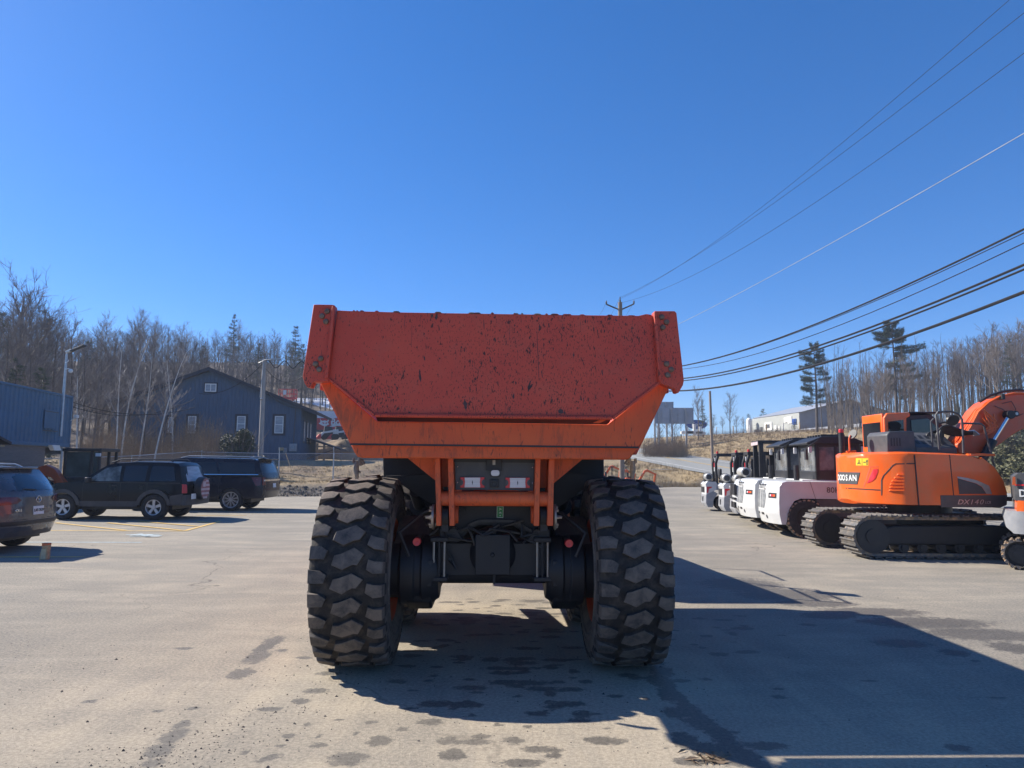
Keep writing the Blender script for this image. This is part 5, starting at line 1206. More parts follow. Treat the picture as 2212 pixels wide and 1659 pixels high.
    for k in range(6):
        g = MB(); g.bx(1.45, 2.05, .42+k*.26, .48+k*.26, 2.605, 2.66); g.build('roof_bar', 'plastic', rf_)
    for (x, y) in ((1.14, .32), (1.14, 1.85), (2.42, .25)): g = MB(); g.box(x, y, 2.26, .08, .07, .17); g.build('work_lamp', 'lens', rf_, bev=.01)
    g = MB(); g.tube([(1.3, .12, 2.5), (1.0, .10, 2.3), (1.0, .1, 2.1)], .02, 6); g.box(.98, .08, 2.12, .05, .16, .26); g.build('mirror', 'black', rf_)
    g = MB(); g.cyl((.85, .6, 1.46), (.85, .6, 1.85), .07, 12); g.build('exhaust_stack', 'black', r)
    for k in range(2):
        x = 2.75; g = MB(); g.bx(x, x+.16, .55+k*.95, .72+k*.95, .2, 2.5); g.build('mast_rail', 'black', r, bev=.01)
    g = MB(); g.bx(2.76, 2.9, .55, 1.67, 2.42, 2.5); g.bx(2.76, 2.9, .55, 1.67, 1.4, 1.5); g.build('mast_bar', 'black', r)
    for y in (.6, 1.5): g = MB(); g.bx(3.55, 4.8, y, y+.14, .05, .11); g.bx(3.52, 3.60, y, y+.14, .05, .9); g.build('fork', 'black', r)
    tread_tyre(r, .93, .16, .49, .30, 26); tread_tyre(r, .93, 2.04, .49, .30, 26); tread_tyre(r, 3.0, .25, .47, .55, 24); tread_tyre(r, 3.0, 1.9, .47, .55, 24)
    return r
f1 = big_forklift(); f1.location = (6.22, 17.35, 0); f1.rotation_euler = (0, 0, radians(-8)); f1.scale = (.94,)*3
tag(f1, 'large white diesel forklift with black cab standing right behind the orange excavator', 'forklift', 'forklifts parked in a row')
f2 = copy_tree(f1); f2.location = (6.38, 19.55, 0); f2.rotation_euler = (0, 0, radians(-8))
tag(f2, 'large white diesel forklift with black cab parked second from the excavator', 'forklift', 'forklifts parked in a row')

# older white forklift with a rounded cowl, mostly hidden
of = empty('forklift', (6.85, 21.9, 0), radians(-9), 'white forklift with open black guard frame squeezed behind the two large forklifts', 'forklift', 'forklifts parked in a row')
def ow(x, t, z): k = max(0, .5-x)/.5; return (x+.16*abs(t)**3*max(0, 1-x/.5), .7+t*.68*(1-.12*k*k), z)
sculpt('counterweight', [(.2, .25), (.02, .45), (0, 1.0), (.15, 1.28), (.4, 1.36), (1.6, 1.3), (1.6, .9), (1.2, .8), (1.0, .3)], ow, 'white', of, frange(0, 1.6, .1), frange(.3, 1.3, .12), (-.9, -.5, 0, .5, .9), smooth=34)
for s_ in range(3): g = MB(); g.bx(-.012, .05, .25+s_*.3, .48+s_*.3, .82, 1.15); g.build('grille', 'black', of)
g = MB(); g.bx(-.014, .05, .3, 1.1, .68, .74); g.build('dark_label', 'black', of)
g = MB(); g.bx(-.0, .06, .35, .62, .42, .6); g.bx(-.0, .06, .78, 1.05, .42, .6); g.build('port', 'black', of)
g = MB(); g.bx(.75, .88, .15, .28, 1.3, 2.42); g.bx(.75, .88, 1.12, 1.25, 1.3, 2.42); g.bx(1.9, 2.0, .15, .25, .8, 2.42); g.bx(1.9, 2.0, 1.15, 1.25, .8, 2.42); g.bx(.72, 2.05, .12, 1.28, 2.42, 2.5); g.build('guard_frame', 'black', of, bev=.01)
g = MB(); g.bx(.705, .72, .12, 1.28, 2.36, 2.46); g.build('light_bar', 'flagwhite', of)
g = MB(); g.bx(1.0, 1.45, .45, .95, 1.3, 1.5); g.bx(.98, 1.1, .45, .95, 1.5, 1.95); g.build('seat', 'black', of, bev=.05)
g = MB(); g.cyl((.9, .2, 1.3), (.9, .2, 2.1), .05, 10); g.build('exhaust_pipe', 'black', of)
g = MB(); g.cyl((.35, .25, 1.52), (.35, 1.1, 1.52), .155, 20); g.build('gas_bottle', 'tank', of, bev=.05)
g = MB(); g.bx(.2, .5, .3, 1.1, 1.34, 1.38); g.cyl((.35, .2, 1.52), (.35, .3, 1.52), .1, 16); g.build('bottle_tray', 'black', of)
g = MB(); g.bx(1.2, 2.4, .1, 1.3, .3, .9); g.build('chassis', 'graymetal', of, bev=.02)
tread_tyre(of, .85, .12, .32, .22, 18); tread_tyre(of, .85, 1.28, .32, .22, 18); tread_tyre(of, 2.1, .15, .38, .28, 18); tread_tyre(of, 2.1, 1.25, .38, .28, 18)
for k in range(2): g = MB(); g.bx(2.4, 2.5, .35+k*.6, .45+k*.6, .1, 2.3); g.build('mast_rail', 'black', of)

def small_forklift():
    r = empty('forklift')
    def cw(x, t, z): k = max(0, .4-x)/.4; return (x+.12*abs(t)**2.5*max(0, 1-x/.4), .6+t*.58*(1-.06*k*k), z)
    S_ = lambda n, p, m: sculpt(n, p, cw, m, r, frange(0, 1.6, .1), frange(.2, 1.2, .12), (-.9, -.5, 0, .5, .9), smooth=30)
    S_('top_cowl', [(.0, 1.02), (.02, .93), (.52, .93), (.55, 1.02), (.5, 1.10), (.12, 1.12)], 'white')
    S_('counterweight', [(.03, .93), (.03, .62), (.50, .80), (.52, .93)], 'white')
    S_('lower_counterweight', [(.02, .62), (.0, .3), (.1, .15), (.36, .15), (.40, .45), (.56, .66), (.4, .76)], 'greypaint')
    S_('side_body', [(.50, .80), (.9, .75), (1.5, .72), (1.5, .98), (.9, 1.05), (.52, 1.0)], 'greypaint')
    def rr_(n, p, m, off=.006): return sculpt(n, p, lambda y, t, z: ((.03 if z > .62 else .01)+.12*abs(y*.9/.58)**2.5-(off if t > 0 else -.02), .6+y*.9, z), m, r, frange(-.6, .6, .1), smooth=40)
    rr_('grille', [(-.45, .70), (.45, .70), (.45, .91), (-.45, .91)], 'black', .010); rr_('vent', [(-.36, .36), (-.24, .36), (-.24, .52), (-.36, .55)], 'black'); rr_('vent', [(.24, .36), (.36, .36), (.36, .55), (.24, .52)], 'black')
    def sd(n, p, m, off=.008, s_=-1): return sculpt(n, p, lambda x, t, z: (cw(x, s_, z)[0], cw(x, s_, z)[1]+s_*(off if t > 0 else -.01), z), m, r, frange(0, 1.5, .1), smooth=40)
    for s_ in (-1, 1):
        sd('red_accent', [(.06, .68), (.12, .68), (.16, .84), (.32, .88), (.32, .92), (.06, .92)], 'red', .008, s_); sd('red_side', [(.85, .75), (1.35, .73), (1.3, .82), (1.1, .86)], 'redpaint', .010, s_)
    rr_('small_lettering', [(-.2, .965), (.0, .965), (.0, .985), (-.2, .985)], 'graymetal', .03)
    g = MB(); g.cyl((.26, .18, 1.28), (.26, .98, 1.28), .155, 20); tk = g.build('gas_bottle', 'tank', r, bev=.05)
    g = MB(); g.cyl((.26, .14, 1.28), (.26, .24, 1.28), .10, 20); g.build('bottle_collar', 'plastic', tk)
    for y in (.42, .78):
        g = MB(); g.lathe([(-.02, .158), (-.02, .168), (.02, .168), (.02, .158)], 'y', (.26, y, 1.28), 24); g.build('strap', 'black', tk)
    g = MB(); g.bx(.1, .45, .25, .95, 1.10, 1.14); g.build('bottle_tray', 'black', r)
    g = MB()
    for y in (.10, 1.02): g.tube([(.55, y, 1.0), (.52, y, 1.8), (.62, y, 2.12)], .055, 8); 
    for y in (.08, 1.02): g.bx(1.40, 1.54, y, y+.09, .8, 2.14)
    g.bx(.55, 1.6, .05, 1.15, 2.07, 2.18); g.build('guard_frame', 'black', r, bev=.008)
    g = MB(); g.cyl((.60, .16, 2.17), (.60, .16, 2.26), .045, 12); g.build('red_beacon', 'red', r, bev=.01)
    g = MB(); g.box(.53, .3, 1.95, .05, .1, .14); g.build('work_lamp', 'lens', r, bev=.01)
    g = MB(); g.cyl((.50, .20, 1.50), (.50, .20, 1.66), .04, 10); g.build('extinguisher_base', 'whitewood', r); g = MB(); g.cyl((.50, .20, 1.66), (.50, .20, 1.82), .04, 10); g.build('extinguisher', 'red', r)
    g = MB(); g.bx(.7, 1.1, .38, .82, 1.05, 1.2); g.bx(.68, .78, .38, .82, 1.2, 1.6); g.build('seat', 'black', r, bev=.04)
    g = MB(); g.bx(.95, 1.9, .1, 1.1, .2, .72); g.build('chassis', 'black', r, bev=.02)
    for y in (.25, .85): g = MB(); g.bx(1.95, 2.05, y, y+.1, .08, 2.05); g.build('mast_rail', 'black', r, bev=.008)
    g = MB(); g.bx(1.95, 2.05, .25, .95, 1.97, 2.05); g.build('mast_bar', 'black', r)
    for y in (.25, .82): g = MB(); g.bx(2.1, 3.1, y, y+.1, .04, .08); g.build('fork', 'black', r)
    tread_tyre(r, .76, .10, .27, .19, 18); tread_tyre(r, .76, 1.10, .27, .19, 18); tread_tyre(r, 1.75, .13, .32, .22, 18); tread_tyre(r, 1.75, 1.07, .32, .22, 18)
    return r
sf = small_forklift(); labs = ['small white and grey gas forklift nearest the large forklifts', 'small white and grey gas forklift in the middle of the three small ones', 'small white and grey gas forklift standing apart at the far end of the row']
for k, (x, y) in enumerate([(7.24, 23.6), (7.26, 24.95), (7.28, 27.3)]):
    o = sf if k == 0 else copy_tree(sf)
    o.location = (x, y, 0); o.rotation_euler = (0, 0, radians(-11+k)); tag(o, labs[k], 'forklift', 'forklifts parked in a row')
# ------------------------------------------------------------------ buildings
# blue steel container raised on the left
ca_ = Vector((at(154, 900, 36).x, 36.0, 0)); cd = Vector((.165, -.986, 0)).normalized()   # towards the camera
ct = empty('container_building', ca_, atan2(cd.y, cd.x), 'raised blue corrugated steel container above a grey brown shed at the left edge', 'container')
# local +x runs towards the camera, local -y is the side facing left(away) / +y faces right? keep face on local y=0
g = MB(); vs = []; fs = []; n = 0; L = 12.2; zb, zt_ = at(150, 966, 36).z, at(154, 856, 36).z
x = 0.0; prof_ = []
while x < L-.3: prof_ += [(x, 0), (x+.13, 0), (x+.18, -.045), (x+.31, -.045)]; x += .36
prof_.append((L, 0))
SG = -1   # outward normal of the visible face in local y is found below
nrm_ = Vector((-cd.y, cd.x, 0)); vis = 1 if nrm_.dot(-ca_) > 0 else -1
for (px, d) in prof_:
    for z in (zb+.15, zt_-.08): vs.append((px, vis*d, z))
for i in range(len(prof_)-1): fs.append((2*i, 2*i+2, 2*i+3, 2*i+1))
g.add(vs, fs); g.build('corrugated_side', 'bluemetal', ct, smooth=25)
g = MB(); g.box(L/2, -vis*1.25, (zb+zt_)/2, L-.05, 2.3, zt_-zb-.1)
g.build('steel_box', 'bluemetal', ct)
for (x0, x1, z0, z1) in ((0, L, zb, zb+.16), (0, L, zt_-.10, zt_), (-.02, .12, zb, zt_)):
    g = MB(); g.bx(x0, x1, -vis*.06, vis*.035, z0, z1); g.build('edge_beam', 'bluemetal', ct, bev=.01)
g = MB(); g.box(-.03, -vis*1.22, (zb+zt_)/2, .05, 2.3, zt_-zb); g.build('end_wall', 'bluemetal', ct)
for z in (3.15, 4.05): g = MB(); g.bx(1.5, 2.9, vis*.03, vis*.06, z, z+.04); g.build('lock_bar', 'graymetal', ct)
g = MB(); g.bx(1.75, 2.9, vis*.035, vis*.055, 3.27, 4.17); g.build('hatch', 'bluemetal', ct)
g = MB(); g.bx(2.2, L, -vis*2.4, -vis*.15, 0, zb-.02); g.build('shed_wall', 'tansiding', ct)
for k in range(14):
    g = MB(); g.bx(2.2, L, -vis*.15, -vis*.12, .1+k*.18, .1+k*.18+.165); g.build('board', 'tansiding', ct)
g = MB(); g.cyl((.4, -vis*.15, -.3), (.4, -vis*.15, zb), .07, 10); g.build('steel_post', 'silver', ct)
g = MB(); g.bx(.1, 2.2, -vis*.3, -vis*.2, zb-.35, zb-.05); 
g.build('cross_beam', 'black', ct)
g = MB(); g.prism([(7.4, zb+.05), (9.8, zb+.62), (9.8, zb+.5), (7.4, zb-.05)], vis*.1, vis*.9) ; g.build('porch_roof', 'roofdark', ct)
g = MB(); g.bx(7.7, 9.6, vis*.1, vis*.8, zb-.15, zb-.08); g.build('porch_soffit', 'tan', ct)
g = MB(); p0 = (.15, vis*.12, 3.9); g.box(.05, vis*.25, 4.0, .28, .14, .14); g.cyl((.1, vis*.0, 3.75), (.1, vis*.25, 3.95), .02, 6); g.build('camera', 'whitewood', ct)
g = MB(); g.prism([(2.0, 2.25), (2.3, 2.5), (1.5, 2.5), (1.3, 2.25)], vis*.0, vis*.2); g.build('flood_lamp', 'whitewood', ct)
# light pole standing by the container
p = at(137, 950, 33.5)
lp = empty('light_pole', (at(131.5, 930, 33.5).x, 33.5, 0), 0, 'slim white steel lamp pole rising in front of the blue container', 'light pole')
zt2 = at(143, 764, 33.5).z
g = MB(); g.tube([(0, 0, 2.9), (0, 0, zt2)], [.075, .05], 10); g.build('pole', 'silver', lp)
g = MB(); g.tube([(0, 0, zt2), (.1, 0, zt2+.1), (.25, 0, zt2+.16)], .035, 6); ar = g.build('arm', 'silver', lp)
R_ = Matrix.Rotation(radians(-24), 3, 'Y')
g = MB(); g.box(.52, 0, zt2+.27, .72, .24, .06, R=R_); g.build('lamp_head', 'graymetal', ar, bev=.01)
g = MB(); g.box(.10, 0, zt2+.12, .26, .2, .09, R=R_); g.build('driver_box', 'whitewood', ar, bev=.01)
g = MB(); g.tube([(0, -.05, zt2-.75), (.2, -.05, zt2-.72)], .02, 6); g.sphere((.28, -.05, zt2-.83), .10, 12, 8); g.build('dome_camera', 'whitewood', lp)
g = MB(); g.tube([(0, -.05, zt2-.45), (.12, -.05, zt2-.38), (.15, -.05, zt2-.3)], .02, 6); g.build('bracket', 'whitewood', lp)

# dark blue gabled house
HY = 60.0; gz = terrain(-24, 62)
th_ = radians(7)
hc = at(647, 985, HY); 
hs_ = empty('house', (hc.x, hc.y, 0), th_, 'dark blue house with vertical board siding, gable end and three white framed windows', 'house')
def hl_(px, py, off=0):
    """pixel -> local (x,z) on the gable wall plane (local y = off)"""
    Rz = Matrix.Rotation(-th_, 3, 'Z'); d = Rz @ ray(px, py); o = Rz @ (Vector((0, 0, CAMH))-Vector((hc.x, hc.y, 0)))
    t = (off-o.y)/d.y; q = o+d*t; return q.x, q.z
rid = hl_(454, 801); eav = hl_(647, 882); xl = 2*rid[0]-0; zb_ = min(1.2, hl_(647, 1000)[1]-.8)
eL = (xl, eav[1]); DEP = 9.0
g = MB(); g.prism([(0, zb_), (0, eav[1]), rid, eL, (xl, zb_)], 0, DEP); g.build('wall', 'siding', hs_)
bat = MB(); x = -.0
while x > xl:
    zt_b = eav[1]+(rid[1]-eav[1])*(1-abs(x-rid[0])/abs(rid[0])) if abs(x-rid[0]) < abs(rid[0]) else eav[1]
    bat.bx(x-.03, x+.03, -.035, 0, zb_, zt_b); x -= .30
x = .3
while x < DEP: bat.bx(-.0, .035, x-.03, x+.03, zb_, eav[1]); x += .3
tag(bat.build('battens', 'siding', hs_, smooth=0), kind='stuff')
sl2 = (rid[1]-eav[1])/abs(rid[0])
for sd, xe in ((1, 1.35), (-1, xl-1.35)):
    ze = eav[1]-sl2*1.35
    pr_ = [(rid[0], rid[1]+.05), (xe, ze+.05), (xe, ze+.28), (rid[0], rid[1]+.28)]
    g = MB(); g.prism(pr_, -.5, DEP+.5); rfo = g.build('roof', 'roofdark', hs_, bev=.01)
g = MB(); g.prism([(rid[0], rid[1]-.05), (1.35, eav[1]-sl2*1.35-.05), (1.35, eav[1]-sl2*1.35+.24), (rid[0], rid[1]+.24)], -.54, -.5); g.prism([(rid[0], rid[1]-.05), (xl-1.35, eav[1]-sl2*1.35-.05), (xl-1.35, eav[1]-sl2*1.35+.24), (rid[0], rid[1]+.24)], -.54, -.5); g.build('bargeboard', 'sidingtrim', hs_)
def hwin(px0, py0, px1, py1, parts=2, wide=False, trim=.18):
    a = hl_(px0, py1, -.05); b_ = hl_(px1, py0, -.05); x0, z0, x1, z1 = a[0], a[1], b_[0], b_[1]
    g = MB(); g.bx(x0-trim, x1+trim, -.045, .02, z0-trim, z1+trim); w_ = g.build('window', 'sidingtrim', hs_)
    fr_ = MB(); f = .07
    for q in ((x0, x1, z0, z0+f), (x0, x1, z1-f, z1), (x0, x0+f, z0+f, z1-f), (x1-f, x1, z0+f, z1-f)): fr_.bx(q[0], q[1], -.09, -.045, q[2], q[3])
    if wide: fr_.bx((x0+x1)/2-.03, (x0+x1)/2+.03, -.09, -.045, z0+f, z1-f)
    else: fr_.bx(x0+f, x1-f, -.09, -.045, (z0+z1)/2-.03, (z0+z1)/2+.03)
    fr_.build('frame', 'whitewood', w_)
    if wide:
        g = MB(); g.bx(x0+f, (x0+x1)/2-.03, -.06, -.05, z0+f, z1-f); g.build('pane', 'glasslight', w_); g = MB(); g.bx((x0+x1)/2+.03, x1-f, -.06, -.05, z0+f, z1-f); g.build('pane', 'glasslight', w_)
    else:
        g = MB(); g.bx(x0+f, x1-f, -.06, -.05, z0+f, (z0+z1)/2-.03); g.build('pane', 'glasslight', w_); g = MB(); g.bx(x0+f, x1-f, -.06, -.05, (z0+z1)/2+.03, z1-f); g.build('pane', 'glasslight', w_)
hwin(592.5, 899, 613, 936); hwin(511, 899, 531, 932); hwin(405, 899, 424.5, 936); hwin(362, 901, 376, 935); hwin(442.5, 829, 468, 846, wide=True, trim=.10)
for k in range(3):
    y0 = 1.2+k*1.7; g = MB(); g.bx(0, .05, y0, y0+.9, eav[1]-2.9, eav[1]-.9); w_ = g.build('window', 'sidingtrim', hs_)
    g = MB(); g.bx(.05, .07, y0+.15, y0+.75, eav[1]-2.75, eav[1]-1.05); g.build('pane', 'glasslight', w_)
a = hl_(633, 966, -.12); g = MB(); g.bx(a[0]-.3, a[0]+.3, -.2, 0, a[1]-.35, a[1]+.3); mb_ = g.build('meter_box', 'greypaint', hs_, bev=.02)
g = MB(); g.cyl((a[0], -.2, a[1]), (a[0], -.28, a[1]), .16, 14); g.build('meter', 'glasslight', mb_); g = MB(); g.cyl((a[0], -.08, a[1]+.3), (a[0]+.1, -.08, eav[1]+.3), .03, 6); g.build('conduit', 'graymetal', hs_)
g = MB(); g.bx(a[0]-.8, a[0]-.5, -.15, 0, a[1]-.45, a[1]-.05); g.build('junction_box', 'greypaint', hs_)
a = hl_(608, 968, -.1); g = MB(); g.bx(a[0]-.2, a[0]+.2, -.3, 0, a[1]-.2, a[1]+.05); g.build('vent_hood', 'tan', hs_)
# lean-to roof on the right side
g = MB(); g.prism([(0, 4.0), (3.0, 3.0), (3.0, 2.88), (0, 3.85)], 3.0, 8.0); g.prism([(2.6, 3.0), (2.7, 3.0), (.1, 2.0), (.1, 2.2)], 3.1, 3.2); g.build('lean_to_roof', 'roofdark', hs_)

# red and white shed with the animal head sign, long pale roof behind it
RY = 92.0
def pp(px, py, Y): q = at(px, py, Y); return q.x, q.z
rz0 = terrain(-25, RY)
a = pp(640, 950, RY); b_ = pp(760, 888, RY); zb2 = pp(700, 945, RY)[1]
rs_ = empty('sales_trailer', ((a[0]), RY, 0), 0, 'red and white metal shed with a white wildcat head painted on its wall', 'shed')
wd = b_[0]-a[0]
g = MB(); g.bx(0, wd, 0, 5, zb2-.5, pp(700, 888, RY)[1]); sh = g.build('wall', 'whiteroof', rs_)
# panels
z0_, z1_ = pp(700, 934, RY)[1], pp(700, 903, RY)[1]; xr0 = pp(682, 900, RY)[0]-a[0]
g = MB(); g.bx(xr0, wd, -.06, 0, z0_, z1_); rp = g.build('red_panel', 'redpaint', rs_)
g = MB(); g.bx(0, xr0, -.05, 0, z0_-.4, pp(700, 921, RY)[1]); g.build('red_panel', 'redpaint', rs_)
k = 0
while k*.4 < wd: g = MB(); g.bx(k*.4, k*.4+.05, -.09, -.06 if k*.4 > xr0 else 0, z0_, z1_); g.build('rib', 'redpaint' if k*.4 > xr0 else 'whiteroof', rs_); k += 2
def bp(cx_, cy_):   # crop pixel of the 1100,1480 study
    q = pp(633.6+cx_*.10416, 852.5+cy_*.10416, RY-.1); return (q[0]-a[0], q[1])
head = [(555, 490), (575, 530), (600, 545), (650, 535), (700, 545), (725, 520), (745, 495), (735, 545), (715, 570), (740, 620), (700, 635), (690, 650), (655, 660), (620, 645), (600, 640), (525, 600), (560, 570), (565, 540)]
g = MB(); g.prism([bp(*q) for q in head], -.13, -.06); hd = g.build('wildcat_head_sign', 'whitewood', rs_)
for e_ in ([(605, 570), (650, 590), (640, 605), (610, 595)], [(705, 572), (665, 592), (672, 605), (700, 595)]): g = MB(); g.prism([bp(*q) for q in e_], -.16, -.13); g.build('eye', 'redpaint', hd)
q = bp(860, 565); text('Bobcat', 1.15, 'whitewood', rs_, face_M((bp(775, 565)[0], -.12, q[1]), (1, 0, 0), (0, 0, 1)), .03, off=.03, align='LEFT')
g = MB(); g.prism([bp(*q) for q in [(740, 665), (830, 620), (900, 605), (1000, 600), (1000, 650), (900, 645), (850, 665)]], -.10, -.062); g.build('white_swoosh', 'whitewood', rs_)
# two compact loaders parked before it
def loader():
    r = empty('compact_loader')
    g = MB(); g.prism([(-.6, .35), (-.6, 1.3), (-.4, 1.9), (.6, 1.95), (.7, .9), (.9, .4)], -.6, .6); g.build('cab', 'black', r, bev=.03)
    for s_ in (-1, 1):
        g = MB(); g.prism([(-1.3, 1.2), (-1.3, 1.55), (.9, 1.1), (1.3, .4), (1.1, .35), (.7, .9)], s_*.82, s_*.65); g.build('lift_arm', 'white', r, bev=.02)
        for x in (-.75, .55): g = MB(); g.lathe([(-.13, .2), (-.14, .36), (-.12, .42), (.12, .42), (.14, .36), (.13, .2)], 'y', (x, s_*.75, .42), 16); g.cyl((x, s_*.7, .42), (x, s_*.85, .42), .22, 12); g.build('wheel', 'rubber', r)
    g = MB(); g.bx(-1.4, -.6, -.6, .6, .5, 1.5); g.build('engine_cover', 'white', r, bev=.06); g = MB(); g.prism([(1.1, .1), (1.9, .05), (1.9, .12), (1.35, .8), (1.1, .8)], -.9, .9); g.build('bucket', 'redpaint', r)
    return r
l1 = loader(); l1.scale = (.78,)*3; p = at(709, 947, 82); l1.location = (p.x, 82, p.z-.15); l1.rotation_euler = (0, 0, radians(200)); tag(l1, 'white compact loader with black cab left of the two in front of the red shed', 'loader', 'compact loaders before the red shed')
l2 = copy_tree(l1); p = at(731, 947, 82); l2.location = (p.x, 82.5, p.z-.15); tag(l2, 'white compact loader nearest the dump truck in front of the red shed', 'loader', 'compact loaders before the red shed')
# long pale roofed building
g = MB(); q0, q1 = pp(615, 884, 112), pp(860, 884, 112); qt = pp(700, 863, 118)
wb = empty('long_building', (q0[0], 112, 0), 0, 'long low building with a pale metal roof behind the red shed', 'building')
g.bx(0, q1[0]-q0[0], .3, 16, q0[1]-3, q0[1]-.05); g.build('wall', 'greypaint', wb)
g = MB(); g.add([(-.5, 0, q0[1]), (q1[0]-q0[0], 0, q0[1]), (q1[0]-q0[0], 8, qt[1]+.4), (-.5, 8, qt[1]+.4), (-.5, 16, q0[1]), (q1[0]-q0[0], 16, q0[1])], [(0, 1, 2, 3), (3, 2, 5, 4)]); g.build('roof', 'whiteroof', wb, smooth=0)
# red scissor lift platform
sc0 = at(621, 862, 95); zg = terrain(sc0.x, 95)
lf_ = empty('scissor_lift', (sc0.x, 95, 0), 0, 'red scissor lift raised above the roof of the blue house', 'lift')
z0 = sc0.z; g = MB(); g.bx(-1.1, 1.15, -.5, .5, z0, z0+.22); g.build('platform', 'redpaint', lf_)
g = MB()
for x in (-1.05, -.5, .1, .6, 1.1):
    for y in (-.48, .48): g.tube([(x, y, z0+.2), (x, y, z0+1.3)], .035, 5)
for z in (z0+.7, z0+1.3):
    for y in (-.48, .48): g.tube([(-1.05, y, z), (1.1, y, z)], .035, 5)
    for x in (-1.05, 1.1): g.tube([(x, -.48, z), (x, .48, z)], .035, 5)
tag(g.build('guard_rail', 'redpaint', lf_), kind='stuff')
g = MB(); g.bx(-.45, -.05, -.52, -.46, z0+.55, z0+1.15); g.build('control_box', 'whitewood', lf_)
g = MB()
for k in range(3):
    h0 = zg+.8+(z0-zg-.8)*k/3; h1 = zg+.8+(z0-zg-.8)*(k+1)/3
    for y in (-.4, .4): g.tube([(-.9, y, h0), (.9, y, h1)], .05, 4); g.tube([(.9, y, h0), (-.9, y, h1)], .05, 4)
tag(g.build('scissor_stack', 'redpaint', lf_), kind='stuff'); g = MB(); g.bx(-1.1, 1.1, -.6, .6, zg+.1, zg+.8); g.build('base', 'redpaint', lf_, bev=.05)

# tractor-like orange machine with cab behind the fence at left
TYY = 31.0
def px3(cx_, cy_, Y=TYY): q = at(cx_*.1319, 806.4+cy_*.1319, Y); return q.x, q.z
tt = empty('backhoe', (0, 0, 0), 0, 'old orange digging machine with glazed black cab parked by the fence behind the grey car', 'digger')
A = px3(1050, 1225); B = px3(1655, 1225); zb3 = .5
g = MB(); 
for x in (A[0], B[0]-.12, (A[0]+B[0])/2+.35): 
    for y in (TYY, TYY+1.3): g.bx(x, x+.12, y, y+.1, zb3, A[1])
g.bx(A[0]-.05, B[0]+.05, TYY-.05, TYY+1.45, A[1]-.14, A[1]); g.bx(A[0], B[0], TYY, TYY+1.4, zb3, zb3+.55); cabt = g.build('cab_frame', 'black', tt, bev=.02)
MT['cabglass'] = pm('greenish_cab_glass', (.06, .085, .08), .1, var=.4, scale=1.5)
g = MB(); g.bx(A[0]+.14, (A[0]+B[0])/2+.33, TYY+.03, TYY+.05, zb3+.56, A[1]-.16); g.build('cab_window', 'cabglass', cabt); g = MB(); g.bx((A[0]+B[0])/2+.49, B[0]-.14, TYY+.03, TYY+.05, zb3+.56, A[1]-.16); g.build('cab_window', 'cabglass', cabt)
g = MB(); g.box((A[0]+B[0])/2+.75, TYY-.08, A[1]-.28, .2, .08, .14); g.build('work_lamp', 'lens', tt)
pts = [px3(*q) for q in ((600, 1659), (700, 1530), (830, 1500), (960, 1560), (1120, 1790), (1100, 1900), (900, 1700), (800, 1680), (720, 1900), (560, 1900))]
g = MB(); g.prism(pts, TYY-.3, TYY+.0); g.build('boom', 'orangeboom', tt, bev=.02)
g = MB(); g.prism([(A[0]-1.3, .3), (A[0]-1.3, .9), (B[0]+.3, .9), (B[0]+.4, .3)], TYY+.2, TYY+1.3); g.build('chassis', 'orangeboom', tt, bev=.03)
for x in (A[0]-.8, B[0]-.4): g = MB(); g.lathe([(-.15, .25), (-.17, .4), (-.12, .5), (.12, .5), (.17, .4), (.15, .25)], 'y', (x, TYY-.05, .5), 20); g.cyl((x, TYY-.1, .5), (x, TYY, .5), .26, 14); g.build('wheel', 'rubber', tt)

# small orange mini diggers right of the truck
def mini(loc, lab, flip=1):
    r = empty('mini_digger', loc, 0, lab, 'digger', 'little orange diggers on the far grass'); r.scale = (.72,)*3
    for (n_, poly, y0, y1, mt) in (('track', [(-.8, .0), (-.9, .15), (-.8, .35), (.8, .35), (.9, .15), (.8, 0)], -.6, -.35, 'rubber'), ('track', [(-.8, .0), (-.9, .15), (-.8, .35), (.8, .35), (.9, .15), (.8, 0)], .35, .6, 'rubber'),
        ('house', [(-.8, .4), (-.85, .9), (-.6, 1.15), (.1, 1.15), (.2, .7), (.7, .6), (.7, .4)], -.5, .5, 'orange'), ('boom', [(.6, .6), (.7, 1.0), (1.3, 1.9), (1.6, 2.0), (2.4, 1.6), (2.35, 1.45), (1.6, 1.75), (1.4, 1.7), (.9, .9)], -.1, .1, 'orange'),
        ('dipper_arm', [(2.3, 1.65), (2.5, 1.6), (2.3, .5), (2.15, .5)], -.08, .08, 'orange'), ('bucket', [(2.1, .5), (2.35, .5), (2.3, .15), (1.95, .1), (1.9, .3)], -.2, .2, 'black')):
        g = MB(); g.prism([(x*flip, z) for x, z in poly], y0, y1); g.build(n_, mt, r, bev=.015)
    g = MB()
    for x in (-.5, .25):
        for y in (-.4, .4): g.tube([(x*flip, y, .9), (x*flip, y, 2.2)], .03, 5)
    g.bx(-.6, .35, -.5, .5, 2.2, 2.26); g.build('canopy', 'black', r); g = MB(); g.bx(-.4, .0, -.25, .25, 1.15, 1.3); g.bx(-.45, -.3, -.25, .25, 1.3, 1.75); g.build('seat', 'black', r, bev=.03)
    return r
for k, (px, Y) in enumerate(((1317, 49), (1364, 51), (1290, 53))):
    q = at(px, 1040, Y); mini((q.x, Y, terrain(q.x, Y)), ('little orange digger with black canopy just right of the truck tub', 'little orange digger with its arm reaching down, farthest right of the three', 'little orange digger mostly hidden behind the truck wheel')[k])

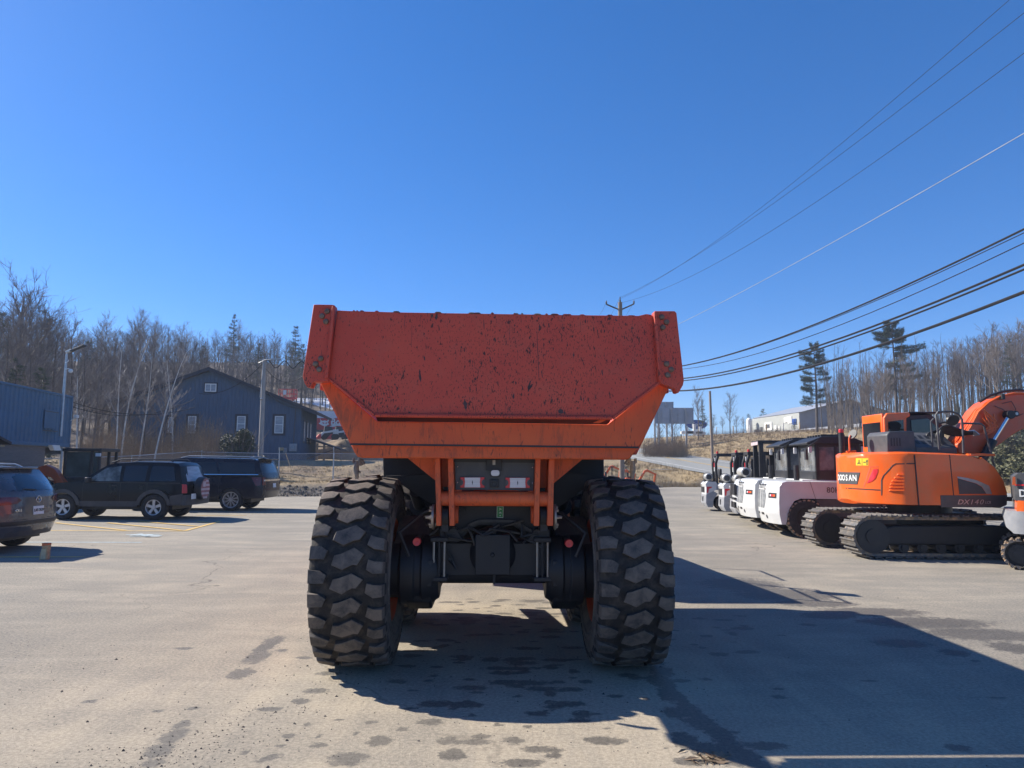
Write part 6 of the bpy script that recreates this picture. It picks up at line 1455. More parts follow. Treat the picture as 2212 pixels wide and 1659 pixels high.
# beige building on the hill, billboards, oval sign
BYY = 150
b0, b1, b2 = at(1622, 927, BYY), at(1700, 920, BYY+3), at(1765, 912, BYY)
hb_ = empty('hilltop_building', (0, 0, 0), 0, 'low beige metal building with grey gable roof on the hill beyond the road', 'building')
def W3(px, py, Y): return tuple(at(px, py, Y))
gb = terrain(b0.x, BYY)-1
q1, q2, q3 = at(1624, 906, 158), at(1726, 890.5, 138), at(1770, 868, 150)
g = MB(); 
def wall(a, b_, za, zb__, z0): g.add([(a[0], a[1], z0), (b_[0], b_[1], z0), (b_[0], b_[1], zb__), (a[0], a[1], za)], [(0, 1, 2, 3)])
A_ = (q1.x, q1.y); B_ = (q2.x, q2.y); dv = Vector((B_[0]-A_[0], B_[1]-A_[1])).normalized(); pn = Vector((-dv.y, dv.x)); pn = pn if pn.y > 0 else -pn
C_ = (B_[0]+pn.x*20, B_[1]+pn.y*20); D_ = (A_[0]+pn.x*20, A_[1]+pn.y*20); M_ = ((B_[0]+C_[0])/2, (B_[1]+C_[1])/2); M2 = ((A_[0]+D_[0])/2, (A_[1]+D_[1])/2)
zE = (q1.z+q2.z)/2; zR = zE+2.6; z0b = 2
g.add([(*A_, z0b), (*B_, z0b), (*B_, zE), (*A_, zE)], [(0, 1, 2, 3)]); g.build('front_wall', 'beige', hb_, smooth=0)
g = MB(); g.add([(*B_, z0b), (*C_, z0b), (*C_, zE), (*M_, zR), (*B_, zE)], [(0, 1, 2, 3, 4)]); g.build('gable_wall', 'greyroof', hb_, smooth=0)
g = MB(); g.add([(*D_, z0b), (*C_, z0b), (*C_, zE), (*D_, zE)], [(0, 1, 2, 3)]); g.add([(*A_, z0b), (*D_, z0b), (*D_, zE), (*M2, zR), (*A_, zE)], [(0, 1, 2, 3, 4)]); g.build('back_wall', 'beige', hb_, smooth=0)
g = MB(); o_ = dv*.8; g.add([(A_[0]-o_.x, A_[1]-o_.y, zE+.1), (B_[0]+o_.x, B_[1]+o_.y, zE+.1), (M_[0]+o_.x, M_[1]+o_.y, zR+.1), (M2[0]-o_.x, M2[1]-o_.y, zR+.1), (C_[0]+o_.x, C_[1]+o_.y, zE+.1), (D_[0]-o_.x, D_[1]-o_.y, zE+.1)], [(0, 1, 2, 3), (3, 2, 4, 5)]); g.build('roof', 'greyroof', hb_, smooth=0)
def onw(t, z0, z1, w, mt, nm, off=.15):
    p = Vector(A_).lerp(Vector(B_), t); q = p+dv*w; n_ = -pn*off; g = MB()
    g.add([(p.x+n_.x, p.y+n_.y, z0), (q.x+n_.x, q.y+n_.y, z0), (q.x+n_.x, q.y+n_.y, z1), (p.x+n_.x, p.y+n_.y, z1), (p.x, p.y, z0), (q.x, q.y, z0), (q.x, q.y, z1), (p.x, p.y, z1)], [(0, 1, 2, 3), (0, 4, 5, 1), (1, 5, 6, 2), (2, 6, 7, 3), (3, 7, 4, 0)])
    return g.build(nm, mt, hb_, smooth=0)
onw(.30, zE-2.9, zE-1.2, 3.2, 'whitewood', 'white_emblem'); onw(.33, zE-2.4, zE-1.6, 1.8, 'graymetal', 'emblem_mark', .2); onw(.72, zE-1.6, zE-.6, 1.2, 'whitewood', 'notice'); onw(.79, zE-1.9, zE-.5, 1.5, 'whitewood', 'notice'); onw(.88, zE-2.2, zE-1.1, 1.4, 'blue', 'blue_sign')
onw(.05, zE-3.4, zE-2.4, .9, 'graymetal', 'window'); onw(.2, zE-3.4, zE-2.0, .8, 'graymetal', 'door'); onw(.52, zE-3.0, zE-2.0, .8, 'whitewood', 'window'); onw(.6, zE-3.2, zE-2.2, .5, 'whitewood', 'door')
onw(0, 2, zE-3.2, 40, 'greyroof', 'stone_base', .02)
p = at(1619, 925, 156); g = MB(); g.cyl((p.x, 156, 2), (p.x, 156, at(1619, 909, 156).z), .65, 14); g.sphere((p.x, 156, at(1619, 909, 156).z), .65, 12, 6); tag(g.build('white_tank', 'whitewood'), 'white upright tank at the left end of the beige hilltop building', 'tank')
# billboards seen from behind
BB = 105
def bb(x0, y0, x1, y1, posts, lab, Y):
    a, b_ = at(x0, y1, Y), at(x1, y0, Y); r = empty('billboard', ((a.x+b_.x)/2, Y, 0), 0, lab, 'billboard', 'billboards seen from behind')
    w = b_.x-a.x; h0, h1 = a.z, b_.z; g = MB(); g.bx(-w/2, w/2, 0, .25, h0, h1); pn_ = g.build('panel', 'billboard', r)
    n = 5
    for k in range(n+1): g = MB(); x = -w/2+w*k/n; g.bx(x-.04, x+.04, -.08, 0, h0, h1); g.build('rib', 'billboard', pn_)
    for z in (h0+(h1-h0)*.33, h0+(h1-h0)*.66): g = MB(); g.bx(-w/2, w/2, -.06, 0, z-.04, z+.04); g.build('stringer', 'billboard', pn_)
    for k in posts:
        x = -w/2+w*k; tz = terrain(r.location.x+x, Y)-.3; g = MB(); g.bx(x-.12, x+.12, -.30, -.09, tz, h1-.1); g.build('post', 'greypaint', r)
bb(1414, 881, 1497, 915, (.1, .44, .80), 'wide grey billboard panel seen from behind on three posts beside the truck body', 105)
bb(1403, 868, 1454, 890, (.2, .7), 'taller grey billboard panel behind the wide one, its top showing above it', 109)
# blue oval car maker sign
q = at(1505, 917, 128); sg = empty('oval_sign', (q.x, 128, 0), 0, 'blue oval dealer sign on a white post far up the road', 'sign')
g = MB(); g.prism([(1.85*cos(k*pi/12), q.z+.85*sin(k*pi/12)) for k in range(24)], -.1, .1); ov = g.build('oval', 'blue', sg)
text('Ford', 1.1, 'whitewood', ov, face_M((0, -.12, q.z-.02), (1, 0, 0), (0, 0, 1)), .01, shear=.25)
g = MB(); g.cyl((0, 0, 2), (0, 0, q.z-.8), .15, 8); g.build('post', 'whitewood', sg)
for k, (px, py, w) in enumerate(((1500, 934, 2.6), (1513, 936, 1.6), (1484, 935, 2.0))):
    q = at(px, py, 118); g = MB(); g.bx(-w/2, w/2, -.3, .3, -.2, .25); g.bx(-.2, .2, -.2, .2, -.5, 1.4-.3*k); o = g.build('white_stand', 'whitewood', loc=q); tag(o, ('white timber frame lying under the oval sign', 'white frame right of the oval sign post', 'white frame left of the oval sign post')[k], 'stand')

# ------------------------------------------------------------------ poles and wires
def pole(name, x, y, zb, zt, r0, r1, lab, lean=(0, 0), mat='wood'):
    r = empty(name, (x, y, zb), 0, lab, 'utility pole'); g = MB(); g.tube([(0, 0, -.5), (lean[0]*.5, lean[1]*.5, (zt-zb)*.5), (lean[0], lean[1], zt-zb)], [r0, (r0+r1)/2, r1], 12); g.build('pole', mat, r); return r
PA = (at(1340, 700, 43).x, 43.0); zA = at(1340, 653, 43).z
pA = pole('utility_pole', PA[0], PA[1], 0, zA, .17, .13, 'tall wooden power pole with two arms rising behind the dump body')
zo = zA
g = MB(); g.tube([(-.1, 0, zA-.45), (-.85, 0, zA-.13)], .045, 6); g.tube([(.1, 0, zA-.45), (.85, 0, zA-.1)], .045, 6); g.build('cross_arm', 'graymetal', pA)
for (x, z) in ((-.85, zA-.13), (.85, zA-.1), (0, zA)):
    g = MB(); g.lathe([(0, .03), (.05, .06), (.09, .04), (.13, .07), (.18, .03), (.24, .02)], 'z', (x, 0, z), 10); g.build('insulator', 'graymetal', pA)
g = MB(); g.cyl((0, 0, zA), (0, 0, zA+.35), .03, 6); g.build('top_pin', 'graymetal', pA)
PB = (12.35, -6.0)
pole('utility_pole', PB[0], PB[1], 0, 11.6, .17, .13, 'wooden power pole beside the camera, out of view to the right')
def vplane(px, py):
    """pixel -> point on the vertical plane through both pole lines"""
    d = ray(px, py); ax, ay = PA; bx__, by__ = PB[0]-PA[0], PB[1]-PA[1]
    # (t*dx, t*dy) = A + s*B
    det = d.x*(-by__)-d.y*(-bx__); t = (ax*(-by__)-ay*(-bx__))/det; s_ = (d.x*ay-d.y*ax)/det
    return s_, CAMH+d.z*t
def wire(pts, r, name='cable', mat='wire', x_off=0, lab=None, group='cables along the road'):
    s_z = [vplane(*p) for p in pts]
    (s0, z0), (s1, z1), (s2, z2) = s_z
    # quadratic through three points
    M_ = [[1, s, s*s] for s in (s0, s1, s2)]
    import numpy as np
    c_ = np.linalg.solve(np.array(M_), np.array([z0, z1, z2])); P = []
    for i in range(41):
        s = i/40; P.append((PA[0]+(PB[0]-PA[0])*s+x_off, PA[1]+(PB[1]-PA[1])*s, float(c_[0]+c_[1]*s+c_[2]*s*s)))
    g = MB(); g.tube(P, r, 6); o = g.build(name, mat); tag(o, lab, 'cable', group); return P
wire([(1326, 651), (1700, 405), (2180, 0)], .0065, 'power_wire', lab='uppermost thin power wire running from the tall pole to the top edge')
wire([(1345, 640), (1760, 375), (2212, 28)], .0065, 'power_wire', lab='second thin power wire just below the uppermost one')
wire([(1372, 646), (1780, 425), (2212, 115)], .0065, 'power_wire', lab='third thin power wire from the right arm of the tall pole')
wire([(1345, 755), (1850, 495), (2212, 288)], .009, 'neutral_wire', 'wiregrey', lab='pale single wire crossing the sky between the thin and the thick cables')
wire([(1475, 790), (1870, 655), (2212, 495)], .022, lab='upper thick black cable of the lower group')
wire([(1475, 791), (1870, 659), (2212, 503)], .010, lab='thin strand lashed under the upper thick cable')
wire([(1478, 797), (1870, 680), (2212, 525)], .011, lab='thin dark cable just below the upper thick one')
wire([(1480, 817), (1870, 711), (2212, 572)], .026, lab='middle thick black cable of the lower group')
wire([(1480, 822), (1870, 719), (2212, 582)], .022, lab='twin cable hanging tight under the middle thick cable')
wire([(1460, 844.5), (1870, 756), (2212, 631)], .034, lab='lowest and thickest black cable of the lower group')
# wires leaving the tall pole to the left
for k, (x0, z0_, px, py) in enumerate(((-.85, zA, 1295, 680), (0, zA+.3, 1308, 700), (.85, zA, 1345, 690))):
    q = at(px, py, 62); a = Vector((PA[0]+x0, PA[1], z0_)); d = (q-a); e_ = a+d*1.0
    g = MB(); g.tube([tuple(a), tuple(a+d*.5+Vector((0, 0, -.1))), tuple(e_)], .008, 5); tag(g.build('branch_wire', 'wire'), ('thin wire dropping left from the left arm of the tall pole', 'thin wire dropping left from the top of the tall pole', 'thin wire dropping from the right arm of the tall pole')[k], 'cable')
# pole up the road
p0 = at(1539, 985, 78); zt3 = at(1534, 845, 78).z
pC = pole('utility_pole', p0.x, 78, terrain(p0.x, 78), zt3, .17, .12, 'plain wooden pole standing beyond the road above the small forklifts', (-.1, 0))
# pole by the house
p0 = at(563, 992, 50); zt4 = at(571, 780, 50).z; g0 = terrain(p0.x, 50)
pD = pole('utility_pole', p0.x, 50, g0, zt4, .19, .13, 'weathered wooden pole with lamp arm in front of the blue house', (at(571, 780, 50).x-p0.x, 0), 'polegrey')
tx_ = at(571, 780, 50).x-p0.x; zz = zt4-g0
g = MB(); g.tube([(tx_-.4, 0, zz-.15), (tx_, 0, zz+.08), (tx_+.5, 0, zz+.12)], .03, 6); g.box(tx_+.85, 0, zz+.14, .7, .2, .07); g.build('lamp_arm', 'silver', pD)
g = MB(); g.tube([(tx_+.02, -.16, zz-.2), (tx_-.15, -.16, zz-2.6)], .02, 6); g.build('conduit', 'silver', pD)
g = MB(); g.sphere((tx_-.02, -.15, zz-2.7), .1, 8, 6); g.build('junction', 'silver', pD)
def span(p, q, sag, r, lab, Y0=50, Y1=50, name='cable', wob=0):
    a, b_ = at(*p, Y0), at(*q, Y1); P = []
    for i in range(25):
        t = i/24; v = a.lerp(b_, t); v.z -= 4*sag*t*(1-t)-wob*sin(t*17)*.12; P.append(tuple(v))
    g = MB(); g.tube(P, r, 5); tag(g.build(name, 'wire'), lab, 'cable', 'service wires at the blue house')
span((569, 786), (668, 789), 0.0, .03, 'thick looping wire from the house pole towards the truck', wob=2.2)
span((569, 790), (668, 800), 1.0, .02, 'sagging wire from the house pole towards the truck')
span((568, 785), (430, 850), .7, .02, 'service wire from the pole down to the left past the house gable')
span((568, 838), (655, 880), .5, .02, 'service wire from the pole to the right eave of the blue house', 50, 59)
span((155, 868), (420, 880), .6, .02, 'upper of two wires running across the thicket left of the house', 40, 48)
span((155, 878), (420, 862), .8, .02, 'lower of two wires running across the thicket left of the house', 40, 48)

# ------------------------------------------------------------------ fences
def chain_fence(pts, h, lab, sp=3.0, wr=.006, dens=.09):
    r = empty('chain_link_fence', pts[0], 0, lab, 'fence'); o = Vector(pts[0]); mb = MB()
    for a, b_ in zip(pts[:-1], pts[1:]):
        a, b_ = Vector(a), Vector(b_); L = (b_-a).length; n = max(1, int(L/sp))
        for k in range(n+1):
            p = a.lerp(b_, k/n)-o; g = MB(); g.cyl(p-Vector((0, 0, .1)), p+Vector((0, 0, h+.05)), .03, 6); g.build('post', 'silver', r)
        g = MB(); g.tube([a-o+Vector((0, 0, h)), b_-o+Vector((0, 0, h))], .022, 5); g.build('top_rail', 'silver', r)
        m = int(L/dens); d = (b_-a)/L
        for k in range(-int(h/dens), m):
            for s_ in (1, -1):
                x0 = k*dens if s_ > 0 else (k*dens+h); x1 = x0+s_*h; z0, z1 = 0., h
                if x0 < 0: z0 += -x0*1.0 if s_ > 0 else 0; x0 = max(0, x0)
                lo_, hi_ = min(x0, x1), max(x0, x1)
                if lo_ < 0 or hi_ > L: continue
                p = a+d*x0-o+Vector((0, 0, z0+(b_.z-a.z)*0)); q = a+d*x1-o+Vector((0, 0, z1)); w = Vector((0, 0, wr))
                mb.add([p-w, q-w, q+w, p+w], [(0, 1, 2, 3)])
    tag(mb.build('wire_mesh', 'mesh', r, smooth=0), kind='stuff')
def tp(px, Y): x = (px-1106)/FP*Y*1.0; return (x, Y, terrain(x, Y)-.05)
chain_fence([tp(440, 45), tp(607, 44.5), tp(724, 44.5), tp(900, 46)], 1.75, 'chain link fence along the lawn between the parked cars and the truck')
chain_fence([tp(60, 38.5), tp(175, 38.5), tp(290, 39.5), tp(440, 45)], 1.8, 'chain link fence running behind the black car and the orange digger')
for px in (607, 724):
    b0_ = tp(px, 44.4); g = MB(); g.cyl((0, 0, -.1), (0, 0, 1.75), .045, 8); g.cyl((0, 0, 1.75), (-.03, -.02, 2.15), .03, 6); g.build('x', 'silver') if False else tag(g.build('fence_post', 'silver', loc=b0_), 'stout fence post with slanting tip '+('left, beside the parked dark blue car' if px < 650 else 'near the truck wheel'), 'post')
g = MB(); a, b_ = at(617, 978, 43.5), at(636, 1034, 43.2); g.tube([tuple(b_), tuple(a)], .018, 5); tag(g.build('leaning_stake', 'tan'), 'thin yellow stake leaning against the fence in front of the blue house', 'stake')
# timber rail fence by the drive
rf0 = empty('rail_fence', (0, 0, 0), 0, 'low brown rail fence beside the drive behind the blue house', 'fence')
yF_ = 70
for px in (685, 700, 737, 775): q = at(px, 975, yF_); g = MB(); g.bx(q.x-.09, q.x+.09, yF_-.09, yF_+.09, q.z-1.2, q.z+.75); g.build('post', 'wood', rf0)
for py in (965, 974): a, b_ = at(676, py, yF_), at(800, py, yF_); g = MB(); g.bx(a.x, b_.x, yF_-.05, yF_+.05, a.z-.07, a.z+.07); g.build('rail', 'wood', rf0)
# pasture posts on the hill
for k in range(12):
    px = 1440+k*36; Y = 128-abs(k-4)*1.2; q = at(px, 930, Y); z = terrain(q.x, Y); g = MB(); g.bx(-.07, .07, -.07, .07, -.3, 1.35)
    tag(g.build('fence_post', 'whitewood' if k % 2 else 'tan', loc=(q.x, Y, z)), 'pale wooden fence post on the grassy hill beyond the road', 'post', 'pasture fence posts on the hill')
g = MB(); pts = []
for k in range(12): px = 1440+k*36; Y = 128-abs(k-4)*1.2; q = at(px, 930, Y); pts.append((q.x, Y, terrain(q.x, Y)+1.2))
g.tube(pts, .015, 4); tag(g.build('fence_wire', 'wiregrey'), 'thin wire strung along the pale pasture posts', 'wire')
# white scrap by the kerb
q = gp(1427, 1043.5, .05); g = MB(); g.prism([(-.9, -.3), (-.2, .35), (.8, .4), (1.6, .55), (1.5, .42), (.6, .0), (.0, -.35)], 0, .04, 'z'); tag(g.build('white_board', 'whitewood', loc=(q.x, q.y, terrain(q.x, q.y)+.12)), 'white scrap board lying at the grass edge right of the truck', 'board')
# dirt heaps near the drive
for k, (px, Y, r_, h_) in enumerate(((690, 74, 3.2, 1.2), (735, 73, 4.2, 1.5))):
    q = at(px, 965, Y); bm = bmesh.new(); bmesh.ops.create_icosphere(bm, subdivisions=4, radius=1)
    for v in bm.verts:
        n_ = mnoise.fractal(v.co*2.2+Vector((k*5, 0, 0)), 1, 2, 5); v.co = Vector((v.co.x*r_*(1+.2*n_), v.co.y*1.6*(1+.2*n_), max(-.2, v.co.z)*h_*(1+.5*n_)))
    me = bpy.data.meshes.new('earth_heap'); bm.to_mesh(me); bm.free(); me.materials.append(MT['brush']); o = fin(me, 'earth_heap', loc=(q.x, Y, terrain(q.x, Y)), smooth=60, fixn=False); tag(o, ('low heap of brown earth and grass clods beside the corner of the blue house', 'wider heap of brown earth and clods nearer the truck, below the loaders')[k], 'heap')
# ------------------------------------------------------------------ trees
def grow(seed, H, vase=.5, trunk_r=None, first=.3, nb=16, lean=(0, 0), sub=5, fine=5, droop=0, twigr=.012, spread=.42, brm=.018):
    """bare tree: returns trunk MB and crown MB"""
    rn = random.Random(seed); tr = MB(); cr = MB(); r0 = trunk_r or H*.013
    P = []; n = 9; ph = rn.uniform(0, 6)
    for i in range(n+1):
        t = i/n; P.append(Vector((lean[0]*t*t+.02*H*sin(ph+t*4)*t, lean[1]*t*t+.02*H*cos(ph*2+t*3)*t, H*t*.96)))
    tr.tube([tuple(p) for p in P], [max(.012, r0*(1-i/n)**.8+.008) for i in range(n+1)], 6, cap=False)
    def pos(t): k = min(n-1, int(t*n)); return P[k].lerp(P[k+1], t*n-k)
    def stick(mb, pts, ra, rb, sides): 
        k = len(pts); mb.tube(pts, [ra+(rb-ra)*i/(k-1) for i in range(k)], sides, cap=False)
    for b_ in range(nb):
        t = first+(1-first)*((b_+rn.random())/nb); az = rn.uniform(0, 2*pi); up = radians(rn.uniform(38, 70) if vase > .4 else rn.uniform(5, 40))
        L = H*spread*(1-t*.66)*rn.uniform(.6, 1.1); p = pos(t*.97); d = Vector((cos(az)*cos(up), sin(az)*cos(up), sin(up)))
        pts = [p]; q = p.copy(); dd = d.copy()
        for j in range(4):
            dd = (dd+Vector((rn.gauss(0, .13), rn.gauss(0, .13), rn.gauss(.10-droop*.25, .08)))).normalized(); q = q+dd*L/4; pts.append(q.copy())
        rb_ = r0*(1-t)*.5+brm; stick(cr, pts, rb_, .010, 4)
        for s_ in range(sub):
            u = rn.uniform(.2, 1); k = min(3, int(u*4)); a = pts[k].lerp(pts[k+1], u*4-k); d1 = (pts[k+1]-pts[k]).normalized()
            d2 = (d1+Vector((rn.gauss(0, .55), rn.gauss(0, .55), rn.gauss(.15-droop*.3, .35)))).normalized(); L2 = L*rn.uniform(.25, .5)
            m_ = a+d2*L2*.5; e_ = m_+(d2+Vector((rn.gauss(0, .2), rn.gauss(0, .2), .15-droop*.3))).normalized()*L2*.5
            stick(cr, [a, m_, e_], twigr*1.5, twigr*.7, 3)
            for f in range(fine):
                u = rn.random(); c_ = a.lerp(m_, u*2) if u < .5 else m_.lerp(e_, u*2-1); d3 = (d2+Vector((rn.gauss(0, .6), rn.gauss(0, .6), rn.gauss(.2-droop*.5, .4)))).normalized(); L3 = L2*rn.uniform(.3, .6)
                f1_ = c_+d3*L3; stick(cr, [c_, f1_], twigr*.75, twigr*.45, 3)
                for h_ in range(2):
                    c2_ = c_.lerp(f1_, rn.uniform(.3, .95)); d4 = (d3+Vector((rn.gauss(0, .6), rn.gauss(0, .6), rn.gauss(.1, .4)))).normalized(); f2_ = c2_+d4*L3*.5; w_ = Vector((twigr*.45, twigr*.3, 0))
                    cr.add([c2_-w_, c2_+w_, f2_], [(0, 1, 2)])
    return tr, cr
def mk(mb, name, mat): 
    me = bpy.data.meshes.new(name); me.from_pydata(mb.v, [], mb.f); me.materials.append(MT[mat]); me.update(); return me
VAR = []
for k, (vase, fi, nb, sub, fine, sp) in enumerate(((.5, .35, 24, 7, 6, .46), (.5, .28, 26, 7, 6, .52), (.6, .40, 22, 7, 6, .44), (.5, .30, 22, 8, 6, .56), (.6, .42, 22, 7, 6, .42), (.5, .22, 28, 6, 6, .48))):
    tr, cr = grow(100+k, 14, vase, None, fi, nb, sub=sub, fine=fine, spread=sp); VAR.append((mk(tr, 'trunk', 'bark' if k % 3 else 'bark2'), mk(cr, 'crown', 'twig')))
def place_tree(var, x, y, s, sz, rz, lab, group, z=None, name='bare_tree'):
    e_ = empty(name, (x, y, (terrain(x, y) if z is None else z)-.1), rz, lab, 'tree', group); e_.scale = (s, s, sz)
    for me in var:
        o = bpy.data.objects.new(me.name.split('.')[0], me); COL.objects.link(o); o.parent = e_
    return e_
def conifer(seed, H, R, base=.12, dens=1.0, ragged=.3, layers=22, up=.1):
    rn = random.Random(seed); tr = MB(); cr = MB(); tr.tube([(0, 0, -.2), (.02*H*.3, 0, H*.5), (0, 0, H)], [H*.016, H*.010, .02], 7, cap=False)
    for l in range(layers):
        t = base+(1-base)*(l+rn.random()*.6)/layers; z = t*H; prof_ = (1-t)**.75*(1-.55*smooth(.35, 0, t))
        for b_ in range(rn.randint(4, 6)):
            az = rn.uniform(0, 2*pi); L = R*prof_*rn.uniform(1-ragged*1.6, 1+ragged*.5)+.25; dz = up*L+rn.uniform(-.05, .1)*L
            d = Vector((cos(az), sin(az), 0)); side = Vector((-d.y, d.x, 0)); e_ = Vector((0, 0, z))+d*L+Vector((0, 0, dz)); tr.tube([(0, 0, z), tuple(e_)], [.05, .012], 3, cap=False)
            n = int(26*dens*(L/1.5)+8)
            for q in range(n):
                u = rn.uniform(.25, 1.02); c_ = Vector((0, 0, z)).lerp(e_, u)+side*rn.gauss(0, .17*L*(1.1-u*.6))+Vector((0, 0, rn.gauss(0, .13)))
                s_ = rn.uniform(.09, .19)*(H/15)**.5
                a = Vector((rn.gauss(0, 1), rn.gauss(0, 1), rn.gauss(.25, .5))).normalized(); a = (a+d*1.0).normalized(); b2 = a.cross(Vector((rn.gauss(0, 1), rn.gauss(0, 1), rn.gauss(0, 1)))).normalized()
                for r_ in range(2):
                    b2 = Matrix.Rotation(1.3*r_, 3, a) @ b2
                    cr.add([c_-a*s_*.6, c_+b2*s_*.16, c_+a*s_*1.8, c_-b2*s_*.16], [(0, 1, 2, 3)])
    return tr, cr
CON = []
for k, (H, R, rg_, d_) in enumerate(((16, 3.2, .45, 1.1), (15, 3.6, .5, 1.0), (12, 3.0, .3, 1.2))):
    tr, cr = conifer(50+k, H, R, .12 if k else .3, d_, rg_); CON.append((mk(tr, 'trunk', 'bark'), mk(cr, 'crown', 'pine' if k != 1 else 'pineblue'), H))
# ---- skyline on the left (x px, y px)
SKL = [(-150, 665), (0, 655), (60, 645), (100, 660), (150, 690), (175, 700), (210, 690), (260, 672), (330, 668), (360, 680), (420, 700), (470, 708), (520, 700), (560, 700), (600, 706), (640, 712), (700, 715), (820, 720), (1000, 730), (1150, 740)]
def skyl(px): return lerp([a for a, b_ in SKL], [b_ for a, b_ in SKL], px)
rt = random.Random(77); cnt = 0
LG = 'bare trees in the woods on the left hillside'; LL = 'bare grey brown tree among many alike in the woods on the left hillside'
rows = [(150, 34, 0), (138, 34, 14), (126, 34, 30), (114, 32, 52), (103, 30, 76), (93, 26, 96), (86, 22, 110)]
for (Y, n, drop) in rows:
    for k in range(n):
        px = -60+(1000)*(k+rt.random())/n
        if Y < 95 and 560 < px < 760: continue
        y = Y+rt.uniform(-5, 5); q = at(px, skyl(px)+drop+rt.uniform(-6, 34), y); zb5 = terrain(q.x, y); H = q.z-zb5
        H = max(7, min(20, H)); v = rt.choice(VAR); place_tree(v, q.x, y, H/14*rt.uniform(.8, 1.05), H/14, rt.uniform(0, 6.28), LL, LG); cnt += 1
# closer trees over and beside the container and the thicket left of the house
NL = 'bare trees close behind the fence on the left'
for (px, Y, top) in ((20, 66, 690), (95, 70, 668), (70, 60, 745), (128, 72, 695), (165, 74, 700), (190, 60, 740), (222, 56, 760), (250, 60, 735), (290, 58, 768), (330, 66, 740), (360, 52, 800), (385, 66, 745), (235, 66, 715), (300, 70, 720), (420, 72, 735), (212, 50, 800), (275, 48, 815), (318, 47, 830)):
    q = at(px, top, Y); zb5 = terrain(q.x, Y); H = q.z-zb5; place_tree(rt.choice(VAR), q.x, Y, H/14*1.05, H/14, rt.uniform(0, 6.28), 'bare branching tree in the thicket between the blue container and the blue house', NL)
# big spreading tree of the left skyline
tr, cr = grow(7, 14, .5, .26, .25, 26, sub=8, fine=6, spread=.55, twigr=.014); VB = (mk(tr, 'trunk', 'bark2'), mk(cr, 'crown', 'twig'))
q = at(62, 618, 68); zb5 = terrain(q.x, 68); place_tree(VB, q.x, 68, (q.z-zb5)/14*1.1, (q.z-zb5)/14, 1.0, 'tallest wide spreading bare tree on the left skyline above the container', None)
# birches
bi = random.Random(9)
for k, (px0, py0, px1, py1, Y, lab) in enumerate(((262, 990, 322, 715, 44, 'white birch leaning right, longest of those in the thicket'), (250, 990, 268, 745, 45, 'thin white birch standing almost upright left of the leaning one'), (300, 990, 345, 760, 46, 'white birch with wispy top leaning right before the house corner'), (330, 1000, 400, 742, 43, 'crooked white birch nearest the blue house wall'), (372, 985, 382, 770, 47, 'slender birch crossing the gable of the blue house'), (165, 985, 172, 800, 42, 'slim pale birch beside the container end'))):
    a, b_ = at(px0, py0, Y), at(px1, py1, Y); zb5 = terrain(a.x, Y); H = b_.z-zb5
    tr, cr = grow(300+k, H, .5, .055, .42, 11, lean=(b_.x-a.x, bi.uniform(-1, 1)), sub=5, fine=6, spread=.27, twigr=.007, brm=.003)
    e_ = empty('birch_tree', (a.x, Y, zb5-.1), 0, lab, 'tree')
    for m_, n_, mt in ((tr, 'trunk', 'birch'), (cr, 'crown', 'birchtwig')):
        o = bpy.data.objects.new(n_, mk(m_, n_, mt)); COL.objects.link(o); o.parent = e_
# conifers, left
for k, (px, top, Y, v, lab) in enumerate(((507, 678, 128, 0, 'dark pine with a ragged top sticking out of the skyline above the blue house'), (640, 702, 118, 2, 'dark pine right beside the corner of the truck body'), (100, 668, 84, 1, 'broad dark conifer behind the tallest bare tree'), (8, 672, 80, 2, 'dark conifer at the left edge of the picture'), (192, 735, 100, 2, 'small dark conifer in the gap of the left skyline'), (655, 742, 108, 0, 'shaded conifer low behind the left corner post of the truck'), (38, 770, 47, 1, 'evergreen tree rising just behind the blue container'), (92, 790, 45, 2, 'bushy evergreen directly over the container roof'), (560, 740, 110, 1, 'evergreen in the woods above the right slope of the blue roof'), (440, 745, 118, 2, 'small evergreen in the woods left of the gable'))):
    q = at(px, top, Y); zb5 = terrain(q.x, Y); tr_, cr_, H0 = CON[v]; H = q.z-zb5
    e_ = place_tree((tr_, cr_), q.x, Y, H/H0*(.8 if H > 12 else 1.1), H/H0, k*1.3, lab, None, name='conifer')
# ---- right side
SKR = [(1740, 800), (1800, 790), (1850, 770), (1900, 760), (1950, 760), (1990, 755), (2040, 722), (2090, 712), (2130, 700), (2180, 695), (2212, 690), (2400, 660)]
def skyr(px): return lerp([a for a, b_ in SKR], [b_ for a, b_ in SKR], px)
RG = 'bare trees in the woods on the right hill'; RL = 'bare upright grey brown tree among many alike in the woods on the right hill'
for (Y, n, drop) in ((118, 20, 0), (108, 20, 6), (98, 22, 10), (88, 22, 16), (80, 18, 26)):
    for k in range(n):
        px = 1760+680*(k+rt.random())/n
        if px < 1830 and Y < 100: continue
        y = Y+rt.uniform(-4, 4); q = at(px, skyr(px)+drop+rt.uniform(-4, 45), y); zb5 = terrain(q.x, y); H = max(6, min(22, q.z-zb5)); v = VAR[rt.choice((0, 2, 4, 4, 2))]
        place_tree(v, q.x, y, H/14*rt.uniform(.8, 1.05), H/14, rt.uniform(0, 6.28), RL, RG)
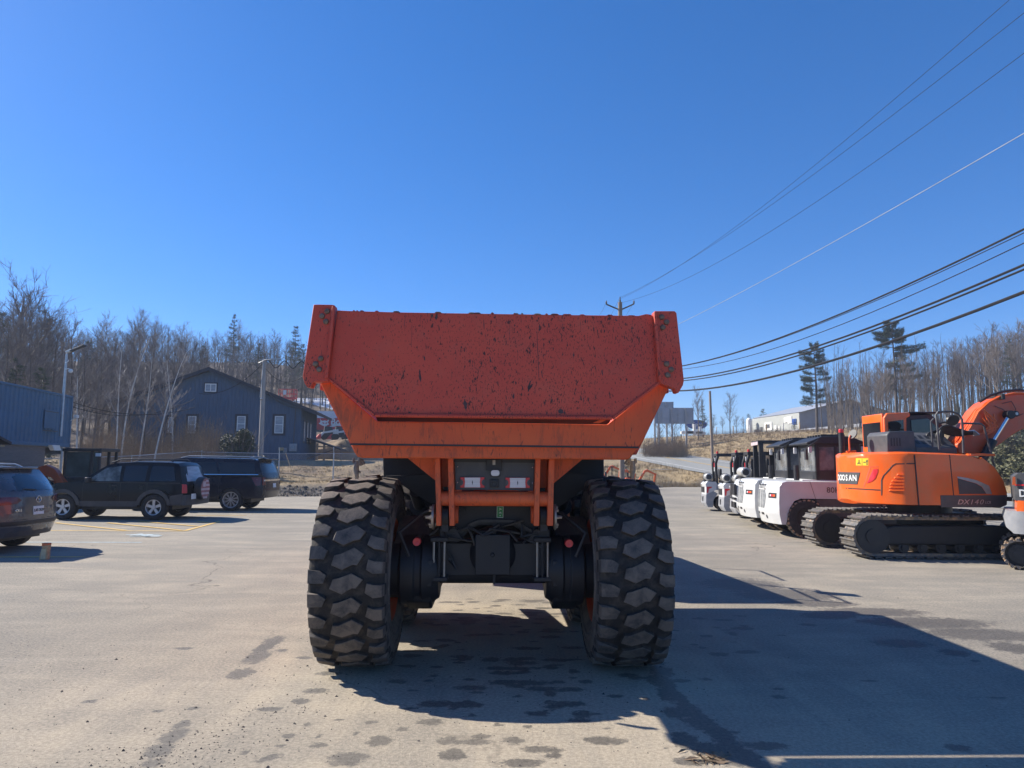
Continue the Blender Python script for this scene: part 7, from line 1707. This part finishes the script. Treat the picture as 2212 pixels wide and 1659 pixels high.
# tall white pines, right: custom ragged
def pine_plates(seed, H, limbs, mat='pine'):
    rn = random.Random(seed); tr = MB(); cr = MB(); tr.tube([(0, 0, -.3), (.15, 0, H*.5), (0, 0, H)], [.22, .15, .03], 8, cap=False)
    for (t, az, L, th) in limbs:
        z = t*H; d = Vector((cos(az), sin(az)*.6, 0)).normalized(); side = Vector((-d.y, d.x, 0)); e_ = Vector((0, 0, z))+d*L+Vector((0, 0, L*.10)); tr.tube([(0, 0, z), tuple((Vector((0, 0, z))+e_)/2-Vector((0, 0, .05*L))), tuple(e_)], [.07, .045, .015], 4, cap=False)
        for q in range(int(230*L/2)+50):
            u = rn.uniform(.22, 1.03); c_ = Vector((0, 0, z)).lerp(e_, u)-Vector((0, 0, .2*L*u*(1-u)))+side*rn.gauss(0, .14*L*(1.15-u))+Vector((0, 0, rn.gauss(.05, th*1.7)))
            s_ = rn.uniform(.08, .17); a = (Vector((rn.gauss(0, .7), rn.gauss(0, .7), rn.gauss(.35, .35)))+d).normalized(); b2 = a.cross(Vector((rn.gauss(0, 1), rn.gauss(0, 1), rn.gauss(0, 1)))).normalized()
            for r_ in range(2):
                b2 = Matrix.Rotation(1.3*r_, 3, a) @ b2; cr.add([c_-a*s_*.6, c_+b2*s_*.16, c_+a*s_*1.9, c_-b2*s_*.16], [(0, 1, 2, 3)])
    return tr, cr
rp_ = random.Random(21)
def limbs(spec, n): 
    o = []
    for (t0, t1, Lr, Ll, k) in spec:
        for i in range(k):
            t = rp_.uniform(t0, t1); sd = rp_.random(); right = sd < .5; az = rp_.gauss(0, .7) if right else pi+rp_.gauss(0, .7); L = (Lr if right else Ll)*rp_.uniform(.55, 1.05); o.append((t, az, L, .09))
    return o
for k, (px, top, base, Y, spec, lab) in enumerate((
    (1925, 692, 935, 92, [(.90, 1.0, .9, 1.0, 12), (.80, .92, 1.9, 2.2, 20), (.66, .80, 1.6, 2.2, 9), (.45, .66, 2.6, 1.4, 12), (.25, .45, 1.8, 1.4, 6)], 'tallest ragged white pine with long limbs reaching right on the right hill'),
    (1757, 742, 925, 100, [(.92, 1.0, .7, .8, 8), (.75, .92, 1.9, 2.0, 18), (.55, .75, 2.4, 2.2, 12), (.32, .55, 1.6, 2.4, 12)], 'ragged white pine at the left end of the right hand woods'))):
    q = at(px, top, Y); zb5 = terrain(q.x, Y); H = q.z-zb5; ls = limbs(spec, 0)
    if k == 0: ls += [(.72, .05, 4.3, .07), (.745, -.1, 4.0, .08), (.70, .2, 3.6, .07), (.52, .1, 2.8, .08), (.57, -.1, 2.6, .08), (.455, .0, 3.6, .06), (.46, .05, 3.0, .05)]
    tr, cr = pine_plates(40+k, H, ls); e_ = empty('white_pine', (q.x, Y, zb5-.1), 0, lab, 'tree')
    for m_, n_, mt in ((tr, 'trunk', 'bark'), (cr, 'crown', 'pine')):
        o = bpy.data.objects.new(n_, mk(m_, n_, mt)); COL.objects.link(o); o.parent = e_
for k, (px, top, Y, v, sc_, lab) in enumerate(((1648, 882, 190, 2, 1.3, 'round evergreen behind the roof of the hilltop building'), (1617, 893, 195, 2, 1.2, 'small evergreen at the left of the hilltop building'), (1517, 862, 120, 0, .8, 'dark spruce standing beside the billboard'), (2180, 730, 86, 0, .9, 'conifer in the woods near the right edge'), (1870, 870, 84, 2, .7, 'thin evergreen low among the trunks left of the tallest pine'), (2065, 850, 76, 0, .6, 'thin evergreen among the trunks behind the excavator cab'), (1716, 905, 118, 2, 1.6, 'dark evergreen bush below the hilltop building'))):
    q = at(px, top, Y); zb5 = terrain(q.x, Y); tr_, cr_, H0 = CON[v]; H = max(2, q.z-zb5); place_tree((tr_, cr_), q.x, Y, H/H0*sc_, H/H0, k*1.7, lab, None, name='conifer')
for k, (px, top, Y, sc_) in enumerate(((1506, 838, 112, .9), (1575, 850, 118, .95), (1420, 885, 125, 1.2), (1440, 890, 122, 1.1), (1470, 893, 128, 1.2), (1540, 895, 140, 1.2), (1560, 900, 140, 1.2), (1590, 897, 140, 1.2), (1605, 900, 145, 1.2), (1522, 900, 138, 1.2), (1630, 903, 160, 1.2), (1455, 912, 100, 1.3), (1425, 918, 98, 1.3), (1490, 905, 132, 1.2))):
    q = at(px, top, Y); zb5 = terrain(q.x, Y); H = max(3, q.z-zb5)
    place_tree(VAR[k % 6], q.x, Y, H/14*sc_, H/14, k, 'bare tree beside the billboards up the road' if k > 1 else ('tall bare tree directly right of the billboard', 'round crowned bare tree right of the roadside pole')[k], 'bare trees along the crest of the road' if k > 1 else None)
# ---- far wood as one mass behind the rows
fw = MB(); rf2 = random.Random(5)
for k in range(1560):
    if k >= 1300: px = rf2.uniform(-700, -60) if k < 1480 else rf2.uniform(940, 1240); Y = rf2.uniform(85, 155)
    elif k < 850: px = rf2.uniform(-120, 1150); Y = rf2.uniform(80, 175); 
    else: px = rf2.uniform(1790, 2420); Y = rf2.uniform(84, 140)
    if Y < 100 and 540 < px < 780: continue
    x = (px-1106)/FP*Y; z = terrain(x, Y); H = rf2.uniform(5, 10) if k < 850 else (rf2.uniform(5, 12) if k < 1300 else rf2.uniform(8, 14))
    lx, ly = rf2.gauss(0, .5), rf2.gauss(0, .5); top = Vector((x+lx, Y+ly, z+H)); b0_ = Vector((x, Y, z-.2)); fw.tube([tuple(b0_), tuple(top)], [rf2.uniform(.05, .12), .015], 3, cap=False)
    for j in range(16):
        u = rf2.uniform(.3, 1); c_ = b0_.lerp(top, u); az = rf2.uniform(0, 6.28); L = rf2.uniform(.6, 2.0)*(1.2-u*.6); d = Vector((cos(az)*.6, sin(az)*.6, rf2.uniform(.4, 1))).normalized()*L; w_ = Vector((.022, .01, 0))
        fw.add([c_-w_, c_+w_, c_+d], [(0, 1, 2)])
        for h_ in range(3): c2_ = c_+d*rf2.uniform(.2, .9); d2 = (d.normalized()+Vector((rf2.gauss(0, .6), rf2.gauss(0, .6), rf2.gauss(0, .4)))).normalized()*L*.5; w_ = Vector((.012, .008, 0)); fw.add([c2_-w_, c2_+w_, c2_+d2], [(0, 1, 2)])
o = bpy.data.objects.new('undergrowth', mk(fw, 'undergrowth', 'bark')); COL.objects.link(o); tag(o, 'grey brown saplings and undergrowth filling the woods on both hills', 'undergrowth', kind='stuff')
# ---- leafy bushes
def bush(name, seed, n, rx, ry, rz_, leaf, mat, twm='twig'):
    rn = random.Random(seed); lv = MB(); tw = MB()
    lobes = []
    for _ in range(16):
        h_ = rn.uniform(.12, .92); k_ = (1-h_)*.95+.1; lobes.append((Vector((rn.uniform(-.8, .8)*rx*k_, rn.uniform(-.8, .8)*ry*k_, h_*rz_)), rn.uniform(.22, .46)*(1.2-h_*.6)))
    for _ in range(n):
        c_, s_ = rn.choice(lobes); v = Vector((rn.gauss(0, 1), rn.gauss(0, 1), rn.gauss(0, 1))).normalized()*rn.random()**.4
        p = c_+Vector((v.x*rx*s_, v.y*ry*s_, v.z*rz_*s_*.8)); p.z = max(.05, p.z)
        a = Vector((rn.gauss(0, 1), rn.gauss(0, 1), rn.gauss(0, 1))).normalized(); b2 = a.orthogonal().normalized(); l = leaf*rn.uniform(.6, 1.3)
        lv.add([p-a*l, p+b2*l*.45, p+a*l, p-b2*l*.45], [(0, 1, 2, 3)])
    for _ in range(60):
        az = rn.uniform(0, 6.28); e_ = Vector((cos(az)*rx*rn.uniform(.2, .9), sin(az)*ry*rn.uniform(.2, .9), rz_*rn.uniform(.5, 1.12))); tw.tube([(0, 0, 0), tuple(e_*.5+Vector((0, 0, .1))), tuple(e_)], [.03, .015, .006], 3, cap=False)
    return lv, tw
def put_bush(lab, loc, args, mats, name='bush', nm='foliage'):
    lv, tw = bush(name, *args, None); e_ = empty(name, loc, 0, lab, 'bush')
    for m_, n_, mt in ((lv, nm, mats[0]), (tw, 'stems', mats[1])):
        o = bpy.data.objects.new(n_, mk(m_, n_, mt)); COL.objects.link(o); o.parent = e_
q = at(517, 995, 46); put_bush('glossy evergreen bush between the dark blue car and the blue house', (q.x, 46, terrain(q.x, 46)), (1, 15000, 2.3, 1.5, 3.0, .065), ('holly', 'twig'))
for k, (px, Y, w, h, mt, lab, n_) in enumerate(((2172, 47, 2.4, 2.7, 'juniper', 'yellow green bush beyond the road right of the excavator boom', 6000), (2235, 45, 2.8, 3.0, 'juniper', 'tall yellow green bush at the right edge above the small excavator', 6000), (2215, 54, 4.2, 4.4, 'pine', 'dark green conifer bush behind the yellow green ones', 9000))):
    x = (px-1106)/FP*Y; put_bush(lab, (x, Y, terrain(x, Y)), (30+k, n_, w, 2.0, h, .11), (mt, 'bark'))
# ---- twiggy brush along the road, dead grass tufts
br = MB(); rb2 = random.Random(8)
def twigclump(x, y, h, n, w):
    z = terrain(x, y)
    for _ in range(n):
        a = rb2.uniform(0, 6.28); d = Vector((cos(a)*w*rb2.random(), sin(a)*w*rb2.random(), h*rb2.uniform(.5, 1))); b0_ = Vector((x+rb2.gauss(0, w*.4), y+rb2.gauss(0, w*.4), z)); e_ = b0_+d; s_ = Vector((.012, .006, 0)); br.add([b0_-s_, b0_+s_, e_], [(0, 1, 2)])
        for _2 in range(3): c_ = b0_.lerp(e_, rb2.uniform(.3, .9)); f_ = c_+Vector((rb2.gauss(0, .2), rb2.gauss(0, .2), rb2.uniform(.05, .3)))*h*.5; br.add([c_-s_*.6, c_+s_*.6, f_], [(0, 1, 2)])
for k in range(420):
    y = rb2.uniform(55, 130); x = road_x(y)+8.6+rb2.uniform(1.0, 26); twigclump(x, y, rb2.uniform(.4, 1.5), 14, .6)
for k in range(60): px = rb2.uniform(1390, 1480); Y = rb2.uniform(88, 100); x = (px-1106)/FP*Y; twigclump(x, Y, rb2.uniform(1.5, 3.0), 40, .9)
for k in range(25): px = rb2.uniform(1610, 1680); Y = rb2.uniform(62, 72); x = (px-1106)/FP*Y; twigclump(x, Y, rb2.uniform(1.5, 3.2), 22, 1.2)
for k in range(160): px = rb2.uniform(180, 480); Y = rb2.uniform(42, 58); x = (px-1106)/FP*Y; twigclump(x, Y, rb2.uniform(1.5, 4.5), 26, .8)
for k in range(130): px = rb2.uniform(1960, 2350); Y = rb2.uniform(50, 62); x = (px-1106)/FP*Y; twigclump(x, Y, rb2.uniform(1., 3.), 20, .9)
o = bpy.data.objects.new('brush', mk(br, 'brush', 'brush')); COL.objects.link(o); tag(o, 'dry brown twiggy brush along the road bank and thicket', 'brush', kind='stuff')
gr = MB(); rg2 = random.Random(12)
def tuft(x, y, h, n):
    z = terrain(x, y)-.02
    for _ in range(n):
        a = rg2.uniform(0, 6.28); d = Vector((cos(a)*h*.7*rg2.random(), sin(a)*h*.7*rg2.random(), h*rg2.uniform(.5, 1))); b0_ = Vector((x+rg2.gauss(0, .12), y+rg2.gauss(0, .12), z)); s_ = Vector((.014, .008, 0)); gr.add([b0_-s_, b0_+s_, b0_+d], [(0, 1, 2)])
for k in range(4500):
    x = rg2.uniform(-40, 20); y = lot_edge(x)+rg2.uniform(.3, 18) if k % 3 else lot_edge(x)+abs(rg2.gauss(0, 2.5))+.3
    if x > road_x(y)-1.8: continue
    if x < 6 and y-lot_edge(x) < 4 and rg2.random() < .7: continue
    tuft(x, y, rg2.uniform(.08, .22)+(.35 if x > 8 and rg2.random() < .6 else 0), 7)
for k in range(3200):
    y = rg2.uniform(45, 120); x = road_x(y)+9+abs(rg2.gauss(0, 12)); tuft(x, y, rg2.uniform(.15, .5), 7)
o = bpy.data.objects.new('dead_grass', mk(gr, 'dead_grass', 'deadgrass')); COL.objects.link(o); tag(o, 'pale dead grass tufts on the banks and the hill', 'grass', kind='stuff')
# black crumbs of soil at the lot edge
dm = MB(); rd = random.Random(2)
for k in range(1600):
    x = rd.uniform(-24, 12); y = lot_edge(x)+rd.uniform(-.3, 3.2); r_ = rd.uniform(.03, .14); z = terrain(x, y) if y > lot_edge(x) else 0
    pts = [(x+cos(j*pi/2+rd.random())*r_, y+sin(j*pi/2+rd.random())*r_, z-.02) for j in range(4)]; dm.add(pts+[(x, y, z+r_*.8)], [(0, 1, 4), (1, 2, 4), (2, 3, 4), (3, 0, 4)])
o = bpy.data.objects.new('soil_clods', mk(dm, 'soil_clods', 'gritm')); COL.objects.link(o); tag(o, 'dark clods of soil along the edge of the asphalt', 'soil', kind='stuff')

# ------------------------------------------------------------------ thin spring haze over the whole place
hz = MB(); hz.bx(-430, 430, -70, 700, -2.5, 60)
m = bpy.data.materials.new('haze'); m.use_nodes = True; nt = m.node_tree
for n_ in list(nt.nodes):
    if n_.type == 'BSDF_PRINCIPLED': nt.nodes.remove(n_)
pv = nt.nodes.new('ShaderNodeVolumePrincipled'); pv.inputs['Density'].default_value = .00062; pv.inputs['Color'].default_value = (.72, .82, 1, 1)
nt.links.new(pv.outputs[0], nt.nodes['Material Output'].inputs['Volume'])
tag(hz.build('haze', m, smooth=0), 'thin pale air over the whole lot and the hills', kind='stuff')
